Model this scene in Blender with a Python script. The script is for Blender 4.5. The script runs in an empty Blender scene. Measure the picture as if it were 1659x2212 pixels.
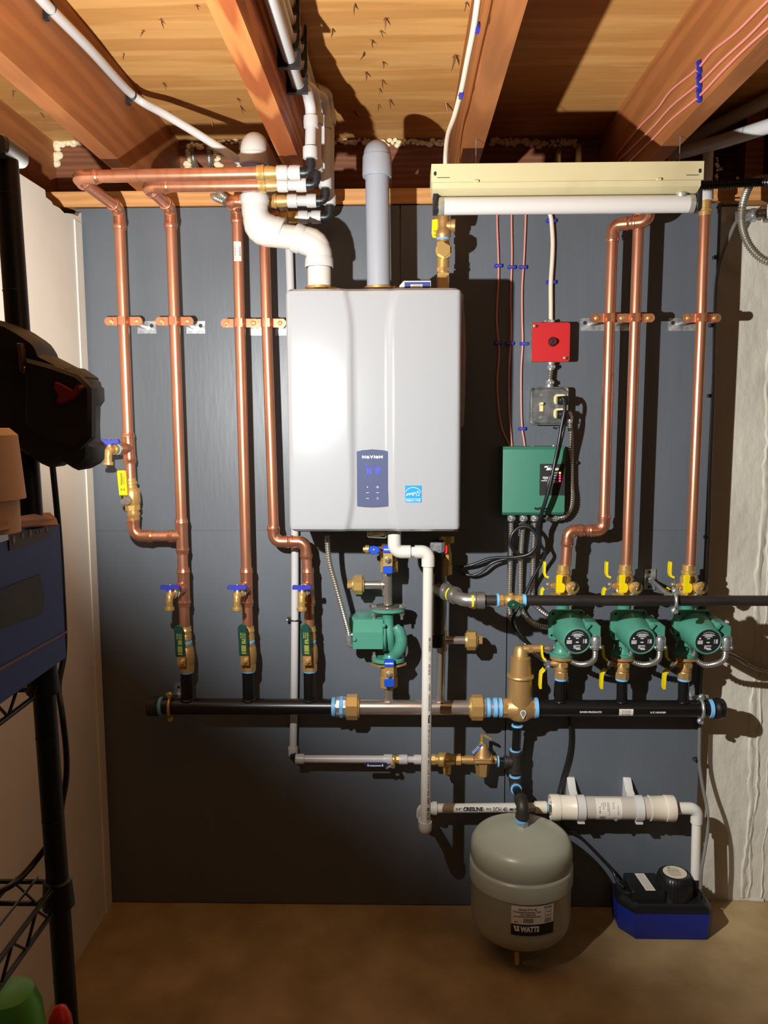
import bpy, bmesh, math, random
from mathutils import Vector as V, Matrix as M3
random.seed(7)
SC = bpy.context.scene
COL = SC.collection
PI = math.pi
# ------------------------------------------------------------------ camera
FPX, CXP, CYP, CH, CD = 1750., 829.5, 1106., 1.496, 2.35
PIT, YAW, ROL = math.atan(.1154), math.atan(40/1750.), math.radians(.215)
fw = V((-math.sin(YAW)*math.cos(PIT), math.cos(YAW)*math.cos(PIT), -math.sin(PIT)))
r0 = V((math.cos(YAW), math.sin(YAW), 0)); u0 = r0.cross(fw)
cR = math.cos(ROL)*r0 - math.sin(ROL)*u0
cU = math.sin(ROL)*r0 + math.cos(ROL)*u0
CAM = V((0, -CD, CH))
def ray(px, py): return fw + cR*((px-CXP)/FPX) + cU*((CYP-py)/FPX)
# a point of the place measured from the photograph, at distance d in front of the boards
def P(px, py, d=0.): v = ray(px, py); return CAM + v*((CD-d)/v.y)
def PZ(px, py, z): v = ray(px, py); return CAM + v*((z-CH)/v.z)
def PX(px, py, x): v = ray(px, py); return CAM + v*(x/v.x)
def W(px, py, d, w):           # width in metres of w pixels there
    p = P(px, py, d) - CAM
    return w*p.dot(fw)/FPX
cam = bpy.data.cameras.new('camera'); camo = bpy.data.objects.new('camera', cam); COL.objects.link(camo)
camo.matrix_world = M3((( cR.x, cU.x, -fw.x, CAM.x), (cR.y, cU.y, -fw.y, CAM.y), (cR.z, cU.z, -fw.z, CAM.z), (0, 0, 0, 1)))
cam.sensor_fit = 'HORIZONTAL'; cam.sensor_width = 36; cam.lens = 36*FPX/1659; cam.clip_start = .02
SC.camera = camo
# ------------------------------------------------------------------ materials
def lin(c):
    o = []
    for x in c[:3]:
        x = x/255.
        o.append(x/12.92 if x <= .04045 else ((x+.055)/1.055)**2.4)
    return (*o, 1)
def mat(name, col, rough=.5, metal=0., spec=.5, noise=None, bump=None, coat=0, emit=None, alpha=None, trans=0, sub=0, cscale=None):
    m = bpy.data.materials.new(name); m.use_nodes = True
    nt = m.node_tree; b = nt.nodes['Principled BSDF']
    b.inputs['Base Color'].default_value = lin(col); b.inputs['Roughness'].default_value = rough
    b.inputs['Metallic'].default_value = metal; b.inputs['Specular IOR Level'].default_value = spec
    if coat: b.inputs['Coat Weight'].default_value = coat; b.inputs['Coat Roughness'].default_value = .12
    if trans: b.inputs['Transmission Weight'].default_value = trans
    if alpha is not None: b.inputs['Alpha'].default_value = alpha
    if sub: b.inputs['Subsurface Weight'].default_value = sub; b.inputs['Subsurface Radius'].default_value = (.01, .01, .01); b.inputs['Subsurface Scale'].default_value = .5
    if emit: b.inputs['Emission Color'].default_value = lin(emit[0]); b.inputs['Emission Strength'].default_value = emit[1]
    tc = None
    def coord():
        nonlocal tc
        if tc is None: tc = nt.nodes.new('ShaderNodeTexCoord')
        return tc.outputs['Object']
    if noise:          # (second colour, scale, lo, hi, stretch)
        c2, sc, lo, hi, st = noise
        mp = nt.nodes.new('ShaderNodeMapping'); mp.inputs['Scale'].default_value = st
        nz = nt.nodes.new('ShaderNodeTexNoise'); nz.inputs['Scale'].default_value = sc; nz.inputs['Detail'].default_value = 6
        rp = nt.nodes.new('ShaderNodeValToRGB'); rp.color_ramp.elements[0].position = lo; rp.color_ramp.elements[1].position = hi
        rp.color_ramp.elements[0].color = lin(col); rp.color_ramp.elements[1].color = lin(c2)
        nt.links.new(coord(), mp.inputs['Vector']); nt.links.new(mp.outputs[0], nz.inputs['Vector'])
        nt.links.new(nz.outputs['Fac'], rp.inputs['Fac']); nt.links.new(rp.outputs[0], b.inputs['Base Color'])
    if bump:           # (scale, strength, distance, stretch)
        sc, s, dist, st = bump
        mp = nt.nodes.new('ShaderNodeMapping'); mp.inputs['Scale'].default_value = st
        nz = nt.nodes.new('ShaderNodeTexNoise'); nz.inputs['Scale'].default_value = sc; nz.inputs['Detail'].default_value = 4
        bp = nt.nodes.new('ShaderNodeBump'); bp.inputs['Strength'].default_value = s; bp.inputs['Distance'].default_value = dist
        nt.links.new(coord(), mp.inputs['Vector']); nt.links.new(mp.outputs[0], nz.inputs['Vector'])
        nt.links.new(nz.outputs['Fac'], bp.inputs['Height']); nt.links.new(bp.outputs[0], b.inputs['Normal'])
    return m
def woodmat(name, c1, c2, axis, scale=1., rough=.6, dark=None, wave=14, dist=5.):
    # grain lines run along 'axis'
    m = bpy.data.materials.new(name); m.use_nodes = True; nt = m.node_tree; b = nt.nodes['Principled BSDF']
    b.inputs['Roughness'].default_value = rough; b.inputs['Specular IOR Level'].default_value = .3
    tc = nt.nodes.new('ShaderNodeTexCoord'); mp = nt.nodes.new('ShaderNodeMapping')
    st = [scale*1.]*3; st[axis] = scale*.1
    mp.inputs['Scale'].default_value = st
    wv = nt.nodes.new('ShaderNodeTexWave'); wv.wave_type = 'RINGS'; wv.inputs['Scale'].default_value = wave; wv.inputs['Distortion'].default_value = dist
    wv.inputs['Detail'].default_value = 3; wv.inputs['Detail Scale'].default_value = 1.2
    nz = nt.nodes.new('ShaderNodeTexNoise'); nz.inputs['Scale'].default_value = 40; nz.inputs['Detail'].default_value = 5
    rp = nt.nodes.new('ShaderNodeValToRGB'); rp.color_ramp.elements[0].color = lin(c1); rp.color_ramp.elements[1].color = lin(c2)
    rp.color_ramp.elements[0].position = .25; rp.color_ramp.elements[1].position = .85
    mx = nt.nodes.new('ShaderNodeMix'); mx.data_type = 'RGBA'; mx.blend_type = 'MULTIPLY'; mx.inputs[0].default_value = .35
    L = nt.links.new
    L(tc.outputs['Object'], mp.inputs['Vector']); L(mp.outputs[0], wv.inputs['Vector']); L(mp.outputs[0], nz.inputs['Vector'])
    L(wv.outputs['Fac'], rp.inputs['Fac']); L(rp.outputs[0], mx.inputs[6]); L(nz.outputs['Fac'], mx.inputs[7]); L(mx.outputs[2], b.inputs['Base Color'])
    bp = nt.nodes.new('ShaderNodeBump'); bp.inputs['Strength'].default_value = .15; bp.inputs['Distance'].default_value = .002
    L(nz.outputs['Fac'], bp.inputs['Height']); L(bp.outputs[0], b.inputs['Normal'])
    return m
I3 = (1, 1, 1)
# ------------------------------------------------------------------ mesh builder
def perp(a):
    a = a.normalized()
    t = V((0, 0, 1)) if abs(a.z) < .9 else V((0, 1, 0))
    u = t.cross(a).normalized()
    return u, a.cross(u).normalized()
def fillet(pts, rad, n=7):
    pts = [V(p) for p in pts]
    if not isinstance(rad, (list, tuple)): rad = [rad]*len(pts)
    out = [pts[0]]
    for i in range(1, len(pts)-1):
        p, a, b = pts[i], pts[i-1], pts[i+1]
        da, db = (a-p), (b-p); la, lb = da.length, db.length
        da.normalize(); db.normalize()
        ang = da.angle(db); r = rad[i]
        if ang > PI-.03 or r <= 0: out.append(p); continue
        t = min(r/math.tan(ang/2), la*.49, lb*.49); r = t*math.tan(ang/2)
        c = p + (da+db).normalized()*(r/math.sin(ang/2))
        s, e = p+da*t-c, p+db*t-c
        for k in range(n+1):
            out.append(c + s.normalized().slerp(e.normalized(), k/n)*r)
    out.append(pts[-1])
    return out
def smooth_path(pts, n=8):       # Catmull-Rom
    pts = [V(p) for p in pts]
    q = [2*pts[0]-pts[1]] + pts + [2*pts[-1]-pts[-2]]
    out = []
    for i in range(1, len(q)-2):
        for k in range(n):
            t = k/n
            out.append(.5*((2*q[i]) + (q[i+1]-q[i-1])*t + (2*q[i-1]-5*q[i]+4*q[i+1]-q[i+2])*t*t + (3*q[i]-q[i-1]-3*q[i+1]+q[i+2])*t**3))
    out.append(pts[-1])
    return out
def resample(pts, step):
    out = [V(pts[0])]; acc = 0.
    for a, b in zip(pts, pts[1:]):
        a, b = V(a), V(b); L = (b-a).length
        if L < 1e-9: continue
        t = step-acc
        while t <= L:
            out.append(a+(b-a)*(t/L)); t += step
        acc = L-(t-step)
    out.append(V(pts[-1]))
    return out
class MB:
    def __init__(s): s.v = []; s.f = []
    def add(s, vs, fs):
        o = len(s.v); s.v += [V(x) for x in vs]; s.f += [tuple(i+o for i in f) for f in fs]; return s
    def tube(s, pts, r, seg=14, cap=True, ph=0.):
        pts = [V(p) for p in pts]
        n = len(pts)
        tg = []
        for i in range(n):
            a = pts[max(i-1, 0)]; b = pts[min(i+1, n-1)]
            tg.append((b-a).normalized())
        u, w = perp(tg[0]); vs = []; fs = []
        for i in range(n):
            if i:
                ax = tg[i-1].cross(tg[i])
                if ax.length > 1e-7:
                    q = M3.Rotation(tg[i-1].angle(tg[i]), 3, ax.normalized()); u = q @ u
                u = (u - tg[i]*u.dot(tg[i])).normalized()
            w = tg[i].cross(u)
            rr = r(i/(n-1)) if callable(r) else (r[i] if isinstance(r, (list, tuple)) else r)
            for k in range(seg):
                t = 2*PI*k/seg + ph
                vs.append(pts[i] + (u*math.cos(t) + w*math.sin(t))*rr)
        for i in range(n-1):
            for k in range(seg):
                a = i*seg+k; b = i*seg+(k+1) % seg
                fs.append((a, b, b+seg, a+seg))
        if cap:
            fs.append(tuple(range(seg-1, -1, -1))); fs.append(tuple((n-1)*seg+k for k in range(seg)))
        return s.add(vs, fs)
    def cyl(s, a, b, r, r2=None, seg=20, ph=0.): return s.tube([a, b], [r, r if r2 is None else r2], seg, True, ph)
    def hexn(s, a, b, r, n=6, ph=PI/6): return s.tube([a, b], r, n, True, ph)
    def lathe(s, a, axis, prof, seg=28):           # prof: (t along axis, radius)
        a = V(a); axis = V(axis).normalized()
        u, w = perp(axis); vs = []; fs = []; n = len(prof)
        for t, r in prof:
            for k in range(seg):
                q = 2*PI*k/seg
                vs.append(a+axis*t+(u*math.cos(q)+w*math.sin(q))*max(r, 1e-5))
        for i in range(n-1):
            for k in range(seg):
                p = i*seg+k; q = i*seg+(k+1) % seg
                fs.append((p, q, q+seg, p+seg))
        if prof[0][1] > 1e-4: fs.append(tuple(range(seg-1, -1, -1)))
        if prof[-1][1] > 1e-4: fs.append(tuple((n-1)*seg+k for k in range(seg)))
        return s.add(vs, fs)
    def prism(s, poly, o, u, v, n, bev=0.):        # poly in (u,v) plane, extruded by vector n
        o, u, v, n = V(o), V(u), V(v), V(n)
        k = len(poly)
        if bev > 0:
            c = [sum(p[0] for p in poly)/k, sum(p[1] for p in poly)/k]
            def ins(p):
                d = math.hypot(p[0]-c[0], p[1]-c[1]); q = max(0., 1-bev/max(d, 1e-6))
                return (c[0]+(p[0]-c[0])*q, c[1]+(p[1]-c[1])*q)
            L = n.length; e = bev/L
            rows = [([ins(p) for p in poly], 0), (poly, e), (poly, 1-e), ([ins(p) for p in poly], 1)]
        else: rows = [(poly, 0), (poly, 1)]
        vs = []; fs = []
        for pl, t in rows: vs += [o+u*p[0]+v*p[1]+n*t for p in pl]
        for i in range(len(rows)-1):
            for j in range(k):
                a = i*k+j; b = i*k+(j+1) % k
                fs.append((a, b, b+k, a+k))
        fs.append(tuple(range(k-1, -1, -1))); fs.append(tuple((len(rows)-1)*k+j for j in range(k)))
        return s.add(vs, fs)
    def box(s, c, sz, cr=0., bev=0., ax=None):     # rounded in the (x,z) outline, depth along y
        c = V(c); X, Y, Z = ax or (V((1, 0, 0)), V((0, 1, 0)), V((0, 0, 1)))
        a, d, b = sz[0]/2, sz[1], sz[2]/2
        return s.prism(rrect(a, b, cr), c-Y*(d/2), X, Z, Y*d, bev)
    def ball(s, c, r, seg=16, rings=10, ax=None):
        c = V(c); r = r if isinstance(r, (list, tuple)) else (r, r, r)
        X, Y, Z = ax or (V((1, 0, 0)), V((0, 1, 0)), V((0, 0, 1)))
        vs = []; fs = []
        for i in range(rings+1):
            t = PI*i/rings
            for k in range(seg):
                q = 2*PI*k/seg
                rr = max(math.sin(t), 1e-4)
                vs.append(c+X*(r[0]*rr*math.cos(q))+Y*(r[1]*rr*math.sin(q))+Z*(r[2]*math.cos(t)))
        for i in range(rings):
            for k in range(seg):
                a = i*seg+k; b = i*seg+(k+1) % seg
                fs.append((a, a+seg, b+seg, b))
        return s.add(vs, fs)
    def torus(s, c, axis, R, r, seg=28, seg2=10, a0=0., a1=2*PI):
        u, w = perp(V(axis)); full = abs(a1-a0-2*PI) < 1e-6
        n = seg
        pts = [V(c)+(u*math.cos(a0+(a1-a0)*i/n)+w*math.sin(a0+(a1-a0)*i/n))*R for i in range(n+1)]
        return s.tube(pts, r, seg2, not full)
    def grid(s, rows):
        n = len(rows[0]); vs = [p for r in rows for p in r]; fs = []
        for i in range(len(rows)-1):
            for j in range(n-1):
                a = i*n+j; fs.append((a, a+1, a+n+1, a+n))
        return s.add(vs, fs)
    def ring(s, a, b, r, h):                       # short collar
        return s.cyl(a, b, r+h, seg=20)
    def mesh(s, name, mt, off=V((0, 0, 0)), angle=38):
        me = bpy.data.meshes.new(name)
        me.from_pydata([tuple(p-off) for p in s.v], [], s.f); me.update()
        bm = bmesh.new(); bm.from_mesh(me); bmesh.ops.recalc_face_normals(bm, faces=bm.faces); bm.to_mesh(me); bm.free()
        me.materials.append(mt)
        for p in me.polygons: p.use_smooth = True
        try: me.set_sharp_from_angle(angle=math.radians(angle))
        except Exception: pass
        return me
def rrect(a, b, cr, n=5):
    if cr <= 0: return [(-a, -b), (a, -b), (a, b), (-a, b)]
    out = []
    for cx, cy, s in ((a-cr, -b+cr, -PI/2), (a-cr, b-cr, 0), (-a+cr, b-cr, PI/2), (-a+cr, -b+cr, PI)):
        for k in range(n+1):
            t = s+PI/2*k/n; out.append((cx+cr*math.cos(t), cy+cr*math.sin(t)))
    return out
def circ(r, n=24, cx=0, cy=0): return [(cx+r*math.cos(2*PI*k/n), cy+r*math.sin(2*PI*k/n)) for k in range(n)]
def islands(mb):
    par = list(range(len(mb.v)))
    def find(i):
        while par[i] != i: par[i] = par[par[i]]; i = par[i]
        return i
    for f in mb.f:
        a = find(f[0])
        for i in f[1:]: par[find(i)] = a
    out = {}
    for f in mb.f:
        m, mp = out.setdefault(find(f[0]), (MB(), {}))
        g = []
        for i in f:
            if i not in mp: mp[i] = len(m.v); m.v.append(mb.v[i])
            g.append(mp[i])
        m.f.append(tuple(g))
    return [m for m, _ in out.values()]
# ------------------------------------------------------------------ things and parts
class T:
    def __init__(s, name, label, cat, loc, group=None):
        s.o = bpy.data.objects.new(name, None); COL.objects.link(s.o); s.o.location = loc; s.loc = V(loc)
        s.o.empty_display_size = .02
        s.o['label'] = label; s.o['category'] = cat
        if group: s.o['group'] = group
    def part(s, name, mb, mt, parent=None, label=None, stuff=False):
        if name in ('sealant_ring', 'primer_ring', 'rivet'):
            L = islands(mb)
            if len(L) > 1: return [s.part(name, m, mt, parent, label) for m in L][-1] if False else [s._one(name, m, mt, parent, label) for m in L][-1]
        return s._one(name, mb, mt, parent, label, stuff)
    def _one(s, name, mb, mt, parent=None, label=None, stuff=False):
        me = mb.mesh(name, mt, s.loc)
        o = bpy.data.objects.new(name, me); COL.objects.link(o); o.parent = parent or s.o
        if label: o['label'] = label
        if stuff: o['kind'] = 'stuff'
        return o
def solo(name, label, cat, mb, mt, group=None, kind=None, loc=None):
    if loc is None:
        xs = [p.x for p in mb.v]; ys = [p.y for p in mb.v]; zs = [p.z for p in mb.v]
        loc = V(((min(xs)+max(xs))/2, (min(ys)+max(ys))/2, min(zs)))
    me = mb.mesh(name, mt, loc); o = bpy.data.objects.new(name, me); COL.objects.link(o); o.location = loc
    if label: o['label'] = label
    if cat: o['category'] = cat
    if group: o['group'] = group
    if kind: o['kind'] = kind
    return o
def struct(name, mb, mt, label=None, parent=None):
    o = solo(name, label, None, mb, mt, None, 'structure', V((0, 0, 0)) if parent is None else V((0, 0, 0)))
    if parent: o.parent = parent
    return o
def copy_tree(o, loc=None, label=None, group=None, parent=None):
    c = o.copy(); COL.objects.link(c)
    if parent: c.parent = parent
    if loc is not None: c.location = loc
    if label: c['label'] = label
    if group: c['group'] = group
    for ch in list(o.children): copy_tree(ch, parent=c)
    return c
# ------------------------------------------------------------------ writing
_tc = {}
def text2d(s, italic=0., bold=0.):
    key = (s, italic, bold)
    if key in _tc: return _tc[key]
    cu = bpy.data.curves.new('lettering', 'FONT'); cu.body = s; cu.size = 1.; cu.shear = italic; cu.offset = bold; cu.resolution_u = 3
    ob = bpy.data.objects.new('lettering', cu); COL.objects.link(ob)
    bpy.context.view_layer.update()
    me = bpy.data.meshes.new_from_object(ob.evaluated_get(bpy.context.evaluated_depsgraph_get()))
    vs = [(v.co.x, v.co.y) for v in me.vertices]; fs = [tuple(p.vertices) for p in me.polygons]
    bpy.data.objects.remove(ob); bpy.data.curves.remove(cu); bpy.data.meshes.remove(me)
    _tc[key] = (vs, fs); return _tc[key]
def text_fit(mb, s, o, u, v, w=None, h=None, italic=0., bold=0., fn=None, align='l'):
    # writes s from point o along u (unit) with capital height h and total width w
    vs, fs = text2d(s, italic, bold)
    if not vs: return
    x0 = min(p[0] for p in vs); x1 = max(p[0] for p in vs)
    hh = .69
    sy = h/hh if h else None; sx = (w/(x1-x0)) if w else sy
    if sy is None: sy = sx
    off = 0 if align == 'l' else -(x1-x0)*sx/2
    fn = fn or (lambda a, b: V(o)+V(u)*a+V(v)*b)
    mb.add([fn((p[0]-x0)*sx+off, p[1]*sy) for p in vs], fs)
def bars(mb, fn, x0, x1, y, h, rnd, gap=.3):
    # a line of print too small to read
    x = x0
    while x < x1:
        w = h*rnd.uniform(.8, 3.2); e = min(x+w, x1)
        mb.add([fn(x, y), fn(e, y), fn(e, y+h), fn(x, y+h)], [(0, 1, 2, 3)]); x = e+h*gap
def barcode(mb, fn, x0, x1, y0, y1, rnd, n=22):
    x = x0; st = (x1-x0)/n
    for i in range(n):
        w = st*rnd.choice((.3, .5, .75)); mb.add([fn(x, y0), fn(x+w, y0), fn(x+w, y1), fn(x, y1)], [(0, 1, 2, 3)]); x += st
def quad(mb, fn, x0, y0, x1, y1, n=1):
    for i in range(n):
        a = x0+(x1-x0)*i/n; b = x0+(x1-x0)*(i+1)/n
        mb.add([fn(a, y0), fn(b, y0), fn(b, y1), fn(a, y1)], [(0, 1, 2, 3)])
def flat(o, u, v):
    o, u, v = V(o), V(u), V(v); return lambda a, b: o+u*a+v*b
def oncyl(c, axis, front, r):
    # a along the axis, b round the surface, b=0 facing 'front'
    c, axis, front = V(c), V(axis).normalized(), V(front).normalized()
    up = front.cross(axis) if False else axis.cross(front)*-1
    return lambda a, b: c+axis*a+(front*math.cos(b/r)+up*math.sin(b/r))*r
XA, YA, ZA = V((1, 0, 0)), V((0, 1, 0)), V((0, 0, 1)); FR = V((0, -1, 0))
COPPER = mat('copper', (214, 150, 118), .32, .8, .5, noise=((196, 128, 96), 60, .45, .8, (1, 1, .15)))
COPPERD = mat('copper_fitting', (218, 150, 116), .26, .85)
BRASS = mat('brass', (216, 178, 108), .32, .65)
BRONZE = mat('bronze', (184, 146, 92), .42, .55, bump=(400, .12, .001, I3))
BLACKP = mat('black_pipe', (20, 20, 20), .3, .1, .5, bump=(120, .06, .001, I3))
BLACKIRON = mat('black_iron', (54, 50, 45), .5, .35, .5, bump=(300, .2, .001, I3))
GASP = mat('gas_pipe', (46, 40, 37), .48, .15, .5, noise=((32, 28, 26), 40, .4, .7, (.2, 1, 1)))
STEEL = mat('stainless', (205, 196, 184), .22, .85)
GALV = mat('galvanised', (188, 192, 192), .36, .7, noise=((150, 155, 155), 90, .4, .65, I3))
CHROME = mat('chrome', (214, 212, 205), .2, .85)
PVC = mat('white_plastic', (206, 203, 193), .33)
PVCW = mat('bright_white_plastic', (200, 199, 194), .25)
PVCC = mat('cream_plastic', (222, 213, 193), .36)
PRIMER = mat('purple_primer', (150, 140, 190), .4)
GREYP = mat('grey_plastic_pipe', (150, 155, 163), .38)
PEX = mat('milky_plastic', (190, 189, 187), .3, sub=.0, spec=.5)
PEXC = mat('clear_plastic_tube', (226, 228, 230), .2, alpha=.8)
PEXB = mat('black_plastic', (30, 31, 34), .4)
DOPE = mat('blue_sealant', (112, 178, 226), .5)
YELLOW = mat('yellow_vinyl', (232, 208, 12), .4)
BLUEV = mat('blue_vinyl', (22, 74, 190), .35)
BLUEH = mat('deep_blue_plastic', (45, 52, 165), .4)
BLUESTAP = mat('staple_blue', (40, 44, 160), .4)
GREENV = mat('dark_green_vinyl', (18, 66, 54), .35)
GREENM = mat('green_enamel', (70, 136, 116), .38, bump=(260, .1, .001, I3))
GREENB = mat('green_powder_coat', (58, 122, 100), .5, bump=(500, .1, .001, I3))
WHITEB = mat('white_enamel', (160, 163, 166), .17, 0, .5, coat=.5)
CHASSIS = mat('chassis_steel', (176, 170, 165), .5)
SLATE = mat('slate_glass', (82, 90, 118), .15, 0, .5)
INKW = mat('white_ink', (225, 225, 225), .6)
INKK = mat('black_ink', (25, 25, 28), .6)
INKG = mat('grey_ink', (120, 120, 120), .6)
INKY = mat('yellow_ink', (140, 140, 52), .6)
INKBL = mat('blue_grey_ink', (130, 140, 180), .6)
PAPER = mat('paper', (214, 208, 196), .65)
STARBLUE = mat('sticker_blue', (22, 140, 225), .4)
LEDB = mat('lit_blue', (30, 30, 255), .4, emit=((25, 25, 255), 3.2))
LEDR = mat('lit_red', (255, 40, 90), .4, emit=((255, 45, 95), 4.))
LEDG = mat('lit_green', (190, 255, 60), .4, emit=((190, 255, 60), 3.))
REDB = mat('red_paint', (188, 30, 34), .42)
REDV = mat('red_vinyl', (225, 30, 40), .4)
IVORY = mat('ivory_plastic', (226, 210, 150), .4)
CORDB = mat('black_rubber', (26, 27, 30), .32)
PINKW = mat('pink_wire', (205, 130, 116), .5)
NMW = mat('cream_cable', (214, 200, 178), .5)
TANK = mat('grey_green_enamel', (166, 170, 152), .32, 0, .5, bump=(30, .08, .003, I3))
CARDB = mat('cardboard', (172, 124, 74), .8)
PAPERROLL = mat('kraft_roll', (216, 186, 160), .8)
LAMPBLK = mat('lamp_black', (24, 23, 24), .55)
LAMPRED = mat('lamp_red', (120, 22, 24), .5)
RACK = mat('rack_black', (22, 22, 24), .42, .3)
RACKW = mat('rack_wire', (52, 50, 50), .3, .6)
BOXBLUE = mat('box_blue', (28, 52, 140), .5)
BOXBAND = mat('box_band', (82, 64, 66), .6)
BOXPIC = mat('box_picture', (44, 48, 40), .6, noise=((70, 66, 44), 14, .5, .75, I3))
PUMPBLK = mat('pump_black', (24, 25, 26), .35)
PUMPBLU = mat('pump_blue', (22, 42, 132), .45)
JUGGRN = mat('jug_green', (86, 170, 66), .35)
BAGRED = mat('bag_red', (196, 40, 30), .4)
FOAM = mat('spray_foam', (226, 214, 176), .8, bump=(60, .6, .01, I3))
CREAMF = mat('cream_enamel', (204, 193, 150), .42, noise=((186, 173, 134), 6, .55, .8, I3))
TUBEW = mat('fluorescent_glass', (206, 201, 196), .3)
TUBEEND = mat('tube_end', (190, 190, 172), .3, .6)
NAILM = mat('nail_steel', (120, 84, 58), .5, .6)
VINYL = mat('clear_vinyl', (120, 118, 115), .18, 0, .6, alpha=.72)
POUCHM = mat('clear_pouch', (206, 186, 176), .25, alpha=.55)
POLYM = mat('grey_poly', (92, 90, 86), .4)
PAINTB = mat('charcoal_paint', (83, 89, 95), .42, 0, .5, noise=((90, 96, 103), 5, .35, .7, (1, 1, .35)), bump=(90, .16, .0025, (1, 1, .16)))
DRYW = mat('drywall_paint', (224, 215, 198), .7, noise=((214, 205, 187), 5, .4, .8, I3), bump=(30, .1, .004, I3))
CONC = mat('painted_concrete', (196, 191, 176), .75, noise=((180, 173, 158), 9, .4, .75, (1, 1, .4)), bump=(20, .6, .012, (1, 1, .5)))
FLOORM = mat('floor_concrete', (178, 154, 112), .7, noise=((132, 106, 64), 5, .35, .75, I3), bump=(60, .15, .004, I3))
PLY = woodmat('subfloor_ply', (200, 146, 82), (216, 164, 98), 0, 1.3, wave=10, dist=7)
JOIST = woodmat('joist_fir', (156, 96, 52), (172, 108, 60), 1, 1.6, wave=4, dist=9)
JOISTK = woodmat('joist_knotty', (160, 84, 40), (202, 128, 70), 1, 1.5, wave=5, dist=14)
RIMM = woodmat('rim_wood', (120, 74, 50), (136, 88, 60), 0, 1.2)
SILLM = woodmat('sill_wood', (200, 142, 84), (212, 156, 96), 0, 1.2)
RAWE = mat('raw_wood_edge', (196, 178, 140), .8)
# ================================================================== the setting
ZC, ZJ, ZS = 2.365, 2.134, 2.088          # subfloor, joist undersides, top of the boards
XL, XR = -.905, 2.3
YB = -4.6
def bxm(x0, x1, y0, y1, z0, z1):
    return MB().box(((x0+x1)/2, (y0+y1)/2, (z0+z1)/2), (x1-x0, y1-y0, z1-z0))
struct('floor', bxm(-1.2, XR, YB, .3, -.1, 0), FLOORM, 'bare tan concrete basement floor')
struct('ceiling', bxm(-1.6, XR, YB, .45, ZC, ZC+.03), PLY, 'plywood subfloor seen from below between the joists')
wb = bxm(-1.2, XR, .045, .3, 0, 2.088)
def ridge(px, w, h, seed, x1=0.):
    rnd = random.Random(seed); rows = []; n = 90; o = 0
    for i in range(n+1):
        z = .01+2.05*i/n; o = o*.85+rnd.uniform(-.004, .004); ww = w*rnd.uniform(.6, 1.3); hh = h*rnd.uniform(.3, 1.2)
        x = px+o+x1*(i/n-.5)
        rows.append([V((x-ww, .0452, z)), V((x-ww*.5, .0452-hh, z)), V((x+ww*.3, .0452-hh*.8, z)), V((x+ww, .0452, z))])
    wb.grid(rows)
ridge(1.062, .010, .006, 4); ridge(1.088, .006, .005, 8, .02); ridge(1.13, .004, .004, 5, .03)
struct('wall_back', wb, CONC, 'painted concrete foundation wall beside the charcoal boards')
# left wall: drywall with a broken upper corner by the boards
mb = MB()
top = [(YB, 2.075), (-.32, 2.075), (-.235, 2.075), (-.232, 2.058), (-.2, 2.056), (-.19, 2.05), (-.15, 2.052), (-.12, 2.046), (-.105, 2.05), (-.06, 2.058), (-.03, 2.06), (-.012, 2.074), (-.002, 2.076)]
poly = [(YB, 0), (-.002, 0)] + top[::-1]
mb.prism(poly, (XL-.012, 0, 0), (0, 1, 0), (0, 0, 1), (.012, 0, 0))
mb.prism([(YB, 0), (-.03, 0), (-.03, 2.03), (YB, 2.07)], (XL-.1, 0, 0), (0, 1, 0), (0, 0, 1), (.088, 0, 0))
struct('wall_left', mb, DRYW, 'cream painted drywall on the left')
mb = bxm(XL-.001, XL+.0035, -.058, -.016, 0, 2.045)
struct('trim_1', mb, DRYW, 'taped drywall edge next to the boards')
# rim and sill
struct('trim_2', bxm(-1.6, XR, .3, .34, ZS-.1, ZC), RIMM, 'dark rim board behind the joist ends')
struct('trim_3', bxm(-1.2, XR, .0, .3, 2.0925, ZJ), SILLM, 'sill plate on top of the foundation')
# charcoal boards
def board(x0, x1, z0, z1, label, x1b=None):
    x1b = x1 if x1b is None else x1b
    mb = MB().prism([(x0, z0), (x1b, z0), (x1, z1), (x0, z1)], (0, 0, 0), (1, 0, 0), (0, 0, 1), (0, .018, 0))
    solo('plywood_board', label, 'board', mb, PAINTB, 'charcoal painted boards on the back wall')
g = .0016
zm = 1.17
board(-.922, -.005-g, zm+.0004, ZS, 'charcoal painted plywood board with the four copper pipes down its left part')
board(-.005+g, .886, zm+.0004, ZS, 'charcoal painted plywood board behind the red switch box and green controller', .888)
board(-.922, .309-g, .004, zm, 'charcoal painted plywood board behind the left header and its green lever valves')
board(.309+g, .888, .004, zm, 'charcoal painted plywood board behind the three green pumps', .888)
mb = bxm(-.922, .886, .019, .044, .01, 2.08)
struct('trim_4', mb, RAWE, 'furring behind the boards')
# joists
for x0, x1, lab in ((-1.14, -1.095, 'dark joist over the top of the left wall'), (-.745, -.70, 'wide fir joist carrying the white plastic line'),
                    (-.302, -.255, 'fir joist with swirling knots beside the milky tubes'), (.146, .194, 'fir joist with the cream cable stapled on its left side'),
                    (.613, .657, 'fir joist with three pink wires on its side'), (1.08, 1.125, 'shadowed joist at the far right of the ceiling')):
    solo('floor_joist', lab, 'joist', bxm(x0, x1, YB+.02, .298, ZJ+.0005, ZC-.0005), JOISTK if 'swirling' in lab else JOIST, 'floor joists overhead', loc=V(((x0+x1)/2, -.5, ZJ)))
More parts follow.
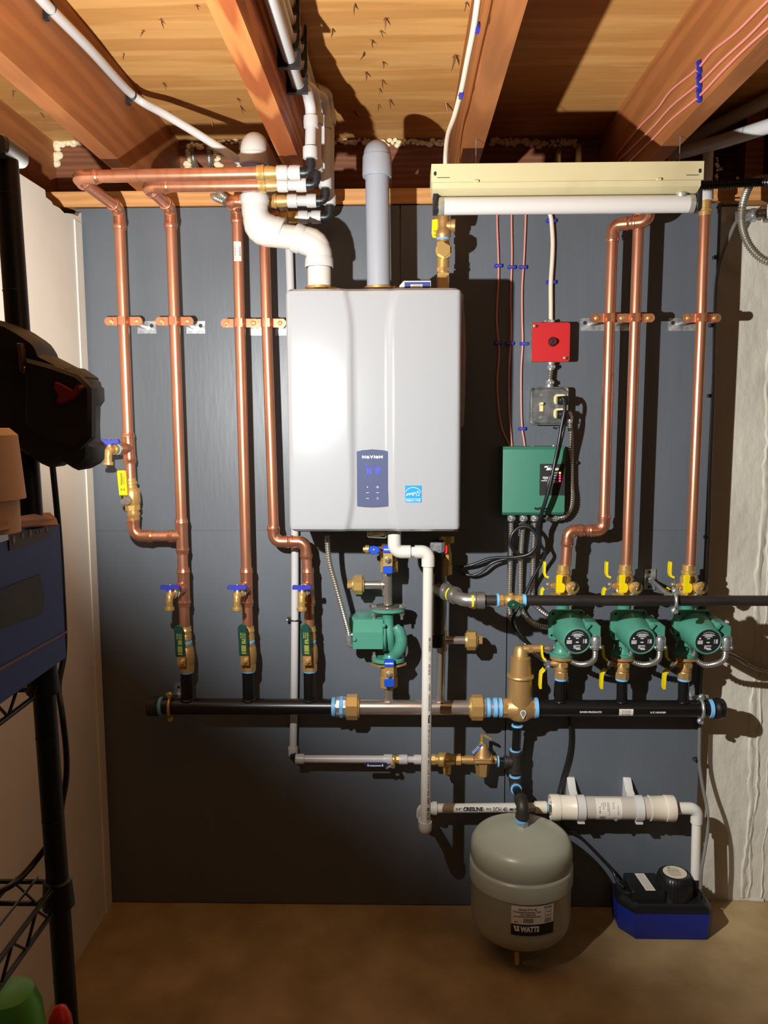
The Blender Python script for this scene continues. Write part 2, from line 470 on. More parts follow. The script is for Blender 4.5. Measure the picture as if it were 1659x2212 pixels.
# nails through the subfloor
nm = MB(); nm.tube([(0, 0, .004), (.001, .001, -.012), (.003, -.002, -.024)], [.0022, .0018, .0004], 6)
nm.tube([(0, 0, .0), (.006, .002, -.006)], [.0012, .0003], 4); nm.tube([(0, 0, .0), (-.007, .003, -.004)], [.0012, .0003], 4)
nails = [(311, 65), (348, 40), (425, 10), (268, 115), (353, 178), (512, 212), (520, 228), (30, 195), (88, 243), (768, 8), (718, 62), (833, 38), (822, 65), (805, 86),
         (787, 112), (827, 133), (790, 155), (827, 172), (819, 190), (818, 225), (765, 240), (843, 214), (984, 118), (962, 222), (458, 262), (367, 240), (1008, 4)]
whr = ['between the white plastic line and the knotty joist', 'in the bay beside the grey vent pipe', 'over the left wall']
n0 = None
for i, (x, y) in enumerate(nails):
    p = PZ(x, y, ZC)
    w = 1 if x > 600 else (2 if x < 100 else 0)
    lb = 'bent nail tip poking through the subfloor ' + whr[w]
    gp = 'nail tips ' + whr[w]
    if n0 is None: n0 = solo('nail', lb, 'nail', nm, NAILM, gp, loc=V((0, 0, 0))); o = n0
    else: o = copy_tree(n0, None, lb, gp)
    o.location = p; o.rotation_euler = (random.uniform(-.5, .5), random.uniform(-.5, .5), random.uniform(0, 6))
    o.scale = [1.5 if x in (984, 962) else random.uniform(.7, 1.1)]*3
# spray foam along the rim
def foam(label, pts, r0_, sag=.012):
    rnd = random.Random(label); mb = MB()
    pts = resample(pts, .0042)
    for p in pts:
        r = r0_*rnd.uniform(.35, 1.15)
        q = V(p)+V((rnd.uniform(-.6, .6)*r0_, rnd.uniform(-.006, .004), rnd.uniform(-sag, .004)))
        mb.ball(q, (r*rnd.uniform(.8, 1.5), r*.8, r*rnd.uniform(.7, 1.2)), 8, 6)
    return solo('spray_foam', label, 'foam', mb, FOAM)
def RM(x, y): return PX(0, 0, 1) if False else (lambda v: CAM+v*((CD+.296)/v.y))(ray(x, y))
foam('lumpy cream spray foam bead in the corner above the left wall', [RM(118, 352), RM(120, 325), RM(124, 308), RM(150, 304), RM(185, 303)], .011)
foam('dripping cream spray foam around two flexible conduits in the rim', [RM(404, 445), RM(405, 400), RM(407, 352), RM(405, 320), RM(412, 306), RM(440, 306), RM(462, 312), RM(470, 340), RM(478, 362)], .0085, .022)
foam('thin cream foam line left of the white flue elbow', [RM(474, 302), RM(500, 303), RM(522, 303), RM(519, 330), RM(514, 362)], .006)
foam('ragged cream foam line behind the grey vent elbow', [RM(716, 304), RM(760, 302), RM(800, 303), RM(850, 306), RM(900, 305), RM(938, 304), RM(954, 306), RM(960, 300)], .0075)
foam('shadowed foam line above the light fixture', [RM(1062, 303), RM(1100, 303), RM(1150, 308), RM(1168, 312), RM(1200, 306), RM(1240, 304), RM(1250, 312)], .009)
foam('white foam streak on the dark post at upper right', [P(1548, 340, -.04), P(1549, 362, -.04), P(1547, 385, -.04), P(1546, 412, -.04)], .0045)
# conduits disappearing into the rim
def armored(mb, pts, r, step=.0055, seg=10):
    step = step*1.25
    pts = resample(smooth_path(pts, 10), step/4.)
    k = [0]
    rr = [r*(1.14, 1.06, .80, 1.0)[i % 4] for i in range(len(pts))]
    mb.tube(pts, rr, seg)
    return mb
CONDU = mat('armoured_conduit', (176, 170, 156), .34, .75)
mb = MB(); armored(mb, [RM(413, 315), RM(418, 345), P(425, 365, -.25), P(440, 402, -.1), P(462, 425, .0), P(486, 437, .02)], .0085)
solo('flexible_conduit', 'rusty flexible steel conduit out of the rim foam, left of its twin', 'conduit', mb, CONDU)
mb = MB(); armored(mb, [RM(451, 318), RM(452, 345), P(455, 368, -.25), P(462, 398, -.08), P(478, 420, .02), P(502, 436, .03)], .0085)
solo('flexible_conduit', 'grey flexible steel conduit out of the rim foam, right of its twin', 'conduit', mb, CONDU)
mb = MB(); armored(mb, [RM(1214, 306), RM(1208, 325), P(1205, 345, -.05), P(1207, 372, .04), P(1212, 420, .05), P(1216, 440, .05)], .0085)
solo('flexible_conduit', 'flexible steel conduit dropping behind the light fixture', 'conduit', mb, CONDU)
mb = MB(); mb.tube(smooth_path([RM(1250, 318), P(1249, 350, -.1), P(1246, 385, .0), P(1244, 410, .01)], 6), .009, 10)
solo('cable', 'short white cable dropping behind the light fixture', 'cable', mb, NMW)
# upper right corner
mb = MB(); mb.tube([P(1448, 335, -.02), P(1560, 305, .12), P(1662, 272, .25), P(1800, 240, .4)], .018, 16)
solo('plastic_pipe', 'bright grey plastic pipe sloping up at the right edge of the ceiling', 'pipe', mb, PEX)
mb = MB(); mb.tube([P(1480, 305, -.2), P(1560, 265, -.1), P(1662, 214, .05), P(1800, 150, .2)], .018, 16)
solo('plastic_pipe', 'shadowed grey plastic pipe above the brighter one', 'pipe', mb, PEX)
solo('wood_post', 'dark wooden blocking against the rim behind the light fixture end', 'post', bxm(.97, 1.02, .06, .12, 2.137, ZC-.003), RIMM)
mb = MB(); armored(mb, [P(1500, 402, .30), P(1560, 398, .29), P(1660, 393, .27), P(1740, 390, .25)], .0095)
solo('flexible_conduit', 'flexible conduit coloured black for shade, running level from the light fixture to the right', 'conduit', mb, CORDB)  # armoured conduit in shadow, its shade put into the black material
mb = MB(); armored(mb, [P(1660, 385, .05), P(1632, 388, .06), P(1616, 408, .08), P(1605, 440, .1), P(1602, 475, .1), P(1610, 512, .11), P(1626, 540, .12), P(1650, 561, .13), P(1690, 575, .14)], .0098)
solo('flexible_conduit', 'silver flexible conduit looping down at the right edge', 'conduit', mb, CONDU)
t = T('electrical_box', 'conduit and white connector on top of the concrete wall at right', 'electrical box', P(1640, 475, .0))
mb = MB(); mb.cyl(P(1590, 468, -.0), P(1650, 462, -.0), .013); t.part('conduit_body', mb, GALV)
mb = MB(); mb.box(P(1680, 460, .0), (.075, .04, .045), .006, .003); t.part('cover', mb, PVC, label='white connector box')
mb = MB(); mb.lathe(P(1622, 465, .0), XA, [(0, .013), (0, .019), (.012, .019), (.012, .013)], 8); t.part('locknut', mb, GALV)
# chips of concrete at the wall foot
solo('concrete_chip', 'flat pale chip at the foot of the concrete wall', 'chip', MB().prism([(0, 0), (.045, -.006), (.05, .008), (.012, .012)], PZ(1617, 1946, .0005), XA, YA, (0, 0, .008), .002), CONC)
# ================================================================== light
wd = bpy.data.worlds.new('world'); SC.world = wd; wd.use_nodes = True
wd.node_tree.nodes['Background'].inputs[0].default_value = (.72, .84, 1., 1); wd.node_tree.nodes['Background'].inputs[1].default_value = .02
LP = V((-.41, -1.35, 1.572)); LN = V((.518, .496, .697)).normalized()
LA = (LN*math.cos(math.radians(6)) + V((.065, .78, -.62)).normalized()*math.sin(math.radians(6))).normalized()
lt = bpy.data.lights.new('work_light_beam', 'SPOT'); lo = bpy.data.objects.new('work_light_beam', lt); COL.objects.link(lo)
lo.location = LP; lo.rotation_euler = LA.to_track_quat('-Z', 'Y').to_euler()
lt.energy = 91; lt.color = (1., .985, .96); lt.spot_size = math.radians(179.5); lt.spot_blend = .3; lt.shadow_soft_size = .011
lt.use_nodes = True; _n = lt.node_tree.nodes; _f = _n.new('ShaderNodeLightFalloff'); _f.inputs['Strength'].default_value = 1.
_e = [x for x in _n if x.type == 'EMISSION'][0]; lt.node_tree.links.new(_f.outputs['Linear'], _e.inputs['Strength'])
dl = bpy.data.lights.new('warm_fill_light', 'POINT'); do = bpy.data.objects.new('warm_fill_light', dl); COL.objects.link(do)  # added warm fill to lift dim areas, no actual lamp stands there
do.location = (1.4, -2.6, 1.75); dl.energy = 4.8; dl.color = (1., .78, .54); dl.shadow_soft_size = .25
SC.view_settings.view_transform = 'Standard'; SC.view_settings.look = 'None'; SC.view_settings.exposure = 0.; SC.view_settings.gamma = 1.; SC.view_settings.use_curve_mapping = False
# ================================================================== copper lines
RC = .0146
DW = .095
def collar(mb, p, ax, r=RC, L=.024, bead=.0038):
    # a press-fit socket: wider sleeve with a raised bead
    ax = V(ax).normalized(); p = V(p)
    mb.lathe(p-ax*L*.5, ax, [(0, r+.0004), (.0005, r+.0022), (L*.35, r+.0024), (L*.42, r+bead), (L*.62, r+bead), (L*.70, r+.0024), (L-.0005, r+.0022), (L, r+.0004)], 22)
def elbow(mb, a, c, b, r=RC, rad=.03, ext=.018, bead=.0038):
    a, c, b = V(a), V(c), V(b)
    da, db = (a-c).normalized(), (b-c).normalized()
    L = rad+ext
    mb.tube(fillet([c+da*L, c, c+db*L], rad, 8), r+.0018, 20)
    for d in (da, db): collar(mb, c+d*(L-.004), d, r, .022, bead)
def tee(mb, a, c, b, s=None, r=RC, L=.038, Ls=.034):
    a, c, b = V(a), V(c), V(b)
    d = (b-a).normalized()
    mb.cyl(c-d*L, c+d*L, r+.002, seg=22)
    for e in (-1, 1): collar(mb, c+d*e*(L-.006), d*e, r)
    if s is not None:
        e = (V(s)-c).normalized(); mb.cyl(c, c+e*Ls, r+.002, seg=22); collar(mb, c+e*(Ls-.006), e, r)
def Pr(x, y, d=DW): return P(x, y, d)
# --- line A : far left riser
A_top = Pr(257, 449); A_out = P(168, 384, .385)
A_end = P(588, 389, .385)
A_out.z = A_top.z = (A_out.z+A_top.z)/2
A_out = V((A_top.x, A_out.y, A_top.z)); A_end = V((A_end.x, A_out.y, A_top.z+.004))
A_bot = Pr(290, 1158); A_join = Pr(392, 1158); A_bot.z = A_join.z
t = T('copper_pipe', 'leftmost copper riser, jogging out overhead and joining the second riser low down', 'pipe', A_bot)
mb = MB(); mb.tube(fillet([A_end, A_out, A_top, Pr(276, 930), Pr(286, 1105), A_bot, A_join], [0, .03, .03, 0, 0, .03, 0]), RC, 20)
t.part('pipe', mb, COPPER)
mb = MB(); elbow(mb, A_end, A_out, A_top); t.part('elbow', mb, COPPERD)
mb = MB(); elbow(mb, A_out, A_top, Pr(276, 930)); t.part('elbow', mb, COPPERD)
mb = MB(); elbow(mb, Pr(286, 1105), A_bot, A_join); t.part('elbow', mb, COPPERD)
cA = Pr(278, 968)
mb = MB(); tee(mb, Pr(276, 930), cA, Pr(281, 1000), cA+V((-.02, -.05, 0))); t.part('tee', mb, COPPERD)
# --- line B
B_top = Pr(368, 449); B_out = V((B_top.x, -.30, B_top.z)); B_end = V((P(590, 402, .30).x, -.30, B_top.z))
B_bot = Pr(400, 1380); cB = Pr(393, 1158); cB2 = Pr(397, 1268)
t = T('copper_pipe', 'second copper riser from the left, fed by a branch and a hose tap', 'pipe', B_bot)
mb = MB(); mb.tube(fillet([B_end, B_out, B_top, Pr(377, 700), cB, B_bot], [0, .03, .03, 0, 0, 0]), RC, 20); t.part('pipe', mb, COPPER)
mb = MB(); elbow(mb, B_end, B_out, B_top); t.part('elbow', mb, COPPERD)
mb = MB(); elbow(mb, B_out, B_top, Pr(377, 700)); t.part('elbow', mb, COPPERD)
mb = MB(); tee(mb, Pr(391, 1100), cB, cB2, A_join+V((-.05, 0, 0)), L=.045); t.part('tee', mb, COPPERD)
mb = MB(); tee(mb, cB, cB2, B_bot, cB2+V((-.012, -.05, 0)), L=.05); t.part('tee', mb, COPPERD)
mb = MB(); collar(mb, Pr(400, 1378), ZA); collar(mb, Pr(400, 1362), ZA); t.part('coupling', mb, BRASS)
# --- line C
C_top = Pr(512, 450); C_out = V((C_top.x-.004, -.165, C_top.z)); C_end = V((P(612, 437, .165).x, -.165, C_top.z))
C_bot = Pr(536, 1380); cC = Pr(533, 1268)
t = T('copper_pipe', 'third copper riser from the left, with a paper barcode label', 'pipe', C_bot)
mb = MB(); mb.tube(fillet([C_end, C_out, C_top, Pr(518, 700), cC, C_bot], [0, .022, .022, 0, 0, 0]), RC, 20); t.part('pipe', mb, COPPER)
mb = MB(); elbow(mb, C_end, C_out, C_top, rad=.02, ext=.012); t.part('elbow', mb, COPPERD)
mb = MB(); elbow(mb, C_out, C_top, Pr(518, 700), rad=.02, ext=.014); t.part('elbow', mb, COPPERD)
mb = MB(); tee(mb, Pr(531, 1150), cC, C_bot, cC+V((-.01, -.05, 0)), L=.05); t.part('tee', mb, COPPERD)
mb = MB(); collar(mb, Pr(536, 1378), ZA); collar(mb, Pr(536, 1362), ZA); t.part('coupling', mb, BRASS)
def cyl_label(t, top, bot, r, width, name, mt, draw, label=None, rot=0.):
    ax = (V(top)-V(bot)).normalized(); L = (V(top)-V(bot)).length
    fn = oncyl(bot, ax, V((math.sin(rot), -math.cos(rot), 0)), r+.0006); mb = MB()
    quad_n = 8
    for i in range(quad_n):
        a = -width/2+width*i/quad_n; b = a+width/quad_n
        mb.add([fn(0, a), fn(L, a), fn(L, b), fn(0, b)], [(0, 1, 2, 3)])
    o = t.part(name, mb, mt, None, label)
    fn2 = oncyl(bot, ax, V((math.sin(rot), -math.cos(rot), 0)), r+.0011); mb2 = MB(); draw(mb2, fn2, L, width)
    return o, mb2
def drawbc(mb, fn, L, w):
    rnd = random.Random(3)
    barcode(mb, fn, L*.25, L*.75, -w*.28, w*.28, rnd, 18)
    bars(mb, lambda a, b: fn(a, b), L*.25, L*.75, -w*.40, w*.06, rnd)
    bars(mb, lambda a, b: fn(a, b), L*.1, L*.9, w*.36, w*.05, rnd)
o, mb2 = cyl_label(t, Pr(514, 524), Pr(515, 566), RC, .022, 'barcode_label', PAPER, drawbc, 'white paper barcode label', .05)
t.part('barcode', mb2, INKK, o)
# --- line D
D_top = Pr(570, 470); D_end = V((P(636, 464, .095).x, D_top.y, D_top.z))
D_e1 = Pr(592, 1170); D_e2 = Pr(660, 1176); D_e2.z = D_e1.z; cD = Pr(666, 1268); D_bot = Pr(669, 1380)
t = T('copper_pipe', 'fourth copper riser, right beside the boiler, with an offset near its foot', 'pipe', D_bot)
mb = MB(); mb.tube(fillet([D_end, D_top, Pr(576, 700), D_e1, D_e2, cD, D_bot], [0, .022, 0, .03, .03, 0, 0]), RC, 20); t.part('pipe', mb, COPPER)
mb = MB(); elbow(mb, D_end, D_top, Pr(576, 700), rad=.02, ext=.014); t.part('elbow', mb, COPPERD)
mb = MB(); elbow(mb, Pr(588, 1100), D_e1, D_e2, rad=.026, ext=.014); t.part('elbow', mb, COPPERD)
mb = MB(); elbow(mb, D_e1, D_e2, cD, rad=.026, ext=.016); t.part('elbow', mb, COPPERD)
mb = MB(); tee(mb, D_e2, cD, D_bot, cD+V((-.01, -.05, 0)), L=.05); t.part('tee', mb, COPPERD)
mb = MB(); collar(mb, Pr(669, 1378), ZA); collar(mb, Pr(669, 1362), ZA); t.part('coupling', mb, BRASS)
# --- right hand lines
E_t = Pr(1324, 486); E_r = Pr(1392, 470); E_r2 = V((E_r.x, E_r.y, E_t.z)); E_up = V((E_r.x+.002, -.097, 2.3))
E_b = Pr(1304, 1146); E_l = Pr(1227, 1156); E_l = V((E_l.x, E_l.y, E_b.z)); E_d = Pr(1222, 1222)
F_t = V((Pr(1380, 470).x, -.118, 2.3)); F_d = Pr(1354, 1222)
t = T('copper_pipe', 'copper riser with an offset at top and bottom, feeding the first of the three pumps', 'pipe', E_d)
mb = MB(); E_r2.y = E_t.y-.036; E_up.y = E_r2.y
mb.tube(fillet([E_up, E_r2, E_t, Pr(1317, 690), E_b, E_l, E_d], [0, .028, .028, 0, .03, .03, 0]), RC, 20); t.part('pipe', mb, COPPER)
for a, c, b in ((E_up, E_r2, E_t), (E_r2, E_t, Pr(1317, 690)), (Pr(1317, 690), E_b, E_l), (E_b, E_l, E_d)):
    mb = MB(); elbow(mb, a, c, b, rad=.027, ext=.012); t.part('elbow', mb, COPPERD)
t = T('copper_pipe', 'straight copper riser above the middle of the three pumps', 'pipe', F_d)
mb = MB(); mb.tube([V((Pr(1382, 440).x, -DW, 2.3)), Pr(1372, 690), F_d], RC, 20); t.part('pipe', mb, COPPER)
mb = MB(); collar(mb, Pr(1382, 452), ZA); t.part('coupling', mb, COPPERD)
G_d = Pr(1492, 1222)
t = T('copper_pipe', 'rightmost copper riser with a milky plastic tail above its brass adapter', 'pipe', G_d)
mb = MB(); mb.tube([Pr(1523, 446), Pr(1515, 690), G_d], RC, 20); t.part('pipe', mb, COPPER)
mb = MB(); mb.lathe(Pr(1523, 466), (Pr(1523, 432)-Pr(1523, 466)), [(0, RC+.002), (.010, RC+.002), (.012, RC+.004), (.016, RC+.004), (.018, RC+.001), (.03, RC+.001), (.045, RC+.001)]); t.part('adapter', mb, BRASS)
mb = MB(); mb.lathe(Pr(1525, 434), ZA, [(0, .0175), (.001, .0185), (.033, .0178), (.035, .0165)]); t.part('ring', mb, PEX)
mb = MB(); mb.tube([Pr(1525, 430), Pr(1527, 400), P(1531, 310, .05)], .0135, 18); t.part('tail', mb, PEX)
mb = MB(); mb.tube([Pr(1512, 438, .085), Pr(1556, 437, .085)], .002, 6); t.part('support_wire', mb, COPPER)
# --- clips holding the risers
def strap(x, y, side, label, group, plate=True):
    c = Pr(x, y)
    t = T('pipe_strap', label, 'pipe clip', V((c.x, 0, c.z)), group)
    mb = MB()
    h = .0115
    pts = [(-.046, 0), (-.02, 0), (-RC-.003, 0), (-RC-.002, -.006), (-.010, -.0165), (0, -.0178), (.010, -.0165), (RC+.002, -.006), (RC+.003, 0), (.02, 0), (.046, 0)]
    rows = [[c+V((px, py, -h)) for px, py in pts], [c+V((px, py, h)) for px, py in pts]]
    rows2 = [[p+V((0, .003, 0)) for p in r] for r in rows]
    mb.grid(rows); mb.grid(rows2)
    for r1, r2 in ((rows[0], rows2[0]), (rows[1], rows2[1])): mb.grid([r1, r2])
    for s in (-1, 1):
        mb.prism(circ(h, 18), c+V((s*.041, .003, 0)), XA, ZA, (0, -.006, 0))
    t.part('band', mb, COPPERD)
    for s in (-1, 1):
        mb = MB(); mb.lathe(c+V((s*.036, -.003, 0)), FR, [(0, .0065), (.002, .006), (.0035, .0035), (.0037, 0)], 14); t.part('screw', mb, BRASS)
    mb = MB(); mb.cyl(c+V((side*.028, .003, -.004)), V((c.x+side*.028, -.003, c.z-.004)), .0075); t.part('stub', mb, GALV)
    if plate:
        mb = MB(); x0, x1 = (.008, .062) if side > 0 else (-.058, .022)
        mb.prism([(x0, -.020), (x1, -.020), (x1, .015), (x0, .015)], V((c.x, 0, c.z-.004)), XA, ZA, (0, -.003, 0))
        pl = t.part('plate', mb, GALV)
        mb = MB(); hx = x1-.013 if side > 0 else x0+.012
        mb.prism(circ(.0055, 16), V((c.x+hx, -.0031, c.z-.002)), XA, ZA, (0, -.0004, 0)); t.part('screw_hole', mb, INKK, pl)
    return t
PL = 'pipe straps on the left copper risers'; PR = 'pipe straps on the right copper risers'
strap(267, 694, 1, 'copper pipe strap on the leftmost riser, galvanised plate at its right', PL)
strap(377, 694, 1, 'copper pipe strap on the second riser from the left', PL)
strap(518, 698, 1, 'copper pipe strap on the riser with the barcode label', PL)
strap(577, 698, 1, 'copper pipe strap on the riser touching the boiler side', PL)
strap(1317, 687, -1, 'copper pipe strap on the riser over the first pump', PR)
strap(1372, 687, -1, 'copper pipe strap on the straight riser over the middle pump', PR)
strap(1515, 687, -1, 'copper pipe strap on the rightmost riser near the edge of the boards', PR)
# --- hose taps : local frame, origin where the tap meets the tee, coming out along dirn
def hose_tap(o, dirn, label, group, seal=True, tl=.026):
    o = V(o); d = V(dirn).normalized(); up = ZA
    t = T('hose_tap', label, 'tap', o, group)
    mb = MB()
    mb.lathe(o, d, [(0, .0118), (tl-.004, .0118), (tl-.004, .0135), (tl+.010, .0135), (tl+.010, .011), (tl+.024, .011)], 20)
    e = o+d*(tl+.024)
    mb.ball(e, .0118, 18, 12)
    mb.tube(fillet([e-d*.006, e+d*.006, e+d*.009+V((0, 0, -.030))], .010), .0098, 18)
    s = e+d*.009
    mb.lathe(s+V((0, 0, -.012)), (0, 0, -1), [(0, .0100), (.018, .0094), (.019, .0135), (.026, .0138), (.028, .012), (.028, .008)], 22)
    mb.lathe(e, up, [(0, .0095), (.010, .008), (.016, .006), (.020, .005)], 18)
    t.part('body', mb, BRASS)
    if seal:
        mb = MB(); mb.lathe(o+d*(tl-.010), d, [(0, .0138), (.002, .0152), (.006, .0155), (.007, .0125)], 20); t.part('sealant_ring', mb, DOPE)
    hc = e+up*.017
    mb = MB()
    poly = [(-.026, .001), (-.026, .010), (-.023, .0125), (-.007, .011), (0, .0125), (.007, .011), (.023, .0125), (.026, .010), (.026, .001), (.010, 0), (.006, -.006), (-.006, -.006), (-.010, 0)]
    tw = V((1, .12, 0)).normalized()
    mb.prism(poly, hc-V((0, .006, 0)), tw, ZA, (0, .012, 0), .0015)
    h = t.part('handle', mb, BLUEH)
    mb = MB(); mb.lathe(hc+V((0, 0, .010)), ZA, [(0, .004), (.0035, .0032), (.0035, 0)], 12); t.part('screw', mb, CHROME, h)
    return t
HG = 'blue handled hose taps'
cA = Pr(278, 968)
hose_tap(cA+V((-.011, -.027, 0)), (-.30, -.95, -.05), 'blue handled brass hose tap above the yellow lever valve', HG)
hose_tap(cB2+V((-.008, -.03, -.002)), (-.16, -.98, -.1), 'blue handled brass hose tap on the second riser from the left', HG)
hose_tap(cC+V((-.006, -.03, -.002)), (-.09, -.99, -.1), 'blue handled brass hose tap in the middle, on the barcode riser', HG)
hose_tap(cD+V((-.005, -.03, -.002)), (-.06, -.99, -.1), 'blue handled brass hose tap below the offset of the fourth riser', HG)
# --- green lever ball valves on the left header
def lever_plate(mb, o, ux, uz, w, h, thick, r=None):
    r = r or w*.45
    mb.prism(rrect(w/2, h/2, r), o, ux, uz, V(ux).cross(V(uz))*thick, .0015)
def ball_valve(xt, yt, xb, yb, label, group, sh=-.002):
    a = Pr(xt, yt); b = Pr(xb, yb); ax = (a-b).normalized(); L = (a-b).length
    t = T('ball_valve', label, 'valve', b, group)
    mb = MB()
    mb.hexn(b, b+ax*.02, .0225, 8); mb.lathe(b+ax*.016, ax, [(0, .019), (.008, .0225), (.03, .024), (.052, .022), (.058, .018)], 22)
    mb.hexn(b+ax*.06, b+ax*.078, .0205, 8)
    mb.cyl(b+ax*.075, b+ax*(L-.02), .0165); collar(mb, b+ax*(L-.008), ax)
    st = b+ax*.042; mb.cyl(st, st+FR*.042, .0085, seg=14)
    t.part('body', mb, BRONZE)
    mb = MB(); mb.lathe(b+ax*(.079), ax, [(0, .0172), (.003, .019), (.009, .0185), (.010, .0165)], 20); mb.lathe(b-ax*.006, ax, [(0, .0175), (.001, .0195), (.006, .0205), (.0065, .018)], 20)
    t.part('sealant_ring', mb, DOPE)
    mb = MB(); lc = st+FR*.044
    mb.prism([(-.012, -.014), (.012, -.014), (.012, .018), (-.012, .018)], lc+V((sh, 0, 0)), XA, ZA, (0, -.004, 0), .001)
    t.part('lever_plate', mb, BRONZE)
    mb = MB(); mb.hexn(lc+FR*.003, lc+FR*.012, .0078); mb.cyl(lc+FR*.01, lc+FR*.016, .004); t.part('nut', mb, BRASS)
    mb = MB()
    w, h = .0255, .088
    hp = [(-w/2, 0), (w/2, 0), (w/2, h-.012)]+[(w/2*math.cos(q), h-.012+.014*math.sin(q)) for q in (PI*.2, PI*.35, PI*.5, PI*.65, PI*.8)]+[(-w/2, h-.012)]
    lean = V((-.03, 0, 1)).normalized()
    mb.prism(hp, lc+V((sh-.001, -.001, .016)), XA, lean, (0, -.009, 0), .002)
    h_ = t.part('lever', mb, GREENV)
    mb = MB(); rnd = random.Random(label)
    fn = flat(lc+V((sh-.001, -.0104, .016)), lean, -XA)
    for x0, x1, n in ((.05, .066, 3), (.034, .048, 2), (.012, .030, 1), (.005, .010, 1)):
        for k in range(n):
            yy = -.008+k*.0055; bars(mb, fn, x0, x1, yy, .015/n-.0022, rnd, .5)
    t.part('lettering', mb, INKY, h_)
    return t
GG = 'green lever ball valves above the left header'
ball_valve(400, 1368, 404, 1449, 'green lever ball valve over the dark end of the left header', GG)
ball_valve(536, 1368, 537, 1447, 'green lever ball valve in the middle of the left header row', GG)
ball_valve(669, 1368, 669, 1447, 'green lever ball valve nearest the green boiler pump', GG)
# --- yellow lever valve on the leftmost riser
a = Pr(281, 1034); b = Pr(288, 1108); ax = (a-b).normalized()
t = T('ball_valve', 'yellow lever ball valve on the leftmost copper riser', 'valve', b)
mb = MB(); L = (a-b).length
mb.lathe(b-ax*.02, ax, [(0, .016), (.012, .0175), (.014, .019), (.018, .019), (.02, .0165), (.028, .0165)], 22)
mb.hexn(b+ax*.008, b+ax*.026, .021, 8); mb.lathe(b+ax*.022, ax, [(0, .02), (.01, .0235), (.034, .0235), (.046, .0205), (.05, .017)], 22); mb.hexn(b+ax*.055, b+ax*.07, .0195, 8)
mb.lathe(b+ax*.068, ax, [(0, .0165), (.012, .0165), (.014, .019), (.02, .019), (.022, .016), (.03, .016)], 22)
st = b+ax*.036; mb.cyl(st, st+FR*.034, .0085, seg=14); t.part('body', mb, BRASS)
mb = MB(); lc = st+FR*.036; mb.hexn(lc, lc+FR*.008, .0085); mb.prism(rrect(.016, .008, .006), lc+V((-.004, -.001, .004)), V((.9, 0, .45)).normalized(), V((-.45, 0, .9)).normalized(), (0, -.004, 0), .001); t.part('nut', mb, CHROME)
mb = MB(); lean = V((-.05, 0, 1)).normalized()
mb.prism([(-.0115, .018), (.0115, .018), (.0125, .083), (.0095, .087), (-.0095, .087), (-.0125, .083)], lc+V((-.007, -.003, 0)), XA, lean, (0, -.009, 0), .002); lv = t.part('lever', mb, YELLOW)
mb = MB(); fo = lc+V((-.007, -.0124, 0))
text_fit(mb, 'Webstone', fo+lean*.046+XA*.002, lean, -XA, w=.034, h=.007, bold=.02)
text_fit(mb, 'Σ', fo+lean*.031+XA*.0055, XA*-1 if False else lean, -XA, h=.010, w=.008, bold=.01)
bars(mb, flat(fo, lean, -XA), .048, .076, -.0055, .0011, random.Random(5)); bars(mb, flat(fo, lean, -XA), .05, .072, -.0075, .0008, random.Random(6))
t.part('lettering', mb, INKK, lv)
# ================================================================== left header, manifold, air separator, right header
DH = .095
RH = .0235
def Ph(x, y): return P(x, y, DH)
zh = Ph(600, 1526.5).z
def HX(px): return V((P(px, 1527, DH).x, -DH, zh))
def clamp_ring(t, c, ax, r, mt=GALV, w=.007):
    # split ring clamp round a level pipe, ears above and below
    mb = MB(); ax = V(ax)
    mb.torus(c, ax, r+.004, .0048, 30, 10)
    for s in (1, -1):
        mb.ball(c+ZA*s*(r+.012)+FR*.004, (.0095, .008, .009)); mb.cyl(c+ZA*s*(r+.012)+FR*.004, c+ZA*s*(r+.012)+FR*.016, .0055, seg=12)
    t.part('ring', mb, mt)
t = T('pipe_header', 'black steel header pipe at lower left with three stubs up to the green valves', 'pipe', HX(530))
mb = MB(); mb.cyl(HX(352), HX(722), RH, seg=28); t.part('header_pipe', mb, BLACKP)
for x, y in ((405, 1450), (537.5, 1449), (669, 1449)):
    mb = MB(); c = HX(x); mb.cyl(c, V((c.x, -DH, Ph(x, y).z)), .0168, seg=20); mb.lathe(c+ZA*.021, ZA, [(0, .022), (.002, .0205), (.004, .0175)], 20); t.part('stub', mb, BLACKP)
mb = MB(); mb.lathe(HX(344), XA, [(0, RH+.001), (.003, RH+.003), (.010, RH+.0035), (.011, RH)], 26); t.part('sealant_ring', mb, DOPE)
mb = MB(); mb.lathe(HX(318), XA, [(0, .012), (.002, .024), (.004, .0275), (.03, .0285), (.036, RH)], 26); t.part('end_cap', mb, BLACKIRON)
t = T('pipe_hanger', 'ring hanger with a plate at the dark left end of the left header', 'hanger', V((HX(369).x, 0, zh)))
clamp_ring(t, HX(369), XA, RH, BRASS)
mb = MB(); c = P(385, 1493, 0); mb.prism(rrect(.012, .026, .002), V((c.x, 0, c.z)), XA, ZA, (0, -.004, 0)); pl = t.part('plate', mb, GALV)
mb = MB(); mb.prism(circ(.0045, 14), V((c.x+.003, -.0041, c.z+.014)), XA, ZA, (0, -.0004, 0)); t.part('screw_hole', mb, INKK, pl)
mb = MB(); mb.tube([V((c.x, -.003, c.z-.014)), V((c.x-.004, -DH, zh+RH+.012))], .0055, 12); mb.hexn(V((c.x, -.004, c.z-.014)), V((c.x, -.014, c.z-.014)), .009); t.part('rod', mb, GALV)
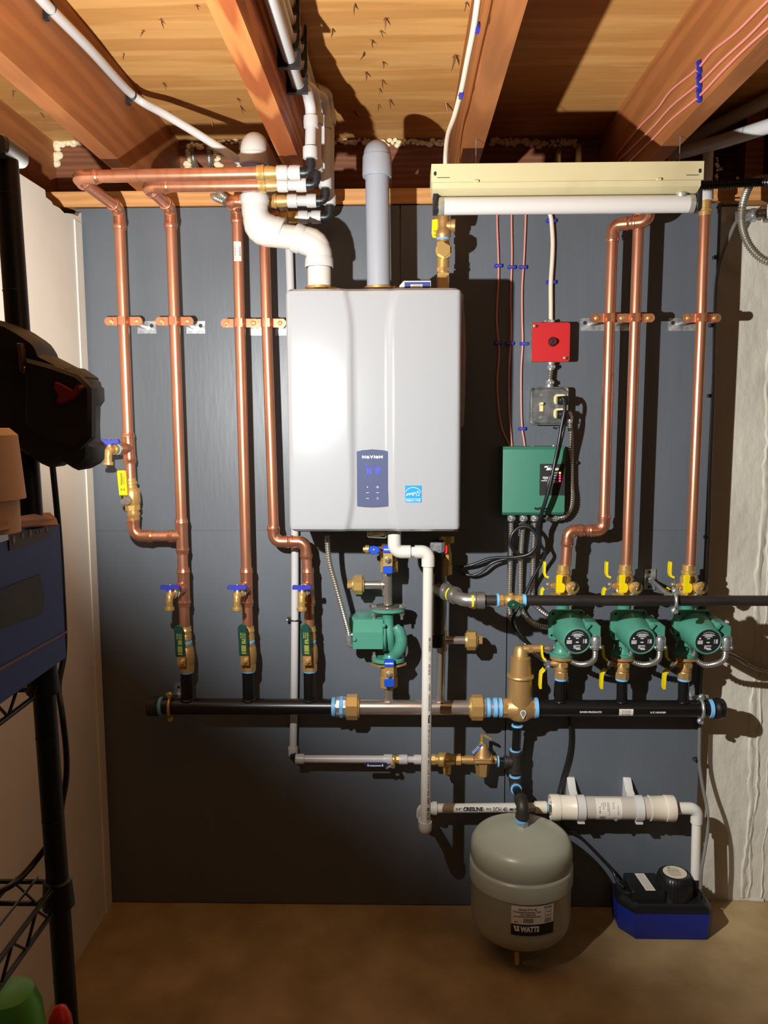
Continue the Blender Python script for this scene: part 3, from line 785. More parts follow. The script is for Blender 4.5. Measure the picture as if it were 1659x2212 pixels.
# union left of the stainless manifold
def union(xs, label, flip=1, group=None):
    # xs: pixel marks from the dope side to the nut side
    t = T('pipe_union', label, 'union', HX(xs[2]), group)
    a = HX(xs[0]); L = abs(HX(xs[1]).x-a.x); d = XA*flip
    mb = MB(); mb.hexn(a+d*.012, a+d*(L-.03), .029, 8); mb.lathe(a+d*.004, d, [(0, RH+.001), (.02, RH+.001), (.022, .026), (L-.03, .027)], 26); t.part('adapter', mb, GALV)
    mb = MB(); mb.lathe(a-d*.002, d, [(0, RH), (.001, RH+.004), (.011, RH+.0045), (.012, RH)], 26)
    mb.lathe(a+d*.020, d, [(0, .027), (.003, .031), (.011, .0305), (.013, .027)], 9); t.part('sealant_ring', mb, DOPE)
    mb = MB(); n0 = a+d*(L-.036); mb.tube([n0, n0+d*.002, n0+d*.032, n0+d*.034], [.0345, .0365, .0365, .0345], 8, True, PI/8); mb.lathe(n0+d*.034, d, [(0, .031), (.004, .029), (.006, RH)], 24); t.part('nut', mb, BRASS)
union((718, 775, 762), 'large brass union between the left header and the stainless manifold', 1)
union((1058, 1016, 1030), 'large brass union between the stainless manifold and the air separator', -1)
RS = .0212
t = T('stainless_manifold', 'stainless manifold pipe with two welded risers under the boiler', 'pipe', HX(900))
mb = MB(); mb.cyl(HX(772), HX(1020), RS, seg=28); t.part('manifold_pipe', mb, STEEL)
c1 = HX(840); s1t = P(840, 1482, DH)
mb = MB(); mb.cyl(c1, V((c1.x, -DH, s1t.z)), .0118, seg=20); mb.lathe(c1+ZA*.019, ZA, [(0, .0165), (.003, .0145), (.005, .012)], 20); t.part('riser', mb, STEEL)
c2 = HX(950); s2t = P(953, 1178, DH)
cr = V((c2.x+.001, -DH, 0)); 
mb = MB(); mb.tube([c2, V((P(953.5, 1400, DH).x, -DH, P(953, 1400, DH).z)), V((P(957, 1190, DH).x, -DH, s2t.z))], .0125, 20); mb.lathe(c2+ZA*.019, ZA, [(0, .0165), (.003, .0145), (.005, .012)], 20); t.part('riser', mb, STEEL)
ct = P(955, 1383, DH)
mb = MB(); mb.cyl(ct, V((P(1008, 1383, DH).x, -DH, ct.z)), .0118, seg=20); mb.cyl(ct-ZA*.03, ct+ZA*.03, .0142, seg=20); t.part('branch', mb, STEEL)
def capped_union(p, d, label, group):
    d = V(d); p = V(p)
    t = T('pipe_union', label, 'union', p, group)
    mb = MB(); mb.lathe(p-d*.004, d, [(0, .0125), (0, .021), (.004, .022), (.006, .02)], 22); mb.tube([p, p+d*.002, p+d*.024, p+d*.026], [.0265, .0285, .0285, .0265], 8, True, PI/8); t.part('nut', mb, BRASS)
    mb = MB(); mb.lathe(p+d*.026, d, [(0, .021), (.004, .020), (.005, .011), (.008, .010)], 22); mb.hexn(p+d*.032, p+d*.044, .0125); t.part('plug', mb, BRASS)
UG = 'capped brass unions on the stainless branches'
capped_union(V((P(1008, 1383, DH).x, -DH, ct.z)), XA, 'capped brass union on the branch right of the white drain pipe', UG)
# stainless tree on the left riser
t = T('stainless_tee', 'stainless tee pipe between the boiler supply valve and the green pump', 'pipe', P(838, 1306, DH))
cl = P(836, 1263, DH)
mb = MB(); mb.cyl(P(838, 1306, DH), V((P(834, 1232, DH).x, -DH, P(836, 1232, DH).z)), .0125, seg=20); mb.cyl(cl-ZA*.03, cl+ZA*.03, .014, seg=20); t.part('riser', mb, STEEL)
mb = MB(); cle = V((P(784, 1263, DH).x, -DH, cl.z)); mb.cyl(cl, cle, .0125, seg=20); mb.lathe(cl-XA*.010, -XA, [(0, .016), (.006, .0155), (.008, .0125)], 20); t.part('branch', mb, STEEL)
capped_union(cle, -XA, 'capped brass union on the branch left of the stainless tee', UG)
# air separator
t = T('air_separator', 'brass air separator with a tall domed body between the two headers', 'air separator', HX(1120))
cs = HX(1123)
mb = MB()
mb.lathe(V((cs.x, -DH, zh-.036)), ZA, [(0, .012), (.002, .024), (.008, .031), (.02, .0345), (.03, .0355), (.125, .0335), (.126, .0375), (.13, .039), (.134, .0375), (.136, .034), (.137, .0315), (.185, .0285), (.188, .024), (.19, .0)], 36)
for s in (-1, 1):
    mb.lathe(cs, XA*s, [(.01, .036), (.03, .031), (.038, .0265), (.044, .0255), (.046, .0255)], 8 if False else 26); mb.hexn(cs+XA*s*.034, cs+XA*s*.05, .0285, 8)
et = V((cs.x+.001, -DH, zh+.142))
top = V((cs.x+.004, -DH, P(1135, 1418, DH).z))
mb.lathe(V((cs.x, -DH, zh+.145)), ZA, [(0, .0285), (.006, .026), (.008, .022), (.03, .0185), (.038, .012), (.04, 0)], 26)
t.part('body', mb, BRONZE)
mb = MB(); e0 = V((cs.x+.002, -DH-.004, zh+.174)); e1 = V((P(1170, 1418, DH).x, -DH-.004, zh+.176))
mb.tube(fillet([e0-ZA*.02, e0, e1], .012), .0115, 14); mb.hexn(e0+XA*.018, e0+XA*.03, .013); mb.cyl(e1, e1+XA*.02, .006, seg=12); t.part('vent_elbow', mb, BRONZE)
mb = MB(); fo = cs+V((.004, -.0372, -.004))
dr = [(.0085*math.cos(q), .002+.0085*math.sin(q)) for q in [PI*k/10 for k in range(-2, 13)]]+[(-.003, -.011), (0, -.0165), (.003, -.011)]
mb.prism(dr, fo, XA, ZA, (0, -.0008, 0)); pl = t.part('badge', mb, PAPER, label='small round paper badge')
mb = MB(); mb.prism([(p[0]*.72, p[1]*.72+.0005) for p in dr], fo+V((0, -.0009, 0)), XA, ZA, (0, -.0004, 0)); t.part('badge_print', mb, INKG, pl)
mb = MB()
for px, w in ((1052, .007), (1065, .012), (1077, .010)):
    mb.lathe(HX(px), XA, [(0, RH), (.001, RH+.0045), (w-.001, RH+.005), (w, RH)], 24)
mb.lathe(HX(1153), XA, [(0, RH+.002), (.001, RH+.006), (.011, RH+.0055), (.012, RH)], 24)
t.part('sealant_ring', mb, DOPE)
mb = MB(); mb.cyl(HX(1046), HX(1092), RH, seg=26); t.part('nipple', mb, GALV)
# right header
t = T('pipe_header', 'black steel header pipe at lower right under the three pumps', 'pipe', HX(1340))
mb = MB(); mb.cyl(HX(1152), HX(1536), RH, seg=28); t.part('header_pipe', mb, BLACKP)
for x, y in ((1210, 1452), (1343, 1449), (1476, 1450)):
    mb = MB(); c = HX(x); mb.cyl(c, V((P(x+1, y, DH).x, -DH, Ph(x, y).z)), .0152, seg=20); mb.lathe(c+ZA*.021, ZA, [(0, .020), (.002, .019), (.004, .016)], 20); t.part('stub', mb, BLACKP)
mb = MB(); mb.lathe(HX(1530), XA, [(0, RH), (.001, RH+.003), (.010, RH+.0035), (.012, RH)], 26); t.part('sealant_ring', mb, DOPE)
mb = MB(); mb.lathe(HX(1540), XA, [(0, RH), (.001, .028), (.008, .030), (.010, .031), (.016, .031), (.017, .028), (.028, .028), (.032, .024), (.033, 0)], 28); t.part('end_cap', mb, PUMPBLK)
fn = oncyl(HX(1249)-XA*0, XA, FR, RH+.0006)
mb = MB()
fn2 = lambda a, b: fn(a, b-.006)
text_fit(mb, 'RAVEN PRODUCTS', 0, 0, 0, w=W(1250, 1537, DH, 46), h=.0052, bold=.03, fn=fn2)
fn3 = oncyl(HX(1400), XA, FR, RH+.0006)
text_fit(mb, 'E-Z HEADER', 0, 0, 0, w=W(1400, 1537, DH, 33), h=.0048, bold=.03, fn=lambda a, b: fn3(a, b-.006))
t.part('lettering', mb, INKW)
fn4 = oncyl(HX(1333), XA, FR, RH+.0007); mb = MB(); w = W(1340, 1537, DH, 30)
for i in range(6):
    a, b = -.016+.022*i/6, -.016+.022*(i+1)/6; mb.add([fn4(0, a), fn4(w, a), fn4(w, b), fn4(0, b)], [(0, 1, 2, 3)])
o = t.part('barcode_label', mb, PAPER, label='small paper barcode label')
mb = MB(); fn5 = oncyl(HX(1333), XA, FR, RH+.0011); barcode(mb, fn5, w*.2, w*.82, -.012, -.001, random.Random(9), 20); bars(mb, fn5, w*.15, w*.85, .0015, .001, random.Random(10)); t.part('barcode', mb, INKK, o)
t = T('pipe_hanger', 'silver ring hanger near the capped right end of the right header', 'hanger', V((HX(1513).x, 0, zh)))
clamp_ring(t, HX(1513), XA, RH)
mb = MB(); c = P(1492, 1499, 0); mb.prism(rrect(.012, .024, .002), V((c.x, 0, c.z)), XA, ZA, (0, -.004, 0)); t.part('plate', mb, GALV)
mb = MB(); mb.tube([V((c.x, -.003, c.z-.010)), V((c.x+.012, -DH, zh+RH+.012))], .0055, 12); mb.hexn(V((c.x, -.004, c.z-.010)), V((c.x, -.014, c.z-.010)), .009); t.part('rod', mb, GALV)
# ================================================================== flange valves and pumps on the right header
BX = mat('armoured_cable', (186, 184, 176), .28, .85)
def lever(mb_v, pts, w, th, tip=None):
    # a bent strip lever: pts centre line, width across 'FR'
    pts = [V(p) for p in pts]
    n = len(pts); L = []; Rr = []
    vs = []; fs = []
    for i, p in enumerate(pts):
        t = (pts[min(i+1, n-1)]-pts[max(i-1, 0)]).normalized()
        nn = t.cross(FR).normalized()
        ww = w*(.75 if i == n-1 else 1)
        for a, b in ((-1, -1), (1, -1), (1, 1), (-1, 1)):
            vs.append(p+nn*th*.5*a+FR*ww*.5*b)
    for i in range(n-1):
        for k in range(4):
            a = i*4+k; b = i*4+(k+1) % 4; fs.append((a, b, b+4, a+4))
    fs.append((3, 2, 1, 0)); fs.append(tuple((n-1)*4+k for k in range(4)))
    mb_v.add(vs, fs)
def flange_oval(mb, c, wx, wy, h):
    # oval two-bolt flange lying level, thickness h upward
    pl = []
    for k in range(40):
        q = 2*PI*k/40
        r = 1.0
        x = wx*math.cos(q); y = wy*math.sin(q)*(1.0+.0*math.cos(2*q))
        pl.append((x, y))
    mb.prism(pl, c, XA, YA, ZA*h, .0012)
def top_valve(o, label, dirt):
    # o: centre of the flange underside, the riser stands on the valve
    o = V(o); t = T('flange_valve', label, 'valve', o, 'brass flange valves over the pumps')
    mb = MB(); flange_oval(mb, o, .036, .036, .010)
    mb.lathe(o+ZA*.009, ZA, [(0, .024), (.004, .0185), (.012, .016), (.018, .02), (.024, .0225), (.046, .0225), (.052, .0185), (.054, .0185)], 24)
    mb.hexn(o+ZA*.044, o+ZA*.06, .021, 8)
    mb.lathe(o+ZA*.058, ZA, [(0, .0175), (.008, .0175), (.010, .0205), (.016, .0205), (.018, .0172), (.034, .017), (.034, .0148)], 22)
    mb.cyl(o+ZA*.032, o+ZA*.032+V((-.036, -.006, 0)), .009, seg=14)
    mb.cyl(o+ZA*.030, o+V((.012, -.05, .038)), .012, seg=16)
    t.part('body', mb, BRASS)
    dv = V((.26, -.94, -.18)).normalized(); cp = o+V((.013, -.050, .038))
    mb = MB(); mb.lathe(cp, dv, [(0, .0125), (.001, .0165), (.014, .0165), (.016, .014), (.0165, .006), (.0175, .005), (.0175, 0)], 26)
    for k in range(18):
        q = 2*PI*k/18; u, w = perp(dv); mb.cyl(cp+dv*.002+(u*math.cos(q)+w*math.sin(q))*.0163, cp+dv*.013+(u*math.cos(q)+w*math.sin(q))*.0163, .0014, seg=6)
    t.part('drain_cap', mb, BRASS)
    mb = MB(); e = cp+dv*.018
    mb.tube(smooth_path([cp+dv*.008+V((.004, 0, .018)), e+V((.004, -.002, .017)), e+V((.003, -.002, .008)), e], 5), .0024, 8); mb.ball(e, .0036, 10, 6)
    t.part('cap_tether', mb, CORDB)
    # big paddle handle facing the viewer
    mb = MB(); pc = o+V((-.019, -.046, .046))
    mb.prism([(-.0085, -.026), (.012, -.026), (.016, -.02), (.0165, -.006), (.013, .0), (.008, .002), (.0085, .022), (.0065, .0255), (-.007, .0255), (-.0085, .022)], pc, V((1, .1, .05)).normalized(), ZA, (0, .006, 0), .0015)
    mb.cyl(pc+V((.007, .004, -.012)), o+V((-.004, -.012, .030)), .006, seg=12)
    t.part('paddle_handle', mb, YELLOW)
    st = o+V((-.040, -.008, .036))
    mb = MB(); mb.cyl(o+ZA*.034+V((-.034, -.006, 0)), st+V((-.008, 0, 0)), .0055, seg=12); mb.ball(st+V((-.006, -.004, .002)), .0065, 12, 8)
    lever(mb, [st+V((.0, .0, .004)), st+V((-.004, .0, .018)), st+V((-.009, 0, .022))], .010, .002)
    lever(mb, [st+V((.0, .004, -.004)), st+V((-.006, .0, -.012)), st+V((-.018, -.002, -.012))], .006, .002)
    t.part('stem', mb, CHROME)
    mb = MB(); lever(mb, [st+V((-.004, 0, .022)), st+V((-.013, 0, .026)), st+V((-.0155, 0, .034)), st+V((-.0155, 0, .058)), st+V((-.0145, 0, .066))], .018, .006)
    t.part('lever', mb, YELLOW)
    mb = MB(); lever(mb, [st+V((-.016, -.002, -.009)), st+V((-.021, -.002, -.013)), st+V((-.0225, -.002, -.022)), st+V((-.023, -.002, -.034))], .016, .0065)
    t.part('lever', mb, YELLOW)
    mb = MB(); mb.hexn(o+V((.012, -.03, .010)), o+V((.012, -.03, .016)), .0062); t.part('bolt', mb, GALV)
    mb = MB(); mb.hexn(o+V((-.012, .03, .010)), o+V((-.012, .03, .016)), .0062); t.part('bolt', mb, GALV)
    return t
def bottom_valve(o, label):
    # o : top of the flange (under the pump)
    o = V(o); t = T('flange_valve', label, 'valve', o-ZA*.07, 'brass flange valves under the pumps')
    mb = MB(); flange_oval(mb, o-ZA*.010, .033, .033, .010)
    mb.lathe(o-ZA*.009, -ZA, [(0, .024), (.004, .019), (.010, .0175), (.014, .0195), (.034, .0195), (.036, .0175), (.038, .0185), (.04, .0185)], 24)
    mb.hexn(o-ZA*.048, o-ZA*.066, .0195, 8)
    mb.lathe(o-ZA*.022+V((-.010, -.004, 0)), V((-1, -.15, 0)), [(0, .013), (.008, .012), (.014, .0095), (.022, .008)], 18)
    mb.cyl(o-ZA*.020, o+V((.004, -.026, -.022)), .0095, seg=14)
    t.part('body', mb, BRONZE)
    st = o+V((-.040, -.010, -.022))
    mb = MB(); mb.cyl(o+V((-.03, -.008, -.022)), st+V((-.004, 0, 0)), .006, seg=12); mb.box(st, (.009, .010, .018), .003, .001)
    lever(mb, [st+V((.0, .0, .006)), st+V((-.006, 0, .013)), st+V((-.012, 0, .016))], .012, .0022)
    lever(mb, [st+V((.004, -.004, -.006)), st+V((-.006, -.004, -.012)), st+V((-.014, -.004, -.018))], .012, .0022)
    t.part('stem', mb, CHROME)
    mb = MB(); lever(mb, [st+V((-.008, 0, .013)), st+V((-.015, 0, .019)), st+V((-.018, 0, .030)), st+V((-.0195, 0, .048)), st+V((-.019, 0, .054))], .016, .0058); t.part('lever', mb, YELLOW)
    mb = MB(); lever(mb, [st+V((-.011, -.004, -.013)), st+V((-.020, -.004, -.023)), st+V((-.0215, -.004, -.034)), st+V((-.0225, -.004, -.062)), st+V((-.021, -.004, -.07))], .018, .0072); t.part('lever', mb, YELLOW)
    mb = MB(); mb.lathe(o-ZA*.066, -ZA, [(0, .0168), (.001, .0185), (.006, .018), (.007, .0155)], 20); t.part('sealant_ring', mb, DOPE)
    return t
def zone_pump(o, label):
    # o : centre between the flanges, on the riser axis. Flanges at +-.080
    o = V(o); t = T('circulator_pump', label, 'pump', o-ZA*.082, 'green circulator pumps over the right header')
    ft, fb = o+ZA*.074, o-ZA*.074
    mb = MB()
    flange_oval(mb, ft, .034, .034, .009); flange_oval(mb, fb-ZA*.009, .034, .034, .009)
    mb.lathe(fb, ZA, [(0, .026), (.006, .0205), (.018, .0185), (.04, .021)], 24)
    mb.lathe(ft, -ZA, [(0, .026), (.006, .0205), (.018, .0185), (.04, .021)], 24)
    mb.lathe(o+V((.008, .034, .0)), FR, [(0, .030), (.004, .042), (.03, .046), (.05, .046)], 32)
    t.part('casing', mb, GREENM)
    mc = o+V((.010, -.020, .006))
    mb = MB()
    fl = [(-.054, -.028), (-.046, -.036), (-.02, -.036), (.04, -.038), (.046, -.03), (.046, .044), (.038, .05), (-.042, .05), (-.054, .04)]
    mb.prism(fl, mc, XA, ZA, (0, -.012, 0), .002)
    c2 = mc+V((.004, -.010, -.003))
    fc = o+V((.017, -.122, -.008))
    dv = (fc-c2); Lv = dv.length
    mb.lathe(c2, dv, [(0, .047), (.004, .0475), (Lv*.55, .0445), (Lv*.86, .0405), (Lv*.95, .039), (Lv*.985, .0375), (Lv, .0345), (Lv-.001, .0335), (Lv-.0025, .033), (Lv-.003, 0)], 44)
    for x, z in ((-.045, -.022), (.035, .043), (-.042, .04)):
        mb.lathe(mc+V((x, -.011, z)), FR, [(0, .006), (.003, .0055), (.003, .0035), (.001, .003), (.001, 0)], 14)
    mo = t.part('motor', mb, GREENM)
    # black round nameplate
    nv = dv.normalized(); u = V((1, 0, 0)); u = (u-nv*u.dot(nv)).normalized(); w = nv.cross(u)*-1
    if w.z < 0: w = -w
    fo = c2+nv*(Lv-.0026)
    mb = MB(); mb.prism(circ(.0325, 40), fo, u, w, nv*.0012); pl = t.part('nameplate', mb, INKK, label='round black nameplate')
    mb = MB(); rnd = random.Random(11); fn = flat(fo+nv*.0015, u, w)
    for y, hw, h in ((.0205, .009, .0012), (.0185, .013, .0012), (.0165, .017, .0014), (.0142, .009, .0012), (.012, .011, .0013), (.0085, .005, .0013), (.0065, .004, .0012), (-.0125, .009, .0011), (-.0147, .010, .0014)):
        bars(mb, fn, -hw, hw, y, h, rnd)
    for k in range(9):       # curved line at the top
        q = PI*.5+.55*(k-4)/4.; r = .0265
        mb.prism([(-.0012, -.0006), (.0012, -.0006), (.0012, .0006), (-.0012, .0006)], fn(r*math.cos(q), r*math.sin(q)), u*math.sin(q)-w*math.cos(q), u*math.cos(q)+w*math.sin(q), nv*.0002)
    for k in range(5): bars(mb, fn, -.0285, -.0145, .0015-k*.0022, .0015, rnd)
    for k in range(6): bars(mb, fn, .0155, .0175, .004-k*.002, .0014, rnd); bars(mb, fn, .020, .026, .004-k*.002, .0014, rnd)
    mb.prism([(-.003, .001), (0, .004), (.003, .001), (.0015, -.001), (-.0015, -.001)], fn(-.0225, .0075), u, w, nv*.0002)
    bars(mb, fn, -.004, .004, -.0045, .003, rnd, .05)
    # maker's mark
    text_fit(mb, 'Taco', fn(-.010, -.0215)+nv*.0001, u, w, w=.0185, h=.0052, italic=.3, bold=.04)
    bars(mb, fn, -.002, .010, -.0245, .002, rnd, .08)
    t.part('lettering', mb, INKW, pl)
    # terminal box
    mb = MB(); tb = o+V((.060, -.068, .012))
    pr = [(-.020, -.034), (.022, -.034), (.024, -.03), (.024, .016), (.008, .028), (-.016, .028), (-.018, .022)]
    mb.prism(pr, tb+V((0, .045, 0)), XA, ZA, (0, -.082, 0), .003)
    mb.prism([(-.024, .01), (-.010, .026), (-.004, .022), (-.018, .004)], tb+V((0, .03, 0)), XA, ZA, (0, -.074, 0), .001)
    t.part('terminal_box', mb, GREENM)
    mb = MB(); ec = tb+V((.008, -.044, -.018))
    mb.ball(ec+V((0, .002, 0)), (.0125, .012, .013)); mb.lathe(ec, -ZA, [(0, .0125), (.02, .0125), (.022, .0105), (.026, .0105), (.028, .0095)], 20)
    mb.tube(fillet([ec+V((-.0115, -.007, -.018)), ec+V((-.0115, -.007, .010)), ec+V((.0, -.008, .013)), ec+V((.0115, -.007, .010)), ec+V((.0115, -.007, -.018))], .006), .0016, 6)
    cn = t.part('cable_connector', mb, GALV)
    for s in (-1, 1):
        mb = MB(); mb.ball(ec+V((s*.013, -.006, -.020)), (.005, .0045, .005), 12, 8); t.part('screw', mb, CHROME, cn)
    for z, s in ((ft, -1), (fb, 1)):
        for sx in (-1, 1):
            mb = MB(); p = z+V((sx*.016 if sx > 0 else -.016, -.026 if sx > 0 else .026, 0))
            mb.hexn(p, p+ZA*s*.007, .0065); mb.cyl(p+ZA*s*.007, p+ZA*s*.018, .0036, seg=10); t.part('bolt', mb, CHROME)
    t.conn = ec-o
    return t
px0 = [1214.5, 1347, 1482.5]
zp = P(1215, 1354, DH).z
cx = [P(x, 1354, DH).x for x in px0]
names = ['first', 'middle', 'last']
O0 = V((cx[0], -DH, zp))
pump = zone_pump(O0, 'green circulator pump nearest the brass air separator'); conn = pump.conn
tv = top_valve(O0+ZA*.087, 'brass flange valve with yellow handles below the copper offset', 1)
bv = bottom_valve(O0-ZA*.083, 'brass flange valve with yellow levers beside the air separator vent')
labs = [('green circulator pump in the middle of the three', 'brass flange valve with yellow handles under the straight middle riser', 'brass flange valve with yellow levers under the middle pump'),
        ('green circulator pump at the right end, past the edge of the boards', 'brass flange valve with yellow handles beside the slanting pipe support rod', 'brass flange valve with yellow levers above the right ring hanger')]
for i in (1, 2):
    d = V((cx[i]-cx[0], 0, 0))
    copy_tree(pump.o, pump.o.location+d, labs[i-1][0]); copy_tree(tv.o, tv.o.location+d, labs[i-1][1]); copy_tree(bv.o, bv.o.location+d, labs[i-1][2])
# armoured whips
for i in range(3):
    e = V((cx[i], -DH, zp))+conn-ZA*.027
    q = lambda x, y, d: V((x, -d, y))
    x0, z0 = e.x, e.z
    base = V((cx[i]+.010, -.04, zp-.135))
    mb = MB(); armored(mb, [e, e+V((.001, .012, -.03)), e+V((-.008, .05, -.055)), e+V((-.03, .085, -.066)), e+V((-.058, .115, -.056)) if i < 2 else e+V((-.056, .115, -.04)), V((cx[i]+.004, -.062, z0-.03)), V((cx[i]-.02, -.03, z0+.01))], .0072)
    solo('armoured_cable', ['armoured cable looping under the pump beside the air separator', 'armoured cable looping under the middle pump', 'armoured cable looping under the pump at the right end'][i], 'cable', mb, BX, 'armoured cables looping under the pumps')
mb = MB(); armored(mb, [P(1553, 1405, .06), P(1585, 1418, .02), P(1610, 1432, -.03), P(1640, 1446, -.034), P(1700, 1458, -.034)], .0062)
solo('armoured_cable', 'armoured cable running away along the concrete wall at right', 'cable', mb, BX)
# ================================================================== gas line
GD = .275
g0 = P(1120, 1297, GD); gz = g0.z
t = T('gas_pipe', 'long black gas pipe running level in front of the pumps to the right edge', 'pipe', g0)
mb = MB(); mb.tube([V((P(1131, 1297, GD).x, -GD, gz)), V((1.6, -GD, gz))], .0137, 22); t.part('pipe', mb, GASP)
mb = MB(); mb.lathe(V((P(1128, 1297, GD).x, -GD, gz)), XA, [(0, .0145), (.001, .0162), (.009, .0165), (.010, .0138)], 22); t.part('sealant_ring', mb, DOPE)
t = T('gas_valve', 'brass gas valve with a dark green tee handle left of the long black pipe', 'valve', V((P(1102, 1297, GD).x, -GD, gz)))
GX = lambda px: V((P(px, 1297, GD).x, -GD, gz))
mb = MB(); mb.cyl(GX(1076), GX(1128), .0138, seg=20); mb.hexn(GX(1077), GX(1087), .0172, 8); mb.hexn(GX(1118), GX(1127), .0165, 8); mb.ball(GX(1102), (.018, .017, .017)); mb.cyl(GX(1104), GX(1104)+V((0, -.028, -.002)), .008, seg=12); mb.hexn(GX(1104)+ZA*.012, GX(1104)+ZA*.02, .006)
t.part('body', mb, BRASS)
mb = MB(); hc = GX(1105)+V((0, -.028, -.003))
mb.prism([(-.016, .001), (-.010, .008), (0, .0115), (.009, .008), (.014, .003), (.030, .004), (.030, -.003), (.012, -.004), (.008, -.010), (-.004, -.0125), (-.012, -.008), (-.015, -.004)], hc, V((1, 0, -.08)).normalized(), ZA, (0, -.008, 0), .002); h = t.part('handle', mb, GREENV)
mb = MB(); mb.hexn(hc+FR*.008, hc+FR*.011, .003, 4); t.part('stem', mb, BRASS, h)
mb = MB(); mb.lathe(GX(1072.5), XA, [(0, .0135), (.001, .0185), (.006, .0185), (.007, .014)], 22); t.part('sealant_ring', mb, DOPE)
# dark drip leg up to the boiler, press tee and press elbow
DL = .155
t = T('gas_pipe', 'black vertical gas pipe and drip leg behind the white drain pipe', 'pipe', P(943, 1398, DL))
x0 = P(944, 1290, DL).x
dl_t = P(946, 1168, DL).z; dl_b = P(944, 1398, DL).z; tz = gz+.008
mb = MB(); mb.tube([V((x0, -DL, dl_t)), V((x0, -DL, dl_b+.01))], .0168, 20); t.part('pipe', mb, GASP)
mb = MB(); mb.lathe(V((x0, -DL, dl_b)), ZA, [(0, .014), (.003, .0195), (.02, .021), (.035, .021), (.038, .017)], 24); t.part('cap', mb, BLACKP)
mb = MB(); mb.lathe(V((x0, -DL, P(944, 1192, DL).z)), ZA, [(0, .017), (.001, .0195), (.006, .019), (.007, .017)], 22); t.part('sealant_ring', mb, DOPE)
mb = MB(); mb.hexn(V((x0, -DL, P(944, 1190, DL).z)), V((x0, -DL, P(944, 1170, DL).z)), .021, 8); t.part('coupling', mb, GALV)
p0 = V((x0, -DL, tz)); p3 = GX(1048); p1 = GX(985); 
t = T('press_fitting', 'grey press elbow with two yellow bands on the gas line', 'fitting', GX(1010))
a = V((x0+.018, -DL-.03, tz)); b = V((P(968, 1289, .21).x, -.215, tz-.0005)); 
mb = MB(); 
pth = fillet([p0+V((.0, -.0, 0)), V((x0+.045, -.235, tz-.004)), V((P(1000, 1296, GD).x, -GD, gz)), p3], .04, 6)
mb.tube(pth, .0178, 22); 
def bead(mb, px, d0, w, r):
    pass
d1 = (V((x0+.045, -.235, tz-.004))-p0).normalized()
mb.lathe(p0+d1*.016, d1, [(0, .0185), (.002, .0215), (.024, .0215), (.026, .0235), (.034, .0235), (.036, .0185)], 24)
mb.lathe(p0+d1*.060, d1, [(0, .0185), (.002, .022), (.010, .0225), (.022, .0205), (.026, .0235), (.032, .0235), (.034, .0185)], 24)
mb.lathe(GX(1012), XA, [(0, .0178), (.004, .0195), (.012, .0225), (.018, .0225), (.020, .0195), (.026, .0195)], 24)
mb.hexn(GX(1031), GX(1046), .0225, 10)
t.part('body', mb, mat('press_steel', (150, 148, 142), .35, .75))
mb = MB(); mb.cyl(GX(1046), GX(1074), .0135, seg=20); t.part('nipple', mb, BLACKIRON)
mb = MB(); q0 = p0+d1*.0805
u, w = perp(d1)
def arcband(mb, c, ax, r, wd, a0, a1, n=8):
    ax = V(ax).normalized(); f = (FR-ax*FR.dot(ax)).normalized(); s = ax.cross(f)
    rows = [[c+ax*e*wd*.5+(f*math.cos(q)+s*math.sin(q))*r for q in [a0+(a1-a0)*k/n for k in range(n+1)]] for e in (-1, 1)]
    mb.grid(rows)
arcband(mb, q0, d1, .0226, .006, -.9, .75); t.part('band', mb, YELLOW)
mb = MB(); arcband(mb, GX(1020), XA, .0231, .0055, -.8, .6); t.part('band', mb, YELLOW)
# support of the gas pipe
t = T('pipe_hanger', 'silver hanger rod and split ring holding the black gas pipe off the boards', 'hanger', P(1403, 1250, 0))
bp = P(1403, 1251, 0); rc = V((P(1457, 1297, GD).x, -GD, gz))
mb = MB(); mb.prism([(-.0165, -.031), (.0165, -.031), (.0165, .031), (-.0165, .031)], bp, XA, ZA, (0, -.005, 0), .001); pl = t.part('plate', mb, GALV)
for z in (.022, -.022):
    mb = MB(); mb.prism(circ(.004, 14), bp+V((-.002, -.0052, z)), XA, ZA, (0, -.0004, 0)); t.part('screw_hole', mb, INKK, pl)
mb = MB(); mb.tube([bp+V((0, -.004, 0)), rc+V((-.004, .016, .006))], .0062, 12); mb.hexn(bp+V((0, -.004, 0)), bp+V((0, -.018, 0)), .010); t.part('rod', mb, GALV)
clamp_ring(t, rc, XA, .0137)
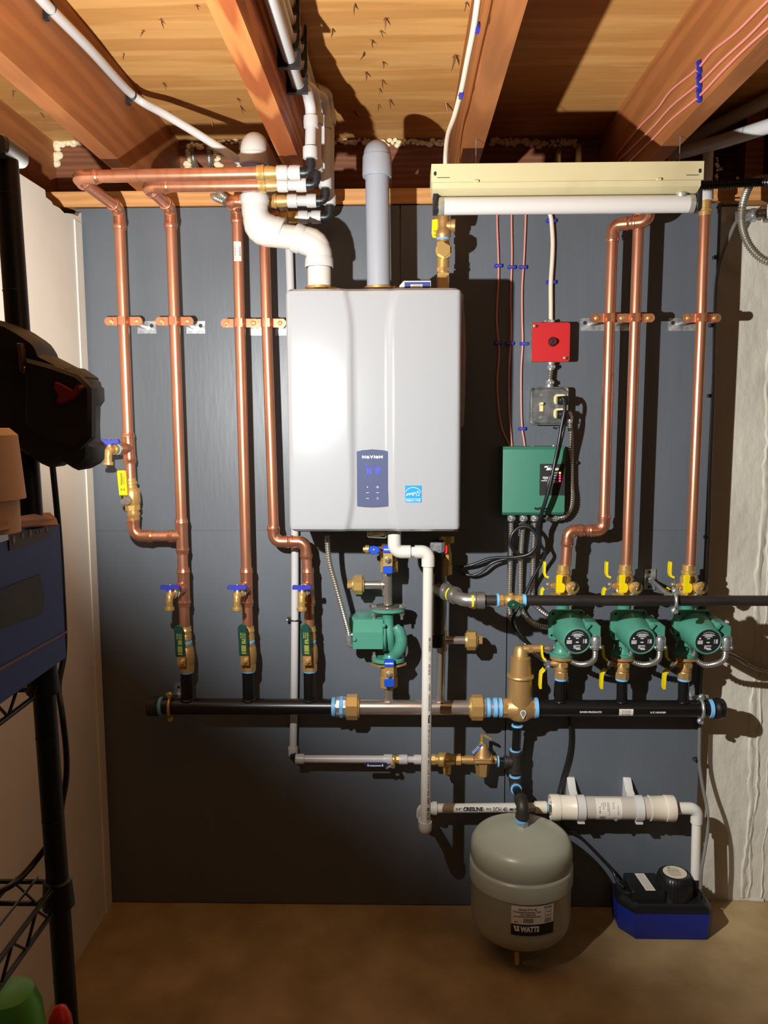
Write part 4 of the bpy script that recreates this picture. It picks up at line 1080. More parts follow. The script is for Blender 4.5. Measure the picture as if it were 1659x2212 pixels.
# ================================================================== boiler
BX0, BX1, BZ0, BZ1, BD = -.2865, .1455, 1.2125, 1.8125, .332
bc = (BX0+BX1)/2; bw = (BX1-BX0)/2; bh = (BZ1-BZ0)
t = T('boiler', 'white wall-hung boiler with a slate display panel', 'boiler', V((bc, -.05, BZ0)))
xl0, xr0 = P(758, 850, BD).x, P(846, 850, BD).x
def chan(z):
    s = abs((z-(BZ0+bh*.5))/(bh*.5)); e = max(0, (s-.62)/.38)
    wl = xl0 - .0165*e*e; wr = xr0 + .0165*e*e
    return wl, wr
def smst(x): x = min(1, max(0, x)); return x*x*(3-2*x)
rcn = .013
NX, NZ = 110, 70
rows = []
for j in range(NZ+1):
    s = j/NZ; z = BZ0+bh*s
    # denser near the edges
    z = BZ0+bh*(.5-.5*math.cos(PI*s))*.25 + (BZ0*.0) + bh*s*.75
    ez = min(z-BZ0, BZ1-z)
    hw = bw-(rcn-math.sqrt(max(0, rcn*rcn-(rcn-min(ez, rcn))**2)))
    row = []
    for i in range(NX+1):
        u = -1+2*i/NX; u = u*.85+.15*math.sin(u*PI/2)
        x = bc+u*hw; ex = hw*(1-abs(u)); e = min(ex, ez)
        drop = rcn-math.sqrt(max(0, rcn*rcn-(rcn-min(e, rcn))**2))
        wl, wr = chan(z)
        dep = .0085*smst((x-(wl-.006))/.018)*smst(((wr+.006)-x)/.022)
        bulge = -.004*(abs(u)**2.)
        row.append(V((x, -BD+drop+dep-bulge, z)))
    rows.append(row)
mb = MB(); mb.grid(rows)
per = rows[0]+[r[-1] for r in rows[1:]]+rows[-1][-2::-1]+[r[0] for r in rows[-2:0:-1]]
mb.grid([per+[per[0]], [V((p.x, -.075, p.z)) for p in per+[per[0]]]])
o = t.part('front_cover', mb, WHITEB)
mb = MB(); mb.prism(rrect(bw-.003, bh/2+.002, .006), V((bc+.0005, -.012, BZ0+bh/2)), XA, ZA, (0, -.215, 0), .002)
mb.prism(rrect(.05, .012, .003), V((bc-.10, -.014, BZ1+.012)), XA, ZA, (0, -.02, 0)); t.part('chassis', mb, CHASSIS)
mb = MB(); mb.prism([(-.215, -.012), (.215, -.012), (.215, .0), (-.215, .0)], V((bc+.002, -.24, BZ0)), XA, V((0, .0, 1)), (0, .2, 0)); t.part('base_plate', mb, CHASSIS)
# display
yd = -BD+.0085+.0012
da, db_ = P(771, 1097, BD), P(839, 972, BD)
dx0, dx1, dz0, dz1 = da.x, db_.x, da.z, db_.z
dw = dx1-dx0; dh = dz1-dz0
pl = [(0, .003), (.25*dw, .0008), (.5*dw, 0), (.75*dw, .0008), (dw, .003), (dw, dh-.004), (.85*dw, dh-.001), (.5*dw, dh+.0015), (.15*dw, dh-.001), (0, dh-.004)]
mb = MB(); mb.prism(pl, V((dx0, yd, dz0)), XA, ZA, (0, -.003, 0), .0008); dp = t.part('display_panel', mb, SLATE, label='slate grey display panel')
fo = V((dx0, yd-.0032, dz0)); fn = flat(fo, XA, ZA)
mb = MB()
ux = dw/69.; uz = dh/126.
xw = 0
for s_, a, b, hh in (('N', 12, 20.5, 5.6), ('a', 21.2, 28.2, 5.6), ('V', 28.4, 37, 5.6), ('I', 37.5, 40, 5.6), ('e', 40.6, 48, 5.6), ('N', 48.6, 57, 5.6)):
    text_fit(mb, s_, fn(a*ux, 108*uz), XA, ZA, w=(b-a)*ux*.92, h=hh*uz*(1.28 if s_ in 'ae' else 1.), bold=.05)
# key symbols
def plus(x, y, s, v=True):
    mb.add([fn((x-s)*ux, (y-.45)*uz), fn((x+s)*ux, (y-.45)*uz), fn((x+s)*ux, (y+.45)*uz), fn((x-s)*ux, (y+.45)*uz)], [(0, 1, 2, 3)])
    if v: mb.add([fn((x-.45)*ux, (y-s)*uz), fn((x+.45)*ux, (y-s)*uz), fn((x+.45)*ux, (y+s)*uz), fn((x-.45)*ux, (y+s)*uz)], [(0, 1, 2, 3)])
plus(45, 45, 2.8); plus(45, 32.5, 2.8, False); plus(23, 32.5, 2.8, False); plus(23, 20, 2.8, False)
mb.torus(fn(45, 19) if False else fn(45*ux, 19.6*uz), YA, 2.1*ux, .00022, 20, 4, .6+PI/2, 2*PI-.6+PI/2); mb.add([fn(44.6*ux, 20*uz), fn(45.4*ux, 20*uz), fn(45.4*ux, 23*uz), fn(44.6*ux, 23*uz)], [(0, 1, 2, 3)])
mb.prism([(-.0015, -.0013), (.0015, -.0013), (.0008, .0006), (.0004, .0017), (-.0004, .0017), (-.0008, .0006)], fn(23*ux, 45*uz), XA, ZA, (0, -.0002, 0))
t.part('lettering', mb, INKW, dp)
mb = MB(); fn = flat(fo, XA, ZA)
mb.prism(rrect(.0017, .0017, .0005), fn(20.5*ux, 94*uz), XA, ZA, (0, -.0003, 0)); mb.torus(fn(39*ux, 94*uz), YA, .0016, .0004, 16, 5); mb.prism(circ(.0009, 10), fn(18.5*ux, 69*uz), XA, ZA, (0, -.0003, 0))
mb.prism(circ(.0007, 10), fn(39*ux, 94*uz), XA, ZA, (0, -.0003, 0))
for s_, x, w in (('1', 22.5, 2.4), ('6', 26.5, 6), ('1', 41, 2.4), ('F', 45.5, 5.5)):
    text_fit(mb, s_, fn(x*ux, 75*uz), XA, ZA, w=w*ux, h=12*uz, bold=.03)
t.part('lit_digits', mb, LEDB, dp, 'glowing blue digits 161F')
# square blue energy sticker
sa, sb = P(875, 1085, BD), P(910, 1048.5, BD)
ys = -BD-.0006; sw, sh = sb.x-sa.x, sb.z-sa.z
def ycov(x): return -BD+.004*abs((x-bc)/bw)**2-.0008
so = V((sa.x, ycov(sa.x)-.0003, sa.z)); su = V((sw, ycov(sb.x)-ycov(sa.x), 0)).normalized()
mb = MB(); mb.prism([(0, 0), (sw, 0), (sw, sh), (0, sh)], so, su, ZA, (0, -.0006, 0)); st = t.part('energy_sticker', mb, STARBLUE, label='square blue energy sticker with a star')
fn = flat(so+V((0, -.0009, 0)), su, ZA); mb = MB(); u = sw/100.
ln = []
def strip(pts, w):
    pts = [V((a, b, 0)) for a, b in pts]
    L_ = []; R_ = []
    for i, p in enumerate(pts):
        d = (pts[min(i+1, len(pts)-1)]-pts[max(0, i-1)]).normalized(); n_ = V((-d.y, d.x, 0))*w*.5
        L_.append(fn(p.x+n_.x, p.y+n_.y)); R_.append(fn(p.x-n_.x, p.y-n_.y))
    mb.grid([L_, R_])
strip([(0, 22*u), (100*u, 22*u)], 1.6*u)
strip([(3*u+0, 66*u)]+[(50*u+56*u*math.cos(q), 34*u+58*u*math.sin(q)) for q in [PI*(.84-.68*k/16) for k in range(17)]]+[(97*u, 66*u)], 2.4*u)
star = [(78*u+(17 if k % 2 == 0 else 7.5)*u*math.cos(PI/2+PI*k/5), 53*u+(19 if k % 2 == 0 else 8)*u*math.sin(PI/2+PI*k/5)) for k in range(11)]
strip(star, 2.4*u)
text_fit(mb, 'energy', fn(9*u, 42*u), (su+ZA*.16).normalized(), ZA, w=56*u, h=19*u, italic=.4)
strip([(5*u, 40*u), (12*u, 43*u), (18*u, 52*u)], 2*u)
text_fit(mb, 'ENERGY STAR', fn(4*u, 5*u), su, ZA, w=92*u, h=13*u)
t.part('lettering', mb, INKW, st)
# vent collars on the boiler top
FD = .215
fl_b = P(690, 608, FD); gr_b = P(818, 606, FD)
for c in (fl_b, gr_b):
    mb = MB(); c = V((c.x, -FD, BZ1)); mb.lathe(c-ZA*.004, ZA, [(0, .040), (.003, .040), (.004, .036), (.016, .036), (.017, .0375), (.023, .0375), (.024, .033)], 30); mb.cyl(c+V((.036, -.012, .013)), c+V((.052, -.012, .013)), .004, seg=10); mb.cyl(c+V((.040, -.018, .013)), c+V((.040, -.006, .013)), .0055, seg=12)
    t.part('vent_collar', mb, BRASS if c.x < -.1 else BRONZE)
# bottom drain trap bits
mb = MB(); c = P(816, 1162, .22); mb.lathe(V((c.x, -.22, BZ0-.004)), -ZA, [(0, .02), (.006, .022), (.008, .0265), (.018, .0265), (.02, .02)], 24); t.part('trap_cap', mb, IVORY)
mb = MB(); mb.tube(fillet([V((c.x-.024, -.235, BZ0)), V((c.x-.026, -.24, BZ0-.026)), V((c.x+.022, -.24, BZ0-.029)), V((c.x+.024, -.235, BZ0))], .004), .0018, 8); t.part('trap_clip', mb, CHROME)
# carton on top
cb = P(868, 608, .2); t = T('small_carton', 'small blue and white carton lying on the boiler top', 'carton', V((P(898, 608, .22).x, -.24, BZ1+.003)))
x0, x1 = P(872, 600, .26).x, P(931, 600, .26).x; z0 = BZ1+.0025; z1 = z0+.0245
mb = MB(); mb.prism([(x0, z0), (x1, z0), (x1, z1), (x0, z1)], (0, -.26, 0), XA, ZA, (0, .05, 0), .0008); mb.prism([(0, 0), (-.012, .006), (-.010, .014), (0, .0245)], V((x0, -.256, z0)), XA, ZA, (0, .042, 0)); t.part('box', mb, PAPER)
mb = MB(); mb.prism([(x0+.002, z0+.001), (x1-.0015, z0+.001), (x1-.0015, z1-.003), (x0+.002, z1-.003)], (0, -.2602, 0), XA, ZA, (0, -.0004, 0)); pb = t.part('blue_face', mb, mat('carton_blue', (36, 56, 120), .5), label='blue printed face')
mb = MB(); lx0 = x0+.017; mb.prism([(lx0, z0+.0035), (lx0+.030, z0+.0035), (lx0+.030, z0+.0155), (lx0, z0+.0155)], (0, -.2608, 0), XA, ZA, (0, -.0003, 0)); lb = t.part('barcode_label', mb, PAPER)
mb = MB(); fn = flat(V((lx0, -.2613, z0+.0035)), XA, ZA); barcode(mb, fn, .002, .028, .0085, .0108, random.Random(2), 26); bars(mb, fn, .004, .026, .0055, .0015, random.Random(3), .1); bars(mb, fn, .002, .011, .0018, .0008, random.Random(4), .1); barcode(mb, fn, .012, .026, .0012, .0025, random.Random(5), 14); t.part('barcode', mb, INKK, lb)
# document pouch on the right side
mb = MB()
rows = []
for k, (px_, w_) in enumerate(((640, .006), (655, .014), (700, .026), (760, .03), (820, .029), (880, .026), (915, .024), (922, .020))):
    z = P(1003, px_, .2).z
    rows.append([V((BX1+.001, -.235, z)), V((BX1+.010, -.24, z)), V((BX1+.002+w_*.62, -.2, z)), V((BX1+.006, -.15, z)), V((BX1+.001, -.11, z))])
mb.grid(rows)
solo('document_pouch', 'clear plastic document pouch bulging from the boiler right side', 'pouch', mb, POUCHM)
# relief valve assembly on the boiler top
t = T('relief_valve', 'bronze relief valve with a yellow tag on the boiler top right', 'valve', V((P(957, 604, .14).x, -.14, BZ1)))
rx = P(957, 560, .14).x; RZ = lambda y: P(957, y, .14).z
rp = lambda y, dx=0., dy=0.: V((rx+dx, -.14+dy, RZ(y)))
mb = MB(); mb.hexn(V((rx, -.14, BZ1+.001)), rp(597), .017, 8); mb.hexn(rp(597), rp(591), .021, 4, PI/4); mb.hexn(rp(588), rp(579), .0185, 6); mb.cyl(rp(592), rp(575), .014)
mb.cyl(rp(580), rp(524), .0165, seg=22); mb.hexn(rp(536), rp(524), .0195, 6); t.part('tee', mb, BRASS)
mb = MB(); c = rp(547); mb.lathe(c, FR, [(.0, .0185), (.026, .0195), (.028, .0215), (.036, .0215), (.036, .019)], 26); mb.hexn(c+FR*.034, c+FR*.046, .0185); t.part('plug', mb, BRASS)
mb = MB(); mb.lathe(rp(524), ZA, [(0, .0165), (.004, .0155), (.008, .016), (.016, .0205), (.026, .0205), (.034, .0165), (.038, .0155), (.05, .0155), (RZ(463)-RZ(524)-.003, .0155), (RZ(463)-RZ(524), .014)], 24)
oc = rp(487); mb.lathe(oc, V((1, -.12, -.05)), [(0, .012), (.020, .0125), (.022, .0165), (.032, .0165), (.032, .012)], 24); t.part('body', mb, BRONZE)
mb = MB(); mb.lathe(rp(519), ZA, [(0, .0155), (.001, .0178), (.007, .0178), (.008, .0158)], 22); t.part('sealant_ring', mb, DOPE)
mb = MB(); mb.hexn(rp(464), rp(458), .006); mb.ball(rp(459), .004, 10, 6); t.part('lift_pin', mb, CHROME)
mb = MB(); pr_ = [(rx-.0205, -.135), (rx-.0215, -.120)]; mb.prism([(0, 0), (.016, 0), (.016, RZ(473)-RZ(514)), (-.002, RZ(475)-RZ(514)), (-.003, .01)], rp(514, -.0275, -.004), XA, ZA, (0, .003, 0), .0005); tg = t.part('tag', mb, YELLOW, label='yellow tag')
mb = MB(); mb.prism([(0, 0), (.013, 0), (.013, .006), (0, .006)], rp(474, -.026, -.004), XA, ZA, (0, .0025, 0)); bars(mb, flat(rp(512, -.026, -.0043), XA, ZA), .001, .009, .003, .002, random.Random(1)); bars(mb, flat(rp(512, -.026, -.0043), XA, ZA), .001, .009, .014, .002, random.Random(2)); t.part('tag_print', mb, mat('tag_brown', (110, 84, 40), .6), tg)
# ================================================================== flues
RF = .0302
def socket(mb, p, ax, r, L, th=.004, rim=.0022):
    ax = V(ax).normalized(); mb.lathe(V(p), ax, [(0, r+.001), (0, r+th+.001), (L*.12, r+th+rim), (L-.004, r+th+rim*.5), (L, r+th), (L, r+.001)], 32)
t = T('flue_pipe', 'white plastic flue pipe snaking up from the boiler and back through the rim', 'flue pipe', fl_b)
w0 = V((fl_b.x, -FD, BZ1+.012)); e2 = P(690, 560, FD); e2 = V((w0.x, -FD, P(690, 545, FD).z))
u1 = P(551, 470, FD); u0_ = V((P(551, 470, FD).x, -FD, P(551, 487, FD).z)); up = V((u0_.x, -FD, P(552, 290, FD).z-.022)); bk = V((up.x, .28, up.z+.0))
mb = MB(); mb.tube(fillet([w0, V((w0.x, -FD, P(690, 519, FD).z)), V((u0_.x, -FD, P(551, 504, FD).z)), V((u0_.x, -FD, P(551, 400, FD).z))], [0, .03, .03, 0], 4), RF, 28); 
t.part('pipe', mb, PVC)
# lower elbow (short sweep) and upper elbow (long sweep)
mid = P(613, 506, FD); 
dg = V((P(655, 520, FD).x-P(585, 494, FD).x, 0, P(655, 520, FD).z-P(585, 494, FD).z)).normalized()
def sweep(mb, a, c, b, r, rad): mb.tube(fillet([a, c, b], rad, 12), r, 30, True)
c_low = V((w0.x, -FD, 0)); 
pl_ = P(632, 511, FD); tt = (w0.x-pl_.x)/dg.x; c_low = V((w0.x, -FD, pl_.z+dg.z*tt))
tt2 = (u0_.x-pl_.x)/dg.x; c_up = V((u0_.x, -FD, pl_.z+dg.z*tt2))
mb = MB(); a_ = V((w0.x, -FD, P(690, 578, FD).z)); b_ = P(640, 514, FD); b_.y = -FD
sweep(mb, a_, c_low, b_, RF+.0035, .058); socket(mb, a_, ZA, RF+.0008, .024); socket(mb, P(636, 512.5, FD), dg, RF+.0008, .022); t.part('elbow', mb, PVCW)
mb = MB(); a2 = V((u0_.x, -FD, P(551, 423, FD).z)); b2 = P(606, 503, FD)
sweep(mb, a2, c_up, b2, RF+.0035, .088); socket(mb, a2, -ZA, RF+.0008, .022); socket(mb, b2+dg*.004, -dg, RF+.0008, .024); t.part('elbow', mb, PVCW)
mb = MB(); sweep(mb, V((up.x, -FD, P(552, 358, FD).z)), V((up.x, -FD, up.z)), bk, RF+.0035, .045); socket(mb, V((up.x, -FD, P(552, 356, FD).z)), ZA, RF+.0008, .026); t.part('elbow', mb, PVCW)
mb = MB()
for p, ax in ((a2+ZA*.001, ZA), (P(648, 517, FD), dg), (V((up.x, -FD, P(552, 357, FD).z)), -ZA)): mb.lathe(p, ax, [(0, RF+.0009), (.001, RF+.0015), (.006, RF+.0012), (.007, RF+.0003)], 28)
t.part('primer_ring', mb, PRIMER)
mb = MB(); mb.tube([w0, V((w0.x, -FD, BZ1+.022))], RF+.002, 28); t.part('adapter', mb, BRASS)
fn = oncyl(V((up.x, -FD, P(552, 402, FD).z)), ZA, FR, RF+.0005); mb = MB(); text_fit(mb, 'PVC', 0, 0, 0, h=.010, fn=lambda a, b: fn(a-.022, b-.010)); text_fit(mb, 'duct', 0, 0, 0, h=.008, fn=lambda a, b: fn(a+.044, b-.010)); t.part('lettering', mb, INKK)
t = T('vent_pipe', 'grey plastic vent pipe rising straight from the boiler and back through the rim', 'vent pipe', gr_b)
g0_ = V((gr_b.x, -FD, BZ1+.012)); gtop = P(815, 312, FD); gx2 = P(814.5, 330, FD).x
gk = V((gx2, -FD, gtop.z-.020))
mb = MB(); mb.tube([g0_, V((gx2, -FD, gtop.z-.07))], RF, 28); t.part('pipe', mb, GREYP)
mb = MB(); zb = P(815, 383, FD).z; sweep(mb, V((gx2, -FD, zb+.03)), V((gx2, -FD, gk.z)), V((gx2, .28, gk.z)), RF+.004, .038); socket(mb, V((gx2, -FD, zb)), ZA, RF+.0008, .052, .0045); t.part('elbow', mb, GREYP)
# ================================================================== milky tubes on the joist and their elbows
def pex_ring(mb, p, ax, r): ax = V(ax).normalized(); mb.lathe(V(p)-ax*.013, ax, [(0, r+.0005), (.0005, r+.0035), (.013, r+.0042), (.0255, r+.0035), (.026, r+.0005)], 22)
RPX = .0135
specs = [  # y distance, start x px (adapter), y px, elbow px
    (.385, 556, 389, 671, 'front upper', A_end), (.30, 590, 402, 683, 'rear upper', B_end),
    (.165, 596, 437, 703, 'front lower', C_end), (.095, 606, 464, 712, 'rear lower', D_end)]
jx = -.255
drop_top = [P(668, 262, .385).z]*4
for i, (d, xa, yp, xe, nm_, e0) in enumerate(specs):
    z = e0.z
    xA_ = e0.x; xE = P(xe, yp, d).x
    t = T('plastic_tube', 'milky plastic tube run fed by the %s copper line, turning up onto the joist' % nm_, 'tube', V((xE, -d, z)), 'milky tubes beside the knotty joist')
    S = V((xA_, -d, z)); E_ = V((xE, -d, z))
    mb = MB(); mb.lathe(S-XA*.036, XA, [(0, RC+.0003), (.001, RC+.003), (.012, RC+.0032), (.014, RC+.0045), (.018, RC+.0045), (.02, RC+.001), (.036, RC+.001), (.046, RC-.001), (.055, RC-.001)], 22); t.part('adapter', mb, BRASS)
    x1_ = S.x+.024; x2_ = E_.x-.030
    mb = MB(); mb.tube([V((x1_-.012, -d, z)), V((x2_+.006, -d, z))], RPX, 20); t.part('jumper', mb, PEX)
    mb = MB(); pex_ring(mb, V((x1_, -d, z)), XA, RPX); t.part('ring', mb, PEX)
    mb = MB(); pex_ring(mb, V((x2_-.006, -d, z)), XA, RPX); t.part('ring', mb, PEX)
    mb = MB(); mb.tube(fillet([V((x2_, -d, z)), E_, E_+ZA*.03], .012), .0105, 16); mb.lathe(E_+ZA*.012, ZA, [(0, .0125), (.012, .0125), (.013, .0105)], 18); mb.lathe(E_-XA*.012, -XA, [(0, .0125), (.012, .0125), (.013, .0105)], 18); t.part('elbow', mb, PEXB)
    ztop = [2.238, 2.247, 2.256, 2.262][i]; zr = [2.232, 2.268, 2.304, 2.338][i]
    mb = MB(); pex_ring(mb, E_+ZA*.044, ZA, RPX); t.part('ring', mb, PEX)
    tp = V((E_.x+.002, -d+.006, zr-.045))
    mb = MB(); mb.tube([E_+ZA*.034, tp], RPX-.0005, 20); t.part('riser', mb, PEX)
    mb = MB(); pex_ring(mb, tp-ZA*.006, ZA, RPX); t.part('ring', mb, PEX)
    off = jx+.024
    mb = MB(); mb.tube(smooth_path([tp, tp+V((0, -.004, .022)), V((tp.x-.002, -d-.012, zr-.008)), V((tp.x-.004, -d-.035, zr)), V((off+(tp.x-off)*.25, -d-.075, zr)), V((off, -d-.13, zr)), V((off, -1.0, zr)), V((off, -2.2, zr))], 6), RPX-.0005, 16); t.part('run', mb, PEX)
# black carriers on the joist
for y, lab, zs in ((-.60, 'black tube carrier on the joist, nearer of the two in view', (2.232, 2.268, 2.304, 2.338)), (-.47, 'black tube carrier on the joist, farther of the two in view', (2.232, 2.268, 2.304, 2.338))):
    t = T('tube_carrier', lab, 'bracket', V((jx, y, 2.2)), 'black tube carriers on the joist')
    for z in zs:
        mb = MB(); x = jx
        pl = [(0, -.0195), (.046, -.0195), (.046, .012), (.041, .0175), (.0395, .004)]+[(.024+.0148*math.cos(q), .0148*math.sin(q)) for q in [-PI*k/8 for k in range(0, 9)]]+[(.006, .0175), (0, .0185)]
        mb.prism(pl, V((x+.0005, y, z)), XA, ZA, (0, .014, 0)); t.part('hook', mb, PEXB)
# white plastic line on the wide joist
t = T('plastic_tube', 'white plastic tube stapled along the wide joist and dropping behind the flue', 'tube', P(400, 260, .35))
j1x = -.70
def J1(px, py): return PX(px, py, j1x+.016)
pts = [J1(60, -40), J1(95, 5), J1(190, 102), J1(286, 205)]
_A, _B = J1(286, 205), P(522, 352, .16)
e_ = [_A+(_B-_A)*.3+V((0, 0, .002)), _A+(_B-_A)*.65+V((0, 0, .004)), _B, P(570, 400, .06), P(612, 450, .02), P(622, 500, .014)]
mb = MB(); mb.tube(smooth_path(pts+e_, 6), .0105, 16); t.part('tube', mb, PEX)
for px, py in ((109, 16), (285, 205)):
    c = J1(px, py); mb = MB(); mb.torus(c+V((-.002, 0, 0)), YA, .0115, .003, 18, 8); mb.box(c+V((-.009, 0, -.016)), (.010, .010, .016), .002); t.part('clip', mb, PEXB)
# lower end of that white line : down the boards to the black elbow
RW_ = .0112; WD = .026
wv = [P(624, 515, WD), P(632, 800, WD), P(637, 1170, WD), P(636, 1450, WD), P(633, 1625, WD)]
fe = P(633, 1641, WD+.018)
t = T('plastic_tube', 'white plastic feed tube running down the boards behind the boiler', 'tube', wv[-1])
mb = MB(); mb.tube(smooth_path(wv, 5), RW_, 16); t.part('tube', mb, PEX)
mb = MB(); pex_ring(mb, P(633, 1622, WD), ZA, RW_); t.part('ring', mb, PEX)
mb = MB(); c = P(637, 1339, WD); mb.torus(c, ZA, RW_+.0015, .0022, 18, 8); mb.box(c+V((-.018, .008, 0)), (.012, .012, .012), .002); t.part('clip', mb, PEXB)
mb = MB(); mb.lathe(P(631, 1339, WD)+V((-.014, -.004, 0)), FR, [(0, .004), (.003, .0035), (.004, 0)], 12); t.part('clip_screw', mb, CHROME)
# ================================================================== light fixture (off)
LD = .47
fa, fb_ = P(932, 352, LD), P(1522, 350, LD)
z_t = (fa.z+fb_.z)/2; fx0, fx1 = fa.x, fb_.x
def FZ(y): return P(1226, y, LD).z + (z_t-P(1226, 351, LD).z)
t = T('light_fixture', 'cream single-tube strip light hung under the joists, switched off', 'light fixture', V(((fx0+fx1)/2, -LD+.04, FZ(412))))
zt, zm_, zl = FZ(351), FZ(391), FZ(412)
mb = MB(); mb.prism([(0, zt), (.085, zt), (.085, zm_), (0, zm_)], V((fx0, -LD, 0)), YA, ZA, (fx1-fx0, 0, 0), .0008); hs = t.part('housing', mb, CREAMF)
mb = MB(); mb.prism([(.001, zm_-.0005), (.084, zm_-.0005), (.084, zl+.006), (.06, zl), (.022, zl), (.001, FZ(404))], V((fx0+.002, -LD, 0)), YA, ZA, (fx1-fx0-.008, 0, 0)); t.part('ballast_cover', mb, CREAMF)
for px in (948, 1022, 1438, 1504):
    mb = MB()
    if px in (948, 1504): mb.prism(circ(.0032, 14), V((P(px-8 if px < 1000 else px+8, 372, LD).x, -LD-.0002, FZ(372))), XA, V((0, 0, 1.5)), (0, -.0004, 0)); t.part('hole', mb, INKK, hs)
for px in (1029, 1423):
    mb = MB(); c = V((P(px, 390, LD).x, -LD, FZ(390))); mb.box(c+V((0, -.002, 0)), (.011, .005, .005), .0015, .001); t.part('latch', mb, CREAMF)
for px in (958, 1496):
    mb = MB(); c = V((P(px, 381, LD).x, -LD-.0003, FZ(381))); mb.box(c, (.028, .0006, .0012)); t.part('slot', mb, INKK, hs)
tz_ = FZ(434); ty = -LD+.035; TR = W(1200, 434, LD-.035, 18.6)
tx0, tx1 = P(946, 434, LD-.035).x, P(1500, 434, LD-.035).x
mb = MB(); mb.cyl(V((tx0+.012, ty, tz_)), V((tx1-.012, ty, tz_)), TR, seg=32); tb = t.part('tube', mb, TUBEW)
for s, x in ((1, tx0), (-1, tx1)):
    mb = MB(); mb.lathe(V((x, ty, tz_)), XA*s, [(0, .006), (0, TR-.002), (.002, TR+.0006), (.012, TR+.0006), (.014, TR)], 28); t.part('tube_end', mb, TUBEEND, tb)
    mb = MB(); c = V((x-s*.006, ty, tz_)); mb.prism([(-.017, FZ(405)-tz_), (.017, FZ(405)-tz_), (.018, .008), (.018, -.012), (.012, -.018), (-.012, -.018), (-.018, -.012), (-.018, .008)], c+V((-.0055, 0, 0)), YA, ZA, (.011, 0, 0), .001); t.part('lampholder', mb, PEXB)
mb = MB(); c = V((P(1473, 410, LD-.03).x, -LD+.03, zl)); mb.lathe(c, -ZA, [(0, .012), (.007, .012), (.010, .010), (.011, .0)], 20); t.part('starter', mb, TUBEEND)
mb = MB(); mb.tube([V((.17, -LD+.07, zt)), V((.17, -LD+.07, ZJ+.003))], .0008, 6); t.part('hanger_wire', mb, GALV)
mb = MB(); mb.tube([V((.635, -LD+.07, zt)), V((.635, -LD+.07, ZJ+.003))], .0008, 6); t.part('hanger_wire', mb, GALV)
# ================================================================== wires stapled to the boards
def staple(c, ux, w, label, group, up=ZA, out=FR, h=.0048):
    c = V(c); ux = V(ux).normalized(); out = V(out)
    t = T('cable_staple', label, 'staple', c, group)
    mb = MB(); mb.prism([(-w/2, -h), (w/2, -h), (w/2+.0015, 0), (w/2, h), (-w/2, h), (-w/2-.0015, 0)], c-out*.0, ux, up, out*.0085, .0012); s = t.part('saddle', mb, BLUESTAP)
    mb = MB(); mb.tube(fillet([c+ux*(-w*.36)+out*.002, c+ux*(-w*.34)+out*.0093, c+ux*(w*.26)+out*.0093, c+ux*(w*.28)+out*.002], .002, 3), .0009, 6); t.part('wire_staple', mb, GALV, s)
    return t
SGL = 'blue staples on the thermostat wires'
w1 = [(1075, 445), (1074, 480), (1076, 540), (1077, 600), (1073, 690), (1078, 760), (1074, 830), (1080, 905), (1092, 945), (1110, 968)]
w2 = [(1106, 445), (1105, 480), (1106, 560), (1103, 640), (1104, 720), (1099, 800), (1100, 890), (1104, 940), (1106, 966)]
w3 = [(1136, 445), (1135, 490), (1132, 560), (1128, 620), (1128, 690), (1129, 740), (1126, 800), (1126, 880), (1128, 926), (1131, 945), (1134, 966)]
def wire(pts, r, label, name='wire', mt=PINKW, d0=.006, cat='wire', end=None, start=None):
    L_ = [P(x, y, d0) for x, y in pts]
    if start: L_ = start+L_
    if end: L_ = L_+end
    mb = MB(); mb.tube(smooth_path(L_, 7), r, 8)
    return solo(name, label, cat, mb, mt)
wire(w1, .0026, 'pink thermostat wire running down the boards, leftmost of the three', end=[P(1152, 965, .045)])
wire(w2, .0026, 'pink thermostat wire running down the boards, second of the three')
wire(w3, .0026, 'pink thermostat wire running down the boards, third and most lit')
for px, py, wn in ((1076, 575, 'left wire under the light fixture'), (1105, 578, 'second wire under the light fixture'), (1129, 578, 'third wire, level with its neighbours'), (1107, 455, 'second wire right at the fluorescent tube'), (1136, 455, 'third wire right at the fluorescent tube'),
                   (1131, 743, 'third wire beside the red switch plate'), (1127, 926, 'third wire just above the green controller'), (1076, 741, 'left wire inside the boiler shadow'), (1101, 742, 'second wire inside the boiler shadow')):
    staple(P(px, py, .0005), XA, .021, 'blue staple holding the ' + wn, SGL)
cab = [(1189, 440), (1187, 456), (1191, 475), (1194, 520), (1193, 560), (1190, 610), (1190, 660), (1190, 698)]
mb = MB(); mb.tube(smooth_path([P(x, y, .010) for x, y in cab], 7), .0062, 12)
solo('cable', 'thick cream cable running down to the red switch box', 'cable', mb, NMW)
for py, wn in ((478, 'near the light fixture'), (610, 'above the red box')):
    staple(P(1190, py, .002), XA, .026, 'blue staple on the cream cable ' + wn, SGL, h=.005)
# cable down the joist
def J3(px, py): return PX(px, py, .146-.008)
mb = MB(); mb.tube(smooth_path([P(1034, -10, 1.02), P(1024, 60, .93), P(1010, 130, .80), P(998, 190, .68), P(982, 250, .55), P(968, 290, .42), P(963, 330, .33), P(962, 372, .27), P(962, 430, .1), P(966, 452, .04)], 6), .0055, 10)
solo('cable', 'cream cable running along the joist and down behind the light fixture', 'cable', mb, NMW)
for px, py, d in ((1026, 60, .93), (992, 205, .66)):
    staple(P(px, py, d)+V((.008, 0, 0)), YA, .022, 'blue staple on the cable along the joist, %s' % ('nearer the room' if py < 100 else 'nearer the wall'), 'blue staples on the joists', out=V((-1, 0, 0)))
